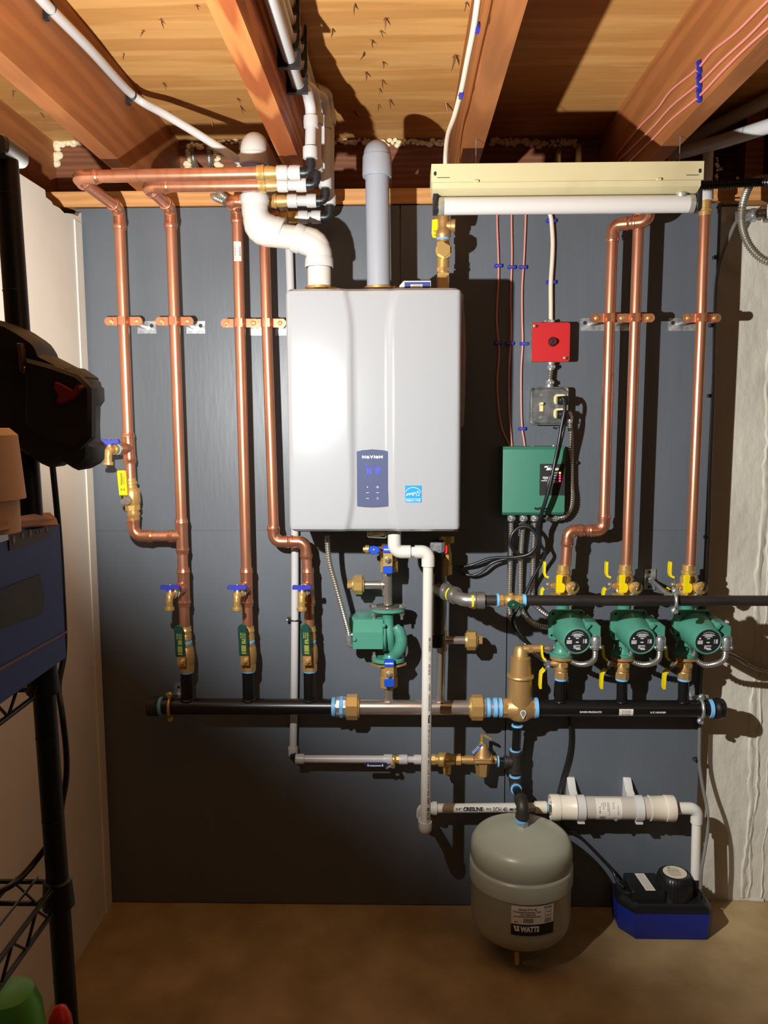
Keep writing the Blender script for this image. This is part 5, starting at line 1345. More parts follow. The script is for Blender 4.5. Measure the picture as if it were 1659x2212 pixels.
# pink wires on the right joist
xj = .613-.004
def J4(px, py): return PX(px, py, xj)
for i, (pts, wn) in enumerate((([(1670, -10), (1640, 20), (1590, 70), (1540, 110), (1505, 150), (1450, 195), (1420, 235), (1385, 270), (1353, 309)], 'uppermost'), ([(1670, 22), (1620, 75), (1560, 130), (1510, 180), (1450, 230), (1410, 275), (1364, 320)], 'middle'), ([(1670, 52), (1610, 105), (1560, 155), (1510, 208), (1450, 258), (1410, 300), (1379, 330)], 'lowest'))):
    L_ = [J4(x, y) for x, y in pts]; e = [P(1336-20+i*18, 366, -.02)+V((0, 0, .0)), P(1080+i*30, 400, .02)]
    mb = MB(); mb.tube(smooth_path(L_, 6)+[L_[-1]+(L_[-1]-L_[-2])*.7], .0026, 8)
    solo('wire', 'pink wire stapled along the right joist, %s of three' % wn, 'wire', mb, PINKW)
for i, (px, py) in enumerate(((1511, 146), (1511, 178), (1511, 206))):
    staple(J4(px, py)+V((.003, 0, 0)), V((0, .35, 1)), .028, 'blue staple across the %s pink wire on the right joist' % ('uppermost', 'middle', 'lowest')[i], 'blue staples on the joists', up=V((0, 1, -.35)).normalized(), out=V((-1, 0, 0)))
# ================================================================== red emergency switch box
c = P(1190.5, 739, .055); hw, hh = W(1190, 739, .055, 41), W(1190, 739, .055, 42)
t = T('switch_box', 'red emergency switch plate on a metal box', 'switch', V((c.x, 0, c.z)))
mb = MB(); mb.prism(rrect(hw-.003, hh-.003, .006), V((c.x, 0, c.z)), XA, ZA, (0, -.050, 0), .001); t.part('box', mb, GALV)
mb = MB(); mb.prism(rrect(hw, hh, .007), V((c.x, -.0505, c.z)), XA, ZA, (0, -.0035, 0), .0012); pl = t.part('plate', mb, REDB)
mb = MB(); mb.lathe(V((c.x+.005, -.054, c.z+.001)), FR, [(0, .0135), (.002, .013), (.006, .0105), (.014, .0088), (.016, .0075), (.016, .004), (.012, .003), (.012, 0)], 22); t.part('push_button', mb, mat('button_brown', (62, 34, 36), .4))
for sx, sz in ((-1, 1), (1, -1)):
    mb = MB(); q = V((c.x+sx*(hw-.010), -.0541, c.z+sz*(hh-.010)))
    mb.prism([(-.004, -.002), (.004, -.005), (.008, .003), (.002, .004)], q, XA, ZA, (0, -.0003, 0)); mb2 = mb; t.part('keyhole', mb2, INKK, pl)
    mb = MB(); mb.lathe(q+V((-.004*1, 0, .001)) , FR, [(0, .0042), (.002, .004), (.003, .002), (.003, 0)], 12); t.part('screw', mb, BRASS, pl)
mb = MB(); q = V((c.x-.001, -.022, c.z+hh)); mb.box(q+ZA*.004, (.026, .02, .010), .003, .001); t.part('cable_clamp', mb, GALV)
for s in (-1, 1):
    mb = MB(); mb.lathe(q+V((s*.010, -.010, .006)), FR, [(0, .0045), (.002, .004), (.003, 0)], 12); t.part('screw', mb, CHROME)
# outlet box
c2 = P(1188, 877, .05); hw2, hh2 = W(1188, 877, .05, 41.5), W(1188, 877, .05, 41)
t = T('outlet_box', 'square steel box with a toggle switch and two outlets', 'outlet', V((c2.x, 0, c2.z)))
STB = mat('box_steel', (150, 152, 150), .34, .75, noise=((118, 120, 120), 45, .4, .65, I3))
mb = MB(); mb.prism(rrect(hw2-.003, hh2-.003, .006), V((c2.x, 0, c2.z)), XA, ZA, (0, -.040, 0), .001); t.part('box', mb, STB)
mb = MB(); mb.prism(rrect(hw2, hh2, .009), V((c2.x, -.0395, c2.z)), XA, ZA, (0, -.0025, 0), .001)
mb.prism(rrect(hw2-.003, hh2-.003, .018), V((c2.x, -.042, c2.z)), XA, ZA, (0, -.007, 0), .0045); cv = t.part('cover', mb, STB)
f = -.0492
mb = MB(); mb.box(V((c2.x-.024, f-.001, c2.z-.004)), (.010, .003, .022), .001); mb.prism([(0, 0), (-.012, .004), (-.012, .010), (0, .008)], V((c2.x-.029, f-.001, c2.z+.000)), YA, ZA, (.009, 0, 0), .0008); t.part('toggle', mb, IVORY)
for z in (.022, -.017):
    mb = MB(); mb.prism([(q[0], q[1]) for q in rrect(.0175, .0145, .010)], V((c2.x+.028, f, c2.z+z-.004)), XA, ZA, (0, -.0025, 0), .0008); t.part('outlet_face', mb, IVORY)
for x, z in ((-.024, .030), (-.024, -.032), (.022, -.001)):
    mb = MB(); mb.lathe(V((c2.x+x, f, c2.z+z)), FR, [(0, .004), (.0015, .0036), (.002, 0)], 12); t.part('screw', mb, CHROME)
for sx, sz in ((-1, 1), (1, -1), (1, 1), (-1, -1)):
    mb = MB(); mb.lathe(V((c2.x+sx*(hw2-.008), -.0425, c2.z+sz*(hh2-.008))), FR, [(0, .006), (.0015, .0058), (.0018, .0038), (.0018, 0)], 14); t.part('corner_screw' if sx*sz > 0 else 'corner_hole', mb, CHROME if sx*sz > 0 else INKK)
# conduit between the two boxes
def bx_conn(t, p, d, nm='connector'):
    p = V(p); d = V(d)
    mb = MB(); mb.lathe(p, d, [(0, .0125), (.004, .0125), (.005, .0105), (.020, .0105), (.021, .008)], 18); mb.box(p+d*.012+FR*.009, (.022, .008, .010), .003, .001)
    o = t.part(nm, mb, GALV); mb = MB(); mb.lathe(p+d*.012+FR*.013+XA*.004, FR, [(0, .0048), (.0025, .0042), (.003, 0)], 12); t.part('screw', mb, CHROME, o)
a = V((P(1190, 782, .025).x, -.025, c.z-hh)); b = V((P(1187, 836, .025).x, -.025, c2.z+hh2))
t = T('armoured_cable', 'short armoured cable joining the red switch box to the outlet box', 'cable', b)
mb = MB(); armored(mb, [a-ZA*.012, a-ZA*.02, (a+b)/2, b+ZA*.02, b+ZA*.012], .0072); t.part('cable', mb, BX)
bx_conn(t, a, -ZA); bx_conn(t, b, ZA)
# ================================================================== green zone controller
g_tl, g_br = P(1087, 965, .07), P(1219, 1113, .07)
t = T('zone_controller', 'green zone controller box with a black label and lit lamps', 'controller', V(((g_tl.x+g_br.x)/2, 0, g_br.z)))
gx0, gx1, gz0, gz1 = g_tl.x, g_br.x, g_br.z, g_tl.z
gcx, gcz = (gx0+gx1)/2, (gz0+gz1)/2; ga, gb = (gx1-gx0)/2, (gz1-gz0)/2
mb = MB(); mb.prism([(0, gz0), (-.060, gz0), (-.070, gz0+.008), (-.070, gz1-.008), (-.060, gz1), (0, gz1)], V((gx0, 0, 0)), YA, ZA, (gx1-gx0, 0, 0), .0015); t.part('case', mb, GREENB)
mb = MB(); l0, l1 = P(1165, 1070, .07), P(1219, 1002, .07)
lx0, lx1, lz0, lz1 = l0.x, gx1-.001, l0.z, l1.z
mb.prism([(lx0, lz0), (lx1, lz0), (lx1, lz1), (lx0, lz1)], V((0, -.0702, 0)), XA, ZA, (0, -.0008, 0)); lb = t.part('label_plate', mb, INKK, label='black label plate')
fn = flat(V((lx0, -.0713, lz0)), XA, ZA); lw, lh = lx1-lx0, lz1-lz0
mb = MB(); rnd = random.Random(21)
X_ = lambda f_: f_*lw
Z_ = lambda f_: f_*lh
# stylised T with two bars, then the rest of the maker's mark
mb.add([fn(X_(.16), Z_(.885)), fn(X_(.42), Z_(.885)), fn(X_(.45), Z_(.935)), fn(X_(.20), Z_(.935))], [(0, 1, 2, 3)])
mb.add([fn(X_(.24), Z_(.80)), fn(X_(.38), Z_(.80)), fn(X_(.45), Z_(.925)), fn(X_(.33), Z_(.925))], [(0, 1, 2, 3)])
text_fit(mb, 'aco', fn(X_(.41), Z_(.80)), XA, ZA, w=lw*.34, h=lh*.10, italic=.3, bold=.04)
for zf, wd in ((.715, .16), (.635, .14), (.55, .14), (.465, .14)):
    pass
text_fit(mb, 'POWER', fn(X_(.58), Z_(.70)), XA, ZA, w=lw*.14, h=lh*.03)
for zf in (.615, .53, .445): text_fit(mb, 'ZONE', fn(X_(.56), Z_(zf)), XA, ZA, w=lw*.13, h=lh*.035)
text_fit(mb, 'PRIORITY', fn(X_(.55), Z_(.40)), XA, ZA, w=lw*.22, h=lh*.03)
text_fit(mb, 'SR504', fn(X_(.12), Z_(.545)), XA, ZA, w=lw*.24, h=lh*.05, bold=.03); bars(mb, fn, X_(.16), X_(.34), Z_(.515), lh*.018, rnd); bars(mb, fn, X_(.06), X_(.36), Z_(.455), lh*.022, rnd, .12)
t.part('lettering', mb, INKW, lb)
for zf, m_, nm_ in ((.715, LEDG, 'green'), (.63, LEDR, 'red'), (.545, LEDR, 'red'), (.46, LEDR, 'red')):
    mb = MB(); mb.lathe(fn(X_(.80), Z_(zf)), FR, [(-.0003, .0028), (.001, .0026), (.0018, .0012), (.0019, 0)], 14); t.part('indicator_lamp', mb, m_, lb, 'lit %s lamp' % nm_)
mb = MB(); mb.lathe(V((P(1195, 963, .03).x, -.035, gz1)), ZA, [(0, .004), (.003, .0036), (.004, 0)], 12); t.part('screw', mb, CHROME)
for px in (1104, 1130, 1154): bx_conn(t, V((P(px, 1115, .035).x, -.035, gz0)), -ZA)
# armoured cable from the outlet box round the controller side
pts = [P(1231, 915, .03), P(1233, 940, .03), P(1234, 980, .026), P(1234, 1040, .026), P(1236, 1075, .03), P(1232, 1098, .033), P(1218, 1116, .035), P(1200, 1119, .035)]
t = T('armoured_cable', 'armoured cable curving round the right side of the green controller', 'cable', pts[0])
mb = MB(); armored(mb, pts, .0074); t.part('cable', mb, BX)
mb = MB(); p = P(1231, 905, .03); mb.tube([p+V((-.006, 0, .02)), p+V((0, 0, .004)), p+V((.001, 0, -.012))], [.010, .0105, .0085], 14); mb.tube([p+V((-.018, -.01, -.008)), p+V((.004, -.012, -.008))], .003, 8); t.part('connector', mb, GALV)
mb = MB(); mb.cyl(P(1203, 1119, .035), P(1180, 1118, .035), .0105, seg=16); mb.cyl(P(1186, 1119, .047), P(1208, 1121, .047), .0035, seg=8); t.part('connector', mb, GALV)
mb = MB(); mb.box(P(1243, 999, .012), (.012, .012, .009), .003, .001); t.part('clip', mb, PEXB)
# three armoured drops from the controller
dr = [([(1104, 1128), (1103, 1200), (1101, 1260), (1100, 1310), (1106, 1340), (1125, 1378), (1155, 1410), (1184, 1431)], 'leftmost'), ([(1130, 1128), (1125, 1200), (1124, 1270), (1126, 1312), (1140, 1338), (1165, 1352), (1190, 1356)], 'middle'), ([(1155, 1128), (1152, 1200), (1150, 1270), (1151, 1296), (1160, 1312), (1180, 1328), (1196, 1338)], 'rightmost')]
for pts, wn in dr:
    n = len(pts); L_ = [P(x, y, .035-.017*min(1, i/2.) if i < n-3 else .03) for i, (x, y) in enumerate(pts)]
    mb = MB(); armored(mb, L_, .0072); solo('armoured_cable', 'armoured cable dropping from the green controller, %s of three' % wn, 'cable', mb, BX, 'armoured drops under the controller')
mb = MB(); mb.ball(P(1156, 1315, .03), (.010, .010, .009)); mb.ball(P(1128, 1313, .03), (.008, .008, .008)); 
# ================================================================== power cords
def cord(pts, r, label, n=6, mt=CORDB, cat='cord', name='power_cord'):
    mb = MB(); mb.tube(smooth_path(pts, n), r, 10); return solo(name, label, cat, mb, mt)
A_ = V((c2.x+.030, -.052, c2.z+.016)); B_ = V((c2.x+.030, -.052, c2.z-.023))
c1 = [P(1218, 858, .098), P(1221, 868, .11), P(1220, 885, .115), P(1213, 920, .115), P(1207, 955, .115), P(1198, 1000, .12), P(1190, 1040, .12), P(1180, 1080, .115), P(1170, 1110, .105), P(1163, 1140, .09), P(1166, 1165, .075), P(1160, 1188, .06), P(1140, 1200, .055), P(1118, 1196, .055), P(1103, 1178, .055), P(1106, 1155, .055), P(1122, 1139, .055), P(1142, 1139, .06), P(1158, 1155, .065), P(1158, 1180, .065), P(1140, 1198, .06), P(1105, 1204, .05), P(1060, 1206, .04), P(1020, 1220, .035), P(985, 1225, .03), P(962, 1210, .10), P(945, 1175, .16)]
c2_ = [P(1216, 893, .095), P(1221, 903, .105), P(1217, 930, .11), P(1209, 965, .11), P(1200, 1000, .112), P(1184, 1045, .112), P(1181, 1070, .108), P(1169, 1110, .098), P(1161, 1140, .085), P(1168, 1175, .07), P(1178, 1195, .06), P(1170, 1215, .05), P(1150, 1250, .045), P(1132, 1290, .045), P(1110, 1330, .045), P(1108, 1350, .045), P(1122, 1375, .045), P(1150, 1398, .04), P(1185, 1420, .03), P(1215, 1465, .02), P(1225, 1520, .02), P(1232, 1580, .02), P(1228, 1630, .02), P(1212, 1690, .02), P(1205, 1730, .03), P(1215, 1780, .03), P(1250, 1805, .03), P(1290, 1845, .035), P(1322, 1880, .045), P(1334, 1905, .07), P(1348, 1918, .09)]
c3 = [P(1105, 1180, .05), P(1112, 1150, .05), P(1132, 1133, .05), P(1152, 1142, .055), P(1163, 1162, .06), P(1157, 1190, .06), P(1130, 1204, .055), P(1090, 1208, .045), P(1062, 1217, .04), P(1040, 1235, .035), P(1015, 1243, .03), P(985, 1228, .03), P(955, 1195, .12), P(945, 1165, .16)]
for pts, lab, sq in ((c1, 'upper black power cord from the outlet, coiled under the controller and led to the boiler', A_), (c2_, 'lower black power cord from the outlet, led down to the blue condensate pump', B_)):
    t = T('power_cord', lab, 'cord', sq)
    mb = MB(); mb.tube(smooth_path(pts, 6), .0046, 10); t.part('cord', mb, CORDB)
    mb = MB(); mb.prism([(-.014, -.012), (.010, -.013), (.014, -.008), (.014, .008), (.010, .012), (-.014, .010)], sq, XA, ZA, (0, -.026, 0), .003); mb.ball(sq+V((.002, -.030, .0)), (.011, .016, .009)); t.part('plug', mb, CORDB)
    if sq is B_:
        for p in (P(1206, 924, .106), P(1166, 1098, .104)):
            mb = MB(); mb.torus(p+V((.002, 0, 0)), V((-.3, 0, 1)), .010, .002, 16, 8); mb.box(p+V((-.012, -.004, 0)), (.006, .006, .006), .001); t.part('cable_tie', mb, PEXB)
cord(c3, .0044, 'black cord coil hanging under the green controller')
# tubing along the right edge of the boards
vt = [P(1610, 460, .01), P(1590, 480, .02), P(1572, 520, .015), P(1558, 560, .012), P(1548, 610, .012), P(1544, 690, .012), P(1541, 850, .012), P(1535, 1000, .012), P(1531, 1160, .012), P(1522, 1330, .012), P(1516, 1450, .012), P(1513, 1520, .012), P(1511, 1600, .012), P(1511, 1650, .015), P(1518, 1700, .03), P(1527, 1745, .05), P(1529, 1790, .07), P(1522, 1840, .09), P(1515, 1880, .10), P(1513, 1920, .11)]
t = T('vinyl_tube', 'clear vinyl tube from the condensate pump up the right edge of the boards', 'tube', vt[-1])
mb = MB(); mb.tube(smooth_path(vt, 7), .0052, 10); t.part('tube', mb, VINYL)
for px, py in ((1550, 556), (1541, 703), (1538, 855), (1530, 1160), (1507, 1640)):
    mb = MB(); p = P(px-4, py, .006); mb.box(p, (.016, .012, .010), .003, .001); mb.ball(p+V((-.003, -.007, 0)), (.004, .003, .004), 10, 6); t.part('clip', mb, PEXB)
# ================================================================== boiler pump and its valves
XC = 838
def Pc(y, x=None): 
    p = P(838.5 if x is None else x, y, DH); return p
cz = lambda y: P(838, y, DH).z
px_ = P(838, 1365, DH).x
t = T('circulator_pump', 'large green pump with a square motor box under the boiler', 'pump', V((px_, -DH, cz(1430))))
zt_, zb_ = cz(1312), cz(1428)
mb = MB()
flange_oval(mb, V((px_, -DH, zt_-.011)), .049, .034, .010); flange_oval(mb, V((px_+.0, -DH, zb_)), .047, .034, .011)
CT = V((px_, -DH, 0))
z = cz
q = lambda x, y, d=DH: P(x, y, d)
mb.tube(smooth_path([V((px_, -DH, zt_-.004)), q(838, 1330), q(839, 1350), q(841, 1375, .10), q(843, 1392, .09), q(845, 1398, .08)], 5), [.026]*3+[.0155]*17+[.016]*3+[.012]*3 if False else .0155, 20)
mb.lathe(V((px_, -DH, zt_-.010)), -ZA, [(0, .027), (.006, .020), (.014, .0165), (.02, .0155)], 22)
# volute scroll
mb.tube(smooth_path([q(853, 1352, .115), q(863, 1366, .12), q(867, 1386, .12), q(862, 1404, .115), q(853, 1415, .10), q(848, 1424, .095), q(847, 1432, .095)], 6), [.006]+[.013]*3+[.0165]*6+[.0175]*22+[.016]*5, 18)
mb.lathe(q(826, 1372, .085), V((1, .0, 0)), [(0, .043), (.004, .047), (.010, .046), (.014, .030), (.024, .024), (.026, 0)], 34)
mb.lathe(V((px_+.006, -DH, zb_+.009)), ZA, [(0, .024), (.006, .0185), (.012, .0165)], 22)
t.part('casing', mb, GREENM)
mb = MB(); m0, m1 = P(762, 1402, .135), P(828, 1341, .135)
pr = [(m0.z, -.02), (m0.z, -.135), (P(800, 1366, .135).z, -.135), (m1.z-.003, -.108), (m1.z-.003, -.02)]
mb.prism([(b, a) for a, b in pr], V((m0.x, 0, 0)), YA, ZA, (m1.x-m0.x, 0, 0), .0025); mot = t.part('motor_box', mb, GREENM)
mb = MB(); mb.prism([(b*.98-.002, a) for a, b in [(m0.z+.03, -.03), (m0.z+.03, -.07), (m1.z-.006, -.07), (m1.z-.006, -.03)]], V((m0.x-.014, 0, 0)), YA, ZA, (.014, 0, 0), .001); t.part('end_cap', mb, GREENM)
for p in (P(766, 1381, .136), P(829, 1351, .125)):
    mb = MB(); mb.lathe(p, FR, [(0, .006), (.004, .0055), (.006, .003), (.006, 0)], 14); t.part('screw', mb, GREENM)
for (x, y, s) in ((808, 1309, 1), (868, 1309, 1), (808, 1422, -1), (868, 1418, -1)):
    mb = MB(); p = V((P(x, y, DH+.005).x, -DH-.004, (zt_ if s > 0 else zb_)))
    if s > 0: mb.hexn(p+ZA*.004, p+ZA*.010, .008); mb.cyl(p-ZA*.034, p+ZA*.003, .0042, seg=10); mb.hexn(p-ZA*.021, p-ZA*.014, .0078)
    else: mb.cyl(p, p+ZA*.030, .0042, seg=10); mb.hexn(p+ZA*.011, p+ZA*.017, .0075)
    t.part('bolt', mb, CHROME)
mb = MB(); mb.prism([(-.052, -.004), (-.046, -.018), (-.014, -.034), (.014, -.034), (.046, -.018), (.052, -.004), (.052, .010), (.046, .02), (.014, .034), (-.014, .034), (-.046, .02), (-.052, .010)], V((px_, -DH, zt_)), XA, YA, (0, 0, .004)); t.part('steel_flange', mb, STEEL)
# cable from boiler to pump
kp = [P(707, 1158, .16), P(708, 1185, .155), P(713, 1220, .15), P(724, 1260, .145), P(735, 1300, .14), P(746, 1340, .13), P(752, 1362, .12), P(754, 1373, .115)]
t = T('armoured_cable', 'armoured cable curving from the boiler down to the square motor box', 'cable', kp[-1])
mb = MB(); armored(mb, kp, .0068); t.part('cable', mb, BX)
mb = MB(); mb.tube(fillet([P(754, 1372, .115), P(754, 1393, .11), P(764, 1393, .10)], .010), .0092, 14); mb.cyl(P(750, 1371, .118), P(764, 1371, .118), .0025, seg=8); t.part('connector', mb, GALV)
# lower ball valve with two blue grips
def grip(t, c, w, h, txt=None):
    mb = MB(); mb.prism(rrect(w/2, h/2, .004), c, XA, ZA, (0, -.007, 0), .0018); g_ = t.part('grip', mb, BLUEV)
    if txt:
        mb = MB(); text_fit(mb, txt, c+V((-w*.40, -.0074, -h*.12)), XA, ZA, w=w*.8, h=h*.18, bold=.05); t.part('lettering', mb, INKW, g_)
def blue_valve(y0, y1, ys, yg1, yg2, xg, label, txt=None, flange=None, gw=.0285):
    b = P(840, y1, DH); a = P(840, y0, DH); b.y = a.y = -DH; a.x = b.x
    t = T('ball_valve', label, 'valve', b)
    mb = MB(); L = a.z-b.z
    mb.hexn(b, b+ZA*.030, .0265, 8); mb.lathe(b+ZA*.028, ZA, [(0, .022), (.006, .0235), (.026, .0235), (.03, .0215), (L-.034, .0215)], 24)
    if flange: mb.prism([(-.050, -.006), (-.03, -.028), (.03, -.028), (.05, -.006), (.05, .006), (.03, .028), (-.03, .028), (-.05, .006)], a-ZA*.004, XA, YA, (0, 0, .004))
    st = V((P(xg, ys, DH+.03).x, -DH, P(xg, ys, DH+.03).z)); mb.cyl(st, st+V((0, -.040, 0)), .009, seg=14)
    t.part('body', mb, BRASS)
    f = st+V((0, -.040, 0))
    g1, g2 = P(xg, yg1, DH+.045), P(xg, yg2, DH+.045)
    mb = MB(); mb.prism([(-.0125, g2.z), (.0125, g2.z), (.0125, g1.z), (-.0125, g1.z)], V((f.x, f.y, 0)), XA, ZA, (0, -.003, 0)); t.part('strap', mb, BRASS)
    mb = MB(); mb.hexn(f+FR*.003, f+FR*.010, .0088); mb.cyl(f+FR*.01, f+FR*.015, .0045, seg=10); t.part('nut', mb, CHROME)
    hg = abs(P(xg, yg1+8, .14).z-P(xg, yg1-9, .14).z)
    grip(t, V((f.x, f.y-.001, g1.z)), gw, hg, txt); grip(t, V((f.x, f.y-.001, g2.z)), gw, hg)
    return t
blue_valve(1432, 1482, 1454, 1432, 1475, 841, 'brass ball valve with two blue grips under the green boiler pump', 'NAVIEN', True)
blue_valve(1168, 1234, 1208, 1186, 1231, 838, 'brass ball valve with two blue grips right under the boiler', 'NAVIEN', None, .027)
t = T('drain_cock', 'small brass cock with a blue knob left of the upper blue grip valve', 'valve', P(800, 1187, .13))
mb = MB(); mb.cyl(P(830, 1187, .11), P(796, 1186, .14), .0085, seg=14); mb.lathe(P(797, 1186, .14), -XA, [(0, .011), (.010, .011), (.011, .0065), (.016, .006)], 14); t.part('body', mb, BRASS)
mb = MB(); c = P(808, 1188, .165); mb.prism([(-.017, .0), (-.010, .010), (0, .011), (.012, .008), (.017, -.002), (.008, -.012), (-.008, -.012)], c, XA, ZA, (0, .009, 0), .002); k = t.part('knob', mb, BLUEV)
mb = MB(); mb.lathe(c, FR, [(0, .003), (.002, .0025), (.0025, 0)], 10); t.part('screw', mb, CHROME, k)
t = T('ball_valve', 'dark brass return valve with a red handle tip under the boiler right corner', 'valve', P(958, 1240, DH))
mb = MB(); b = P(958, 1240, DH); mb.hexn(b, b+ZA*.028, .025, 8); mb.lathe(b+ZA*.027, ZA, [(0, .021), (.006, .023), (.03, .023), (.05, .02), (.075, .018)], 22); mb.hexn(P(966, 1172, DH), P(966, 1158, DH), .02, 8); t.part('body', mb, BRASS)
mb = MB(); mb.box(P(966, 1212, .14), (.008, .012, .038), .003); t.part('strap', mb, BRASS)
mb = MB(); mb.prism(rrect(.005, .012, .004), P(963, 1187, .155), XA, ZA, (0, .016, 0), .002); t.part('grip', mb, REDV)
# ================================================================== white condensate drain
RV = .0136; VD = .25
def socketp(mb, p, ax, r=RV, L=.026): ax = V(ax).normalized(); mb.lathe(V(p), ax, [(0, r), (0, r+.004), (L, r+.0044), (L, r+.001)], 24)
t = T('drain_pipe', 'white plastic drain pipe with printed text dropping from the boiler to the wall line', 'pipe', P(918, 1800, VD))
b0 = V((P(852, 1160, VD).x, -VD, BZ0)); b1 = V((b0.x, -VD, P(852, 1192, VD).z)); b2 = V((P(925, 1192, VD).x, -VD, b1.z)); b3 = V((P(919, 1797, VD).x, -VD, P(919, 1790, VD).z)); 
ND = .075
b4 = V((b3.x-.003, -ND, P(911, 1746, ND).z)); 
mb = MB(); mb.tube([b1+XA*.03, b2-XA*.02], RV, 22); mb.tube([V((b2.x, -VD, b2.z-.02)), b3], RV, 22); t.part('pipe', mb, PVC)
mb = MB(); mb.tube(fillet([b0, b1, V((P(887, 1192, VD).x, -VD, b1.z))], .020, 8), RV+.004, 24); t.part('elbow', mb, PVC)
mb = MB(); mb.tube(fillet([V((P(896, 1192, VD).x, -VD, b1.z)), b2, V((b2.x, -VD, P(925, 1223, VD).z))], .020, 8), RV+.004, 24); t.part('elbow', mb, PVC)
mb = MB(); b3t = V((b3.x, -VD, P(919, 1774, VD).z)); b3.z -= .004
bk = b3+V((-.002, .042, .006))
mb.tube(fillet([b3t, b3, bk], .020, 8), RV+.0042, 24); t.part('elbow', mb, PVC)
bb = V((P(912, 1746, ND).x, -ND, P(912, 1746, ND).z))
mb = MB(); mb.tube([bk, bb-V((0, .02, 0))], RV, 22); t.part('pipe', mb, PVC)
mb = MB(); mb.tube(fillet([bb+V((0, -.035, -.006)), bb, V((P(944, 1745, ND).x, -ND, bb.z))], .022, 8), RV+.004, 24); mb.lathe(V((P(934, 1745, ND).x, -ND, bb.z)), XA, [(0, RV+.004), (.001, RV+.0062), (.013, RV+.0062), (.014, RV+.003)], 24); t.part('elbow', mb, PVC)
axv = (V((b2.x, -VD, b2.z))-V((b3.x, -VD, b3.z))).normalized()
def VP_(y): 
    z = P(920, y, VD).z; f = (z-b3.z)/(b2.z-b3.z); return V((b3.x+(b2.x-b3.x)*f, -VD, z))
FRr = V((.42, -.9, 0)).normalized()
mb = MB()
def vtext(s, y0, y1, h, bold=0.):
    p = VP_(y0); L = (VP_(y1)-p).length; fn = oncyl(p, axv, FRr, RV+.0011); text_fit(mb, s, 0, 0, 0, w=L, h=h, bold=bold, fn=lambda a, b: fn(a, b-h/2))
vtext('C', 1774, 1770, .006); vtext('SCH 40', 1766, 1740, .0075, .01); vtext('480 PSI', 1733, 1703, .005); vtext('WATER AT 73°F', 1700, 1672, .0045); vtext('PVC 1120', 1668, 1638, .0048); vtext('NSF-pw-G', 1632, 1606, .0045)
vtext('ASTM', 1604, 1592, .0045); vtext('D1785-21', 1589, 1562, .0045); vtext('PPFA', 1558, 1540, .005, .05); vtext('052401M30X', 1532, 1495, .0045); vtext('0531', 1488, 1474, .0045); vtext('---', 1466, 1460, .0045)
p = VP_(1455); fn = oncyl(p, axv, FRr, RV+.0005); rnd = random.Random(8)
barcode(mb, fn, 0, (VP_(1432)-p).length, -.003, .003, rnd, 14); vtext('--', 1424, 1416, .0045)
p = VP_(1405); fn = oncyl(p, axv, FRr, RV+.0005); barcode(mb, fn, 0, (VP_(1374)-p).length, -.003, .003, rnd, 18)
t.part('lettering', mb, INKK)
# level line, neutraliser cartridge, down pipe
nz = P(1180, 1744, ND).z
NX_ = lambda px: V((P(px, 1744, ND).x, -ND, nz))
t = T('condensate_pipe', 'white plastic pipe with a printed name running level behind the grey tank', 'pipe', NX_(1060))
mb = MB(); mb.tube([V((P(940, 1745, ND).x, -ND, bb.z)), NX_(1170)], RV, 22); t.part('pipe', mb, PVC)
mb = MB(); mb.lathe(NX_(1155), XA, [(0, RV), (.001, RV+.004), (.034, RV+.0042), (.035, RV)], 22); t.part('coupling', mb, PVCC)
fn = oncyl(NX_(983), XA, FR, RV+.0015); mb = MB(); sc = W(1060, 1744, ND, 1)
for s_, a, b, hh, bo in (('3/4"', 0, 13, 6, 0), ('CRESLINE', 17, 59, 8.5, .04), ('®', 59.5, 62, 2.5, 0), ('PVC', 67, 77, 6, 0), ('SCH 40', 81, 111, 9.5, .0), ('480 PSI', 115, 134, 5.5, .03), ('WATER', 137, 154, 5.5, 0), ('AT 73°F', 157, 178, 6, 0)):
    text_fit(mb, s_, 0, 0, 0, w=(b-a)*sc, h=hh*sc, bold=bo, fn=lambda u_, v_, a=a, hh=hh: fn(a*sc+u_, v_-hh*sc*.5))
t.part('lettering', mb, INKK)
mb = MB(); mb.lathe(NX_(1179), XA, [(0, RV-.001), (.001, RV+.001), (.007, RV+.001), (.008, RV-.001)], 20); t.part('sealant_ring', mb, DOPE)
t = T('neutraliser_cartridge', 'white capped neutraliser cartridge with a paper label, clipped to the boards', 'cartridge', NX_(1320)-ZA*.034)
mb = MB(); mb.cyl(NX_(1240), NX_(1420), .0325, seg=36); body = t.part('cartridge', mb, mat('cartridge_grey', (186, 178, 166), .3))
for a, b, c_ in ((1188, 1208, 1243), (1456, 1436, 1402)):
    s = 1 if b > a else -1
    A2, B2, C2 = NX_(a), NX_(b), NX_(c_)
    mb = MB(); l1, l2 = abs(B2.x-A2.x), abs(C2.x-A2.x)
    mb.lathe(A2, XA*s, [(.010, .018), (.010, .024), (.0, .030), (0, .0365), (.002, .0375), (l1, .0375), (l1+.001, .035)], 18)
    mb.lathe(B2, XA*s, [(0, .0352), (.002, .0355), (l2-l1-.004, .0348), (l2-l1-.002, .0362), (l2-l1, .0362), (l2-l1, .033)], 36)
    for k in range(4): 
        q_ = PI/2*k+.4; mb.box(A2+XA*s*.006+V((0, math.cos(q_)*.024, math.sin(q_)*.024)), (.010, .005, .005))
    t.part('end_cap', mb, PVCC)
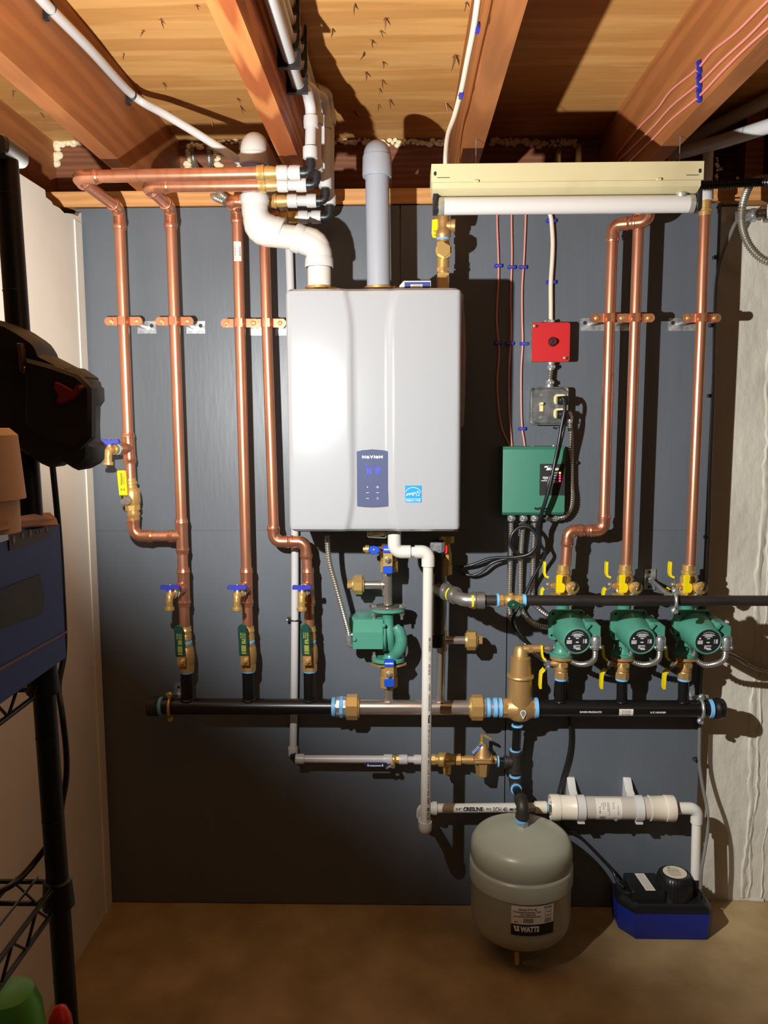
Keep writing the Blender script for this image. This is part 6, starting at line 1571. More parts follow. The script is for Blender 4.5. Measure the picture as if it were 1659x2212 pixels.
for a in (1243, 1368):
    mb = MB(); c = NX_(a+10); w = W(a, 1744, ND, 17)
    mb.lathe(c-XA*w*.5, XA, [(0, .0335), (0, .0365), (w, .0365), (w, .0335)], 32)
    p0_ = V((NX_(a-4).x, 0, nz+.056))
    mb.prism([(0, nz+.060), (-.005, nz+.060), (-.034, nz+.034), (-.05, nz+.030), (-.05, nz+.02), (0, nz+.0)], V((NX_(a-9).x, 0, 0)), YA, ZA, (w, 0, 0), .001)
    mb.box(c+V((0, -.012, -.037)), (w*.9, .018, .006), .001); t.part('clip', mb, PVCW)
fn = oncyl(NX_(1283), XA, FR, .0330); mb = MB(); w = W(1310, 1744, ND, 55); n = 14
for i in range(n): a, b = -.046+.092*i/n, -.046+.092*(i+1)/n; mb.add([fn(0, a), fn(w, a), fn(w, b), fn(0, b)], [(0, 1, 2, 3)])
lb = t.part('paper_label', mb, PAPER, body, 'white paper label')
fn = oncyl(NX_(1283), XA, FR, .0335)
# text runs downward round the cartridge
fd = lambda a0, top: (lambda u_, v_: fn(a0+v_, top-u_))
mb = MB(); text_fit(mb, 'neutra-Safe', 0, 0, 0, w=.026, h=.0058, fn=fd(w*.81, .021)); t.part('maker_lettering', mb, INKBL, lb)
mb = MB(); text_fit(mb, 'N2-220', 0, 0, 0, w=.018, h=.0052, fn=fd(w*.63, .030)); rnd = random.Random(31)
for a0, top, ln_ in ((.48, .031, .038), (.43, .031, .026), (.34, .031, .012), (.27, .031, .020), (.20, .028, .009)): bars(mb, fd(w*a0, top), 0, ln_, 0, .0016, rnd)
text_fit(mb, '8 4 ES', 0, 0, 0, w=.019, h=.0032, bold=.05, fn=fd(w*.11, .018))
mb.add([fn(w*.12, -.011), fn(w*.36, -.011), fn(w*.36, -.0125), fn(w*.12, -.0125)], [(0, 1, 2, 3)]); barcode(mb, lambda a, b: fn(a, b), w*.14, w*.35, -.024, -.0135, rnd, 12)
mb.prism(circ(.006, 16), fn(w*.78, -.024), XA, ZA, (0, -.0002, 0))
t.part('lettering', mb, INKG, lb)
t = T('drain_pipe', 'white plastic elbow and pipe dropping into the condensate pump', 'pipe', P(1505, 1890, ND))
e1 = NX_(1506); e1d = V((P(1504, 1885, ND+.02).x, -ND-.015, P(1504, 1893, ND).z)); 
mb = MB(); mb.tube([NX_(1450), NX_(1480)], RV-.001, 20); mb.tube([e1-ZA*.03, e1d], RV, 20); t.part('pipe', mb, PVC)
mb = MB(); mb.tube(fillet([NX_(1464), e1, e1-ZA*.044], .022, 8), RV+.0038, 24); t.part('elbow', mb, PVC)
# ================================================================== feed line : tube, valve, check, pressure regulator
ZD = .06
fz = P(760, 1640, ZD).z
FX = lambda px, dz=0.: V((P(px, 1640, ZD).x, -ZD, fz+dz))
t = T('plastic_tube', 'level milky feed tube from the black elbow to the blue lever valve', 'tube', FX(740))
mb = MB(); mb.tube(fillet([P(633, 1628, WD), V((P(633, 1641, WD).x, -.035, fz)), FX(655)], .010), .0095, 14); t.part('elbow', mb, PEXB)
mb = MB(); mb.tube([FX(646), FX(842)], .0112, 18); t.part('tube', mb, PEX)
for px in (648, 838):
    mb = MB(); pex_ring(mb, FX(px), XA, .0112); t.part('ring', mb, PEX)
t = T('ball_valve', 'small brass feed valve with a dark blue lever hanging below the milky tube', 'valve', FX(852))
mb = MB(); mb.cyl(FX(840), FX(868), .0095, seg=16); mb.hexn(FX(856), FX(862), .0125, 8); mb.ball(FX(851), (.012, .0125, .0125)); st = FX(849); mb.cyl(st, st+V((0, -.022, -.008)), .005, seg=10); t.part('body', mb, BRASS)
mb = MB(); mb.hexn(st+V((0, -.021, -.009)), st+V((0, -.028, -.009)), .007); mb.tube([st+V((.0, -.022, -.011)), st+V((-.010, -.023, -.012)), st+V((-.02, -.023, -.017))], .004, 8); t.part('nut', mb, CHROME)
l0, l1 = P(787, 1653, .09), P(836, 1653, .09)
mb = MB(); mb.prism(rrect((l1.x-l0.x)/2, .0062, .004), V(((l0.x+l1.x)/2, -.083, l0.z)), XA, ZA, (0, -.007, 0), .0015); lv = t.part('lever', mb, mat('navy_vinyl', (34, 40, 84), .4))
mb = MB(); fn = flat(V(((l0.x+l1.x)/2, -.0905, l0.z)), XA, ZA)
bars(mb, fn, -.018, .016, -.003, .0035, random.Random(4), .05); bars(mb, fn, -.024, -.020, -.0035, .007, random.Random(5), .05); bars(mb, fn, .018, .022, -.0035, .007, random.Random(5), .05); t.part('lettering', mb, INKW, lv)
t = T('plastic_tube', 'stubby milky tube with two rings between the feed valve and the brass check valve', 'tube', FX(889))
mb = MB(); mb.tube([FX(864), FX(910)], .0100, 18); t.part('tube', mb, PEX)
for px in (871, 903):
    mb = MB(); pex_ring(mb, FX(px), XA, .0105); t.part('ring', mb, PEX)
t = T('check_valve', 'brass backflow check valve behind the white drain pipe', 'valve', FX(965, -.03))
mb = MB(); mb.cyl(FX(908), FX(935), .0095, seg=16); mb.hexn(FX(932), FX(940), .0165, 8); mb.cyl(FX(938), FX(950), .0145, seg=18); mb.lathe(FX(946), XA, [(0, .016), (.004, .0205), (.012, .021), (.032, .021), (.038, .017), (.05, .015)], 24); mb.hexn(FX(984), FX(995), .0175, 8); mb.cyl(FX(990), FX(1008), .0115, seg=18); mb.cyl(FX(966), FX(966)-ZA*.034, .0125, seg=16); mb.hexn(FX(966)-ZA*.034, FX(966)-ZA*.042, .012); t.part('body', mb, BRASS)
t = T('pressure_regulator', 'bell-shaped bronze pressure regulator with a blue tag', 'regulator', FX(1043, -.035))
rc_ = FX(1042); by = -ZD-.006; rc_.y = by
mb = MB()
mb.cyl(FX(1004), FX(1030), .0135, seg=20); mb.cyl(FX(1050), FX(1072), .0125, seg=20)
mb.lathe(rc_-ZA*.046, ZA, [(0, .014), (.003, .0185), (.02, .0205), (.034, .0225), (.044, .0235)], 6)
zz = rc_.z+.002
mb.prism(rrect(.0275, .0275, .008), V((rc_.x, by, zz)), XA, YA, (0, 0, .007), .001); mb.prism(rrect(.0285, .0285, .009), V((rc_.x, by, zz+.0085)), XA, YA, (0, 0, .006), .001); mb.prism(rrect(.0265, .0265, .008), V((rc_.x, by, zz+.006)), XA, YA, (0, 0, .004))
mb.lathe(V((rc_.x, by, zz+.013)), ZA, [(0, .025), (.003, .0235), (.012, .0205), (.026, .0155), (.034, .0125), (.038, .0085), (.04, 0)], 28)
t.part('body', mb, BRONZE)
for sx in (-1, 1):
    for sy in (-1, 1):
        mb = MB(); mb.lathe(V((rc_.x+sx*.021, by+sy*.021, zz+.014)), ZA, [(0, .0038), (.002, .0036), (.003, 0)], 10); t.part('screw', mb, BRASS)
mb = MB(); mb.cyl(V((rc_.x-.002, by, zz+.05)), V((rc_.x-.002, by, zz+.079)), .005, seg=14); mb.hexn(V((rc_.x-.002, by, zz+.047)), V((rc_.x-.002, by, zz+.055)), .009); t.part('adjusting_stem', mb, BRASS)
mb = MB(); mb.prism([(0, .003), (.002, -.002), (.022, -.011), (.026, -.010), (.025, -.006), (.006, .004)], V((rc_.x+.001, by-.002, zz+.074)), XA, ZA, (0, .008, 0), .0008); t.part('lever', mb, BRASS)
mb = MB(); mb.prism([(.004, .003), (-.004, .006), (-.010, .003), (-.033, -.022), (-.029, -.026), (-.006, -.007), (.006, -.004)], V((rc_.x-.002, by-.012, zz+.046)), XA, ZA, (0, .002, 0)); tg = t.part('tag', mb, mat('tag_blue', (46, 92, 176), .5), label='blue plastic tag')
mb = MB(); rnd = random.Random(14)
for k in range(6): 
    p_ = V((rc_.x-.002-.012-.0032*k, by-.0123, zz+.046-.001-.0035*k)); mb.add([p_+V((-.003, 0, .003)), p_+V((.003, 0, -.003)), p_+V((.004, 0, -.002)), p_+V((-.002, 0, .004))], [(0, 1, 2, 3)])
t.part('lettering', mb, INKW, tg)
# ================================================================== black iron tree down to the tank
TZ = FX(1112); TZ.y = -ZD-.012
tx = TZ.x
t = T('iron_pipe', 'black iron tee and pipes from the air separator down to the grey tank', 'pipe', P(1129, 1775, .2))
sepb = V((P(1117, 1560, .085).x, -.09, P(1118, 1562, .09).z))
mb = MB(); mb.cyl(V((sepb.x, -.09, P(1118, 1556, .09).z)), V((tx+.001, TZ.y, fz+.022)), .0128, seg=20); t.part('pipe', mb, BLACKP)
mb = MB(); mb.lathe(TZ-ZA*.034, ZA, [(0, .0165), (.001, .0185), (.010, .0185), (.011, .0162), (.056, .0162), (.057, .0185), (.067, .0185), (.068, .0165)], 24); mb.lathe(TZ, -XA, [(.01, .0162), (.022, .0162), (.023, .0185), (.033, .0185), (.034, .015)], 22); t.part('tee', mb, BLACKIRON)
mb = MB(); mb.cyl(FX(1072)+V((0, -.010, 0)), FX(1100)+V((0, -.012, 0)), .0125, seg=18); t.part('nipple', mb, BLACKP)
mb = MB(); mb.cyl(V((tx, TZ.y, fz-.03)), V((tx, TZ.y, fz-.05)), .0125, seg=18); t.part('nipple', mb, BLACKP)
zl_ = P(1112, 1683, .08).z
el = V((tx, TZ.y, P(1113, 1700, .09).z)); el2 = P(1119, 1722, .165)
tk = V((P(1129, 1760, .215).x, -.215, 0)); tkt = P(1129, 1776, .215)
mb = MB(); mb.lathe(V((tx, TZ.y, zl_-.0)), -ZA, [(-.004, .0165), (-.003, .0188), (.008, .0188), (.009, .0165)], 22); mb.tube(fillet([V((tx, TZ.y, zl_)), el, el+(el2-el).normalized()*.034], .014, 7), .0168, 22); d_ = (el2-el).normalized(); mb.lathe(el+d_*.024, d_, [(0, .0165), (.001, .0188), (.010, .0188), (.011, .0165)], 22); t.part('elbow', mb, BLACKIRON)
kn = V((tkt.x-.001, -.215, P(1126, 1738, .215).z))
mb = MB(); mb.cyl(el+d_*.03, kn-d_*.03 if False else el+(kn-el)*.8, .0122, seg=18); t.part('pipe', mb, BLACKP)
d2 = (kn-el).normalized()
mb = MB(); mb.tube(fillet([kn-d2*.036, kn, kn-ZA*.036], .018, 8), .0172, 22); mb.lathe(kn-d2*.036, d2, [(0, .0165), (.001, .0192), (.011, .0192), (.012, .0165)], 22); mb.lathe(kn-ZA*.026, -ZA, [(0, .0165), (.001, .0195), (.011, .0195), (.012, .0165)], 22); t.part('elbow', mb, BLACKIRON)
mb = MB()
for p, ax, r in ((V((sepb.x, -.09, P(1118, 1565, .09).z)), -ZA, .0128), (TZ+ZA*.033, ZA, .0128), (FX(1073)+V((0, -.010, 0)), XA, .0125), (FX(1092)+V((0, -.012, 0)), XA, .0125), (V((tx, TZ.y, fz-.040)), -ZA, .0135), (el+d_*.034, d_, .0122)):
    mb.lathe(p, ax, [(0, r), (.001, r+.0038), (.005, r+.0042), (.006, r)], 20)
t.part('sealant_ring', mb, DOPE)
# ================================================================== expansion tank
zt0 = kn.z-.036; RT = .139
tc = V((tkt.x-.003, -.215, 0))
zb0 = P(1124, 2052, .36).z
Ht = zt0-.012
sh = P(1124, 1835, .36).z
t = T('expansion_tank', 'grey green steel expansion tank hanging from the black iron pipe', 'tank', V((tc.x, tc.y, .02)))
z1 = P(1016, 1815, .215).z; z2 = P(1124, 1916, .354).z; z3 = P(1124, 1956, .354).z; z4 = P(1020, 2010, .215).z; 
zap = Ht-.012
prof = [(zap, .0), (zap-.001, .03), (zap-.005, .06), (zap-.012, .09), (zap-.019, .11), (zap-.026, .123), (zap-.034, .1315), (zap-.044, .137), (zap-.056, RT), (z2+.010, RT), (z2+.005, RT-.003), (z2+.001, RT-.003), (z2-.003, RT+.002), (z2-.006, RT+.003), (z3+.003, RT+.003), (z3+.001, RT+.001), (z3-.002, RT-.001)]
zbot = .05
prof += [(.125, RT-.002), (.105, RT-.006), (.088, RT-.016), (.074, RT-.035), (.064, RT-.06), (.058, .05), (.056, 0)]
mb = MB(); mb.lathe(V((tc.x, tc.y, 0)), ZA, [(a_, b_) for a_, b_ in prof], 64); shell = t.part('shell', mb, TANK)
mb = MB(); mb.hexn(V((tc.x+.003, tc.y, zap-.002)), V((tc.x+.003, tc.y, zap+.012)), .0165); t.part('inlet', mb, GALV)
mb = MB(); mb.lathe(V((tc.x, tc.y, zap+.010)), ZA, [(0, .012), (.001, .0165), (.005, .0165), (.006, .012)], 18); t.part('sealant_ring', mb, DOPE)
# label
lc_ = V((tc.x, tc.y, 0)); ang = .10
fr_ = V((math.sin(ang), -math.cos(ang), 0))
def ontank(z0, a0, r=RT+.0018): return lambda u_, v_: V((tc.x, tc.y, z0+v_))+(V((math.sin(ang+a0+u_/RT), -math.cos(ang+a0+u_/RT), 0)))*r
lh1 = P(1140, 1959, .355).z; lh0 = P(1140, 2022, .355).z; lm = P(1140, 1998, .355).z
lwid = .116; n = 12
def wrap(z0, z1, r, m_, nm_, par, lab):
    mb = MB(); f_ = ontank(0, 0, r)
    for i in range(n): a, b = -lwid/2+lwid*i/n, -lwid/2+lwid*(i+1)/n; mb.add([f_(a, z0), f_(b, z0), f_(b, z1), f_(a, z1)], [(0, 1, 2, 3)])
    return t.part(nm_, mb, m_, par, lab)
lb = wrap(lh0, lh1, RT+.0006, PAPER, 'paper_label', shell, 'white and black paper label')
wrap(lh0, lm, RT+.0010, INKK, 'label_band', shell, None)
f_ = ontank(0, 0, RT+.0014); mb = MB(); hz = lh1-lm
def tl(s_, a, z, w, h, bold=.02): text_fit(mb, s_, 0, 0, 0, w=w, h=h, bold=bold, fn=lambda u_, v_: f_(a+u_, z+v_))
tl('Model ETX-30', -.038, lm+hz*.78, .046, .0052); tl('Pressurized Expansion Tank', -.053, lm+hz*.64, .073, .0052); tl('with Diaphragm', -.036, lm+hz*.51, .042, .005)
rnd = random.Random(77)
bars(mb, f_, -.053, .020, lm+hz*.41, .0022, rnd, .2); bars(mb, f_, .028, .052, lm+hz*.88, .0026, rnd, .2)
for k in range(4): bars(mb, f_, -.026, .0, lm+hz*(.30-.06*k), .0016, rnd, .2)
for a in (.032, .049): mb.add([f_(a, lm+hz*.3), f_(a+.0007, lm+hz*.3), f_(a+.0007, lm+hz*.82), f_(a, lm+hz*.82)], [(0, 1, 2, 3)])
for z in (.3, .82): mb.add([f_(.032, lm+hz*z), f_(.0497, lm+hz*z), f_(.0497, lm+hz*z+.0007), f_(.032, lm+hz*z+.0007)], [(0, 1, 2, 3)])
for k in range(3): bars(mb, f_, .031, .050, lm+hz*(.22-.07*k), .0016, rnd, .2)
bars(mb, f_, .036, .047, lm+hz*.62, .002, rnd); bars(mb, f_, .036, .047, lm+hz*.42, .002, rnd); bars(mb, f_, -.05, -.04, lm+hz*.1, .002, rnd)
t.part('lettering', mb, INKG if False else mat('brown_ink', (92, 76, 52), .6), lb)
mb = MB(); hb = lm-lh0
for k in range(2):
    a = -.052+.0075*k; mb.add([f_(a, lh0+hb*.86), f_(a+.005, lh0+hb*.86), f_(a+.009, lh0+hb*.38), f_(a+.005, lh0+hb*.38)], [(0, 1, 2, 3)])
mb.add([f_(-.040, lh0+hb*.86), f_(-.0365, lh0+hb*.86), f_(-.040, lh0+hb*.38), f_(-.0435, lh0+hb*.38)], [(0, 1, 2, 3)])
text_fit(mb, 'WATTS', 0, 0, 0, w=.050, h=hb*.46, bold=.05, fn=lambda u_, v_: f_(-.034+u_, lh0+hb*.36+v_)); t.part('maker_lettering', mb, INKW, lb)
mb = MB(); mb.cyl(V((tc.x-.02, tc.y-.085, .062)), V((tc.x-.02, tc.y-.092, .03)), .0065, seg=12); t.part('air_valve', mb, BRASS)
mb = MB(); vs = [V((tc.x-.005, tc.y-.10, .043)), V((tc.x+.046, tc.y-.095, .055)), V((tc.x+.046, tc.y-.098, .028)), V((tc.x-.002, tc.y-.10, .034))]
mb.prism([(0, 0), (.052, -.006), (.052, .022), (.002, .008)], V((tc.x-.008, tc.y-.10, .034)), XA, ZA, (0, .0015, 0)); t.part('paper_tag', mb, mat('tag_paper', (120, 112, 92), .7))
# ================================================================== condensate pump
b0_ = PZ(1372, 2031, 0); b1_ = PZ(1535, 2024, 0)
yf = b0_.y; x0, x1 = P(1333, 1985, -yf).x-.0, P(1541, 1985, -yf).x
x0 = PZ(1340, 1990, 0.03).x-.012
zt1 = P(1450, 1975, -yf).z
t = T('condensate_pump', 'condensate pump with a black motor on a blue tray on the floor', 'pump', V(((x0+x1)/2, yf+.06, 0)))
dpt = .135
mb = MB(); pl = [(-.5, -.42), (-.42, -.5), (.42, -.5), (.5, -.40), (.5, .42), (.44, .5), (-.44, .5), (-.5, .42)]
xc, yc = (x0+x1)/2+.004, yf+dpt/2; sx, sy = (x1-x0), dpt
def ringp(s, z, k): return [V((xc+p[0]*sx*s, yc+p[1]*sy*s, z)) for p in k]
pl = [(-.5, -.12), (-.36, -.5), (.44, -.5), (.5, -.38), (.5, .42), (.44, .5), (-.44, .5), (-.5, .42)]
rows = [ringp(.93, .001, pl), ringp(.965, .006, pl), ringp(.99, .05, pl), ringp(1.0, zt1, pl), ringp(.96, zt1, pl)]
rows = [r+[r[0]] for r in rows]; mb.grid(rows); k = len(pl); mb.add(ringp(.93, .001, pl), [tuple(range(k))]); mb.add(ringp(.96, zt1, pl), [tuple(range(k))]); t.part('tray', mb, PUMPBLU)
mb = MB(); rows = [ringp(1.0, zt1+.001, pl), ringp(1.005, zt1+.004, pl), ringp(.97, zt1+.016, pl), ringp(.88, zt1+.026, pl)]; rows2 = [r+[r[0]] for r in rows]; mb.grid(rows2); mb.add(rows[-1], [tuple(range(k))]); mb.add(rows[0], [tuple(range(k))[::-1]]); t.part('lid', mb, PUMPBLK)
zc_ = zt1+.026
mx = P(1459, 1890, .1).x; my = yc-.005
mb = MB(); mb.lathe(V((mx, my, zc_-.004)), ZA, [(0, .052), (.01, .053), (.045, .0505), (.058, .047), (.066, .041), (.069, .036), (.069, 0)], 44)
for q_ in range(36):
    a = 2*PI*q_/36; mb.tube([V((mx+.0525*math.cos(a), my+.0525*math.sin(a), zc_+.004)), V((mx+.0505*math.cos(a), my+.0505*math.sin(a), zc_+.046)), V((mx+.044*math.cos(a), my+.044*math.sin(a), zc_+.062))], .0014, 5)
t.part('motor_housing', mb, PUMPBLK)
mb = MB(); mb.prism(circ(.0335, 36), V((mx, my, zc_+.0652)), XA, YA, (0, 0, .0006)); nl = t.part('round_label', mb, mat('label_cream', (206, 196, 170), .6), label='round cream label')
mb = MB(); f2 = flat(V((mx, my, zc_+.0661)), XA, YA); rnd = random.Random(90)
for kk in range(9): y_ = .020-.005*kk; hw_ = math.sqrt(max(.0001, .029**2-y_**2)); bars(mb, f2, -hw_*.7, hw_*.55, y_, .0014 if kk != 3 else .003, rnd, .2)
mb.prism(rrect(.004, .003, 0), f2(-.011, .022), XA, YA, (0, 0, .0003)); t.part('lettering', mb, INKG, nl)
mb = MB(); bx0, bx1 = P(1372, 1930, .1).x-.006, P(1418, 1930, .1).x
mb.box(V(((bx0+bx1)/2, yc, zc_+.014)), (bx1-bx0+.03, dpt*.72, .036), .006, .003); mb.cyl(V((x0+.022, yc, zc_-.008)), V((x0+.05, yc+.0, zc_-.004)), .010, seg=14); sbx = t.part('switch_housing', mb, PUMPBLK)
mb = MB(); cpx = V(((bx0+bx1)/2+.002, yc-.002, zc_+.0325)); mb.prism([(-.018, .044), (.010, .044), (.018, -.044), (-.010, -.044)], cpx, XA, YA, (0, 0, .0006)); rl = t.part('paper_label', mb, PAPER, sbx, 'white oblong label')
mb = MB(); f2 = lambda u_, v_: cpx+V((u_-v_*.09, v_, .001)); rnd = random.Random(12)
for kk in range(13): bars(mb, f2, -.010, .010, .036-.006*kk, .0012, rnd, .25)
t.part('lettering', mb, INKG, rl)
mb = MB(); mb.cyl(V((e1d.x, e1d.y, zc_-.012)), V((e1d.x, e1d.y, e1d.z+.004)), RV+.002, seg=18); mb.cyl(V((P(1513, 1925, .11).x, -.11, zc_-.012)), V((P(1513, 1915, .11).x, -.11, zc_+.012)), .0075, seg=14); t.part('inlet', mb, PUMPBLK)
# ================================================================== wire rack on the left, with the work light clipped to it
KD = 1.45
pt, pb = P(12, 345, KD), P(146, 2212, KD)
RP = .0127
dirp = (pt-pb).normalized()
bot = pb-dirp*(pb.z/dirp.z)
tpz = P(12, 336, KD)
t = T('wire_rack', 'black wire storage rack along the left wall, one post in view', 'rack', V((bot.x, -KD, 0)))
mb = MB(); mb.cyl(bot+ZA*.002, tpz, RP, seg=20)
for k in range(int((tpz.z)/.0254)):
    c_ = bot+dirp*(.0254*k/dirp.z+.01); mb.lathe(c_, dirp, [(0, RP), (.0008, RP+.0004), (.0016, RP)], 20) if k % 4 == 0 else None
t.part('post', mb, RACK)
def at_z(z): return bot+dirp*(z/dirp.z)
zA, zB, zC_ = P(50, 765, KD).z, P(100, 1440, KD).z, P(128, 1905, KD).z
def truss(mb, a, b, dz, r=.0022, n=12):
    a, b = V(a), V(b)
    for z in (0, -dz): mb.tube([a+ZA*z, b+ZA*z], r*1.35, 8)
    pts = []
    for k in range(2*n+1): pts.append(a+(b-a)*(k/(2*n))+ZA*(-dz*.03 if k % 2 == 0 else -dz))
    mb.tube(pts, r*.9, 6)
for i, (z, nm_) in enumerate(((zA, 'top'), (zB, 'middle'), (zC_, 'low'), (.52, 'bottom'))):
    c_ = at_z(z); mb = MB()
    truss(mb, c_, c_+V((0, -.9, 0)), .028, n=16); truss(mb, c_, c_+V((-.42, 0, 0)), .028, n=8)
    for k in range(1, 17): mb.tube([c_+V((-.0255*k, .004, .003)), c_+V((-.0255*k, -.9, .003))], .0017, 6)
    for k in (1, 2, 3, 4, 5): mb.tube([c_+V((0, -.15*k, -.0)), c_+V((-.42, -.15*k, -.0))], .0022, 6)
    t.part('shelf', mb, RACKW)
    mb = MB(); mb.lathe(c_-ZA*.032, ZA, [(0, .0165), (.002, .0185), (.03, .0165), (.034, .0165), (.036, .0128)], 20); t.part('collar', mb, RACK)
mb = MB(); mb.box(V((tpz.x-.02, -KD, tpz.z+.004)), (.07, .05, .022), .008, .003); 
solo('plastic_sheet', 'grey translucent plastic sheet corner on top of the rack post', 'sheet', mb, POLYM)
# ------------------------------------------------ work light
t = T('work_light', 'black cordless work light seen from behind, hung on the rack post', 'work light', LP+V((-.1, -.12, -.1)))
HD = 1.455                       # plane of the housing back, nearer the camera than the lens
S_ = 240/1207.
def hp(x, y, d): return P(x*S_, 680+y*S_, d)
out = [(-260, 60), (120, 90), (250, 132), (380, 205), (500, 285), (555, 330), (588, 385), (612, 455), (760, 530), (880, 592), (925, 588), (1000, 640), (1072, 690), (1065, 705), (1098, 740), (1104, 780), (1132, 800), (1138, 935), (1110, 975), (1094, 1000), (1088, 1200), (1096, 1390), (1138, 1425), (1136, 1560), (1098, 1610), (990, 1668), (930, 1640), (840, 1565), (770, 1600), (700, 1640), (600, 1595), (480, 1510), (350, 1420), (200, 1300), (110, 1110), (-10, 1040), (-260, 900)]
def slab(mb, pts, d0, d1, s1=.93):
    n_ = len(pts); cx_ = sum(p[0] for p in pts)/n_; cy_ = sum(p[1] for p in pts)/n_
    A = [hp(x, y, d0) for x, y in pts]
    def shr(s): return [hp(cx_+(x-cx_)*s, cy_+(y-cy_)*s, d0) for x, y in pts]
    off = V((0, -(d1-d0), 0))
    B = [p+off*.75 for p in A]; Cc = [p+off for p in shr(s1)]
    D_ = [p-off*.12 for p in shr(s1)]
    rows = [D_, A, B, Cc]; rows = [r+[r[0]] for r in rows]
    mb.grid(rows); mb.add(D_, [tuple(range(n_))]); mb.add(Cc, [tuple(range(n_))[::-1]])
mb = MB(); slab(mb, out, 1.452, 1.50); t.part('housing', mb, LAMPBLK)
mb = MB(); slab(mb, [(330, 480), (620, 560), (900, 660), (1040, 800), (1040, 1330), (900, 1460), (560, 1380), (330, 1180)], 1.50, 1.515, .9); t.part('battery', mb, mat('battery_black', (19, 19, 20), .6))
mb = MB(); slab(mb, [(655, 735), (690, 740), (870, 838), (905, 770), (945, 765), (955, 800), (890, 890), (860, 930), (720, 985), (670, 960), (700, 880), (640, 800)], 1.505, 1.522, .85); t.part('latch', mb, LAMPRED, label='dark red latch')
mb = MB(); slab(mb, [(215, 310), (260, 310), (275, 380), (275, 620), (245, 625), (240, 480)], 1.502, 1.510, .9); t.part('buckle', mb, mat('buckle_tan', (86, 66, 46), .5))
mb = MB(); 
for x, y in ((405, 590), (462, 575), (258, 595)): mb.ball(hp(x, y, 1.503), (.0035, .003, .004), 10, 6)
t.part('rivet', mb, BRASS)
# lens side : shallow reflector dish facing the boards
lensc = LP-LN*.012
u_, w_ = perp(LN)
mb = MB(); mb.tube([lensc-LN*.03, lensc-LN*.010, lensc-LN*.004], [.016, .022, .022], 20); mb.tube([hp(900, 800, 1.455), lensc-LN*.028], .012, 12); t.part('lamp_head', mb, LAMPBLK)
mb = MB(); mb.prism(circ(.018, 24), lensc-LN*.0038, u_, w_, LN*.0012); t.part('lens', mb, mat('lens_lit', (255, 245, 225), .3, emit=((255, 244, 226), 6.)))
# its cord
mb = MB(); mb.tube(smooth_path([P(110, 960, 1.36), P(113, 1000, 1.36), P(121, 1080, 1.36), P(128, 1160, 1.36), P(134, 1260, 1.37), P(139, 1400, 1.38), P(127, 1480, 1.40), P(134, 1540, 1.42), P(143, 1620, 1.42), P(143, 1680, 1.42), P(133, 1740, 1.42), P(126, 1800, 1.43), P(100, 1830, 1.43), P(60, 1880, 1.45), P(20, 1915, 1.47), P(-40, 1940, 1.5)], 6), .0038, 10)
solo('power_cord', 'black cord hanging behind the blue carton and rack post', 'cord', mb, CORDB)
# ------------------------------------------------ blue carton with rolls
cx_far = P(146, 1390, 1.425); xb = cx_far.x
zb_c = zB+.0055
near = -1.95
yf_ = -1.43
zt_c = PX(118, 1132, xb).z
t = T('carton', 'blue printed carton with an open brown flap on the rack shelf', 'carton', V((xb-.15, -1.69, zb_c)))
mb = MB(); zt_c = P(118, 1132, 1.43).z
mb.box(V((xb-.17, (near+yf_)/2, (zb_c+zt_c)/2)), (.34, yf_-near, zt_c-zb_c), 0, .001); t.part('box', mb, BOXBLUE)
sf = xb+.0006
def SFc(px, py): p = PX(px, py, xb+.0006); return p
def spoly(pts, m_, nm_, lab=None):
    mb = MB(); P_ = [SFc(x, y) for x, y in pts]; n_ = len(P_)
    mb.add(P_+[p+V((.0005, 0, 0)) for p in P_], [tuple(range(n_)), tuple(range(2*n_-1, n_-1, -1))]+[(i, (i+1) % n_, n_+(i+1) % n_, n_+i) for i in range(n_)]); return t.part(nm_, mb, m_, None, lab)
spoly([(20, 1190), (18, 1152), (108, 1137), (109, 1161)], BOXBAND, 'printed_band', 'brown printed band')
spoly([(-30, 1372), (-30, 1285), (86, 1240), (95, 1290), (92, 1325)], BOXPIC, 'printed_picture', 'dark printed picture')
spoly([(-30, 1466), (-30, 1458), (145, 1362), (145, 1366)], mat('box_stripe', (120, 96, 92), .6), 'printed_stripe', 'pale stripe near the bottom')
mb = MB()
for x, y, r in ((28, 1166, 3.4), (47, 1157, 2.6), (64, 1151, 3.2), (78, 1150, 1.6), (86, 1147, 1.6), (100, 1142, 2.8)):
    p = SFc(x, y); rr = r*.00062; mb.ball(p+V((.0008, 0, 0)), (.0004, rr*1.6, rr*2.2), 10, 6)
t.part('printed_symbols', mb, BOXBAND if False else mat('symbol_ink', (150, 130, 128), .6))
mb = MB(); f0 = [P(-30, 1158, 1.93), P(118, 1132, 1.43)]
fl = [(0, 1146, 1.70), (30, 1140, 1.6), (72, 1135, 1.52), (126, 1133, 1.44), (122, 1120, 1.42), (108, 1107, 1.415), (84, 1108, 1.43), (40, 1115, 1.52), (0, 1128, 1.66), (-40, 1140, 1.9), (-40, 1158, 1.93)]
pts_ = [V((xb+.004-.02*(i in (4, 5, 6, 7, 8, 9)), P(x, y, d).y, P(x, y, d).z)) for i, (x, y, d) in enumerate(fl)]
pts_ = [P(x, y, d) for x, y, d in fl]; n_ = len(pts_)
mb.add(pts_+[p+V((-.003, .001, -.002)) for p in pts_], [tuple(range(n_)), tuple(range(2*n_-1, n_-1, -1))]+[(i, (i+1) % n_, n_+(i+1) % n_, n_+i) for i in range(n_)]); t.part('flap', mb, CARDB, label='open brown cardboard flap')
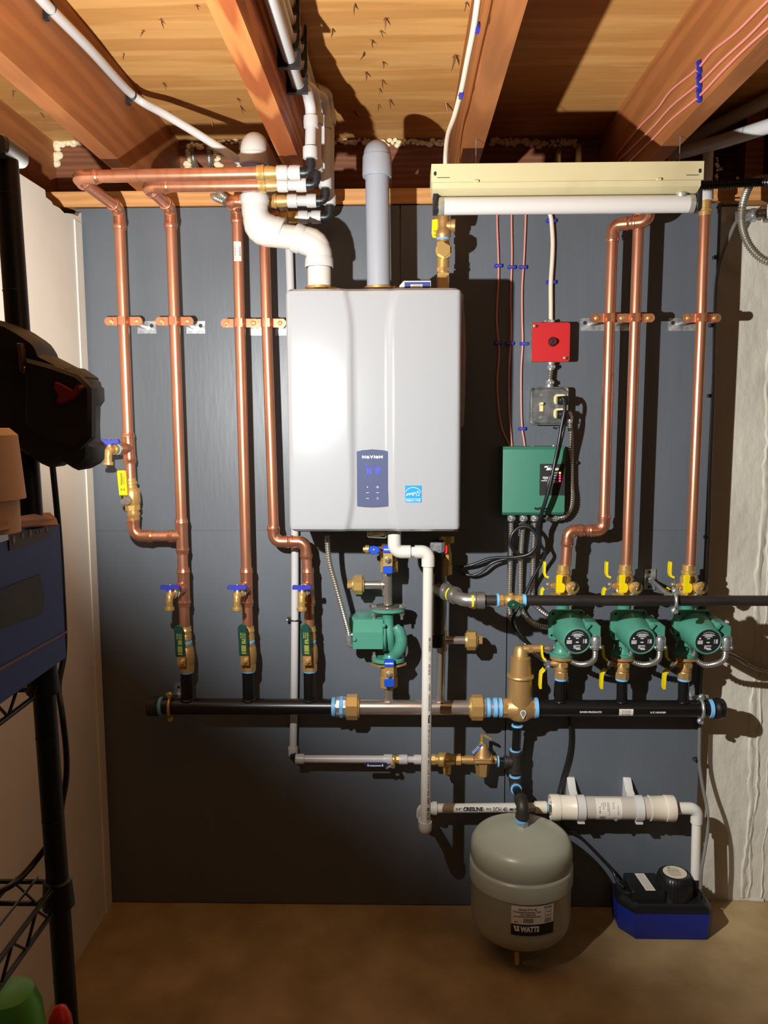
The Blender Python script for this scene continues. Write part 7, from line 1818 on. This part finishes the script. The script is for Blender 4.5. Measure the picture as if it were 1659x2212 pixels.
# paper rolls standing in it
rc0 = P(-20, 1000, 1.62); 
def edge_r(px, py, d, cxp): return abs(P(px, py, d).x-P(cxp, py, d).x)
t = T('paper_roll', 'tan paper roll with a narrower core standing in the blue carton', 'roll', P(-20, 1150, 1.62)-ZA*.02)
D_ = 1.62; c_ = P(-26, 1078, D_); c_t = P(-36, 925, D_)
mb = MB(); r1 = edge_r(50, 1078, D_, -26); r0_ = edge_r(20, 940, D_, -40)
mb.lathe(c_, (c_t-c_), [(0, r1-.003), (0, r1), ((c_t-c_).length*.9, r0_+.003), ((c_t-c_).length, r0_-.004)], 36); t.part('roll', mb, PAPERROLL)
mb = MB(); cb_ = P(-22, 1150, D_); r2 = edge_r(38, 1110, D_, -24); mb.cyl(cb_, c_+(c_t-c_).normalized()*.01, r2, seg=32); t.part('core', mb, PAPERROLL)
# things low on the rack
d = 1.40
t = T('plastic_tub', 'green plastic tub on the bottom shelf at lower left', 'tub', P(10, 2300, d))
c_ = P(22, 2215, 1.50); zt_j = P(30, 2136, 1.50).z
mb = MB(); zs = .523
rx = abs(P(92, 2190, 1.50).x-c_.x)
hj = zt_j-zs
mb.lathe(V((c_.x, -1.50, zs)), ZA, [(0, rx*.8), (.004, rx*.86), (hj*.6, rx*.96), (hj*.80, rx*1.0), (hj*.92, rx*.93), (hj*.985, rx*.72), (hj, rx*.4), (hj*1.0, 0)], 36); t.part('tub', mb, JUGGRN)
mb = MB(); mb.torus(V((c_.x-.005, -1.50-rx*.6, zs+hj*.80)), V((.2, -1, .3)), rx*.42, .006, 20, 8); t.part('handle', mb, JUGGRN)
t = T('plastic_bottle', 'red bottle with a white patch leaning on the rack post foot', 'bottle', P(128, 2300, 1.43))
c_ = P(118, 2230, 1.56); zt_b = P(126, 2170, 1.56).z; rb = abs(P(152, 2210, 1.56).x-P(128, 2210, 1.56).x)
hb_ = zt_b-.523; c_.x -= .0
mb = MB(); mb.lathe(V((c_.x-.01, -1.56, .523)), V((.05, 0, 1)), [(0, rb*1.1), (.006, rb*1.25), (hb_*.80, rb*1.3), (hb_*.90, rb*1.2), (hb_*.96, rb*.95), (hb_*.99, rb*.55), (hb_, 0)], 28); t.part('bottle', mb, BAGRED)
mb = MB(); fpt = V((c_.x+.0, -1.56-rb*1.32, .523+hb_*.78)); mb.prism([(-.012, -.02), (.008, -.024), (.012, -.004), (.003, .006), (-.006, -.002)], fpt, XA, ZA, (0, -.001, 0)); t.part('white_patch', mb, PAPER)
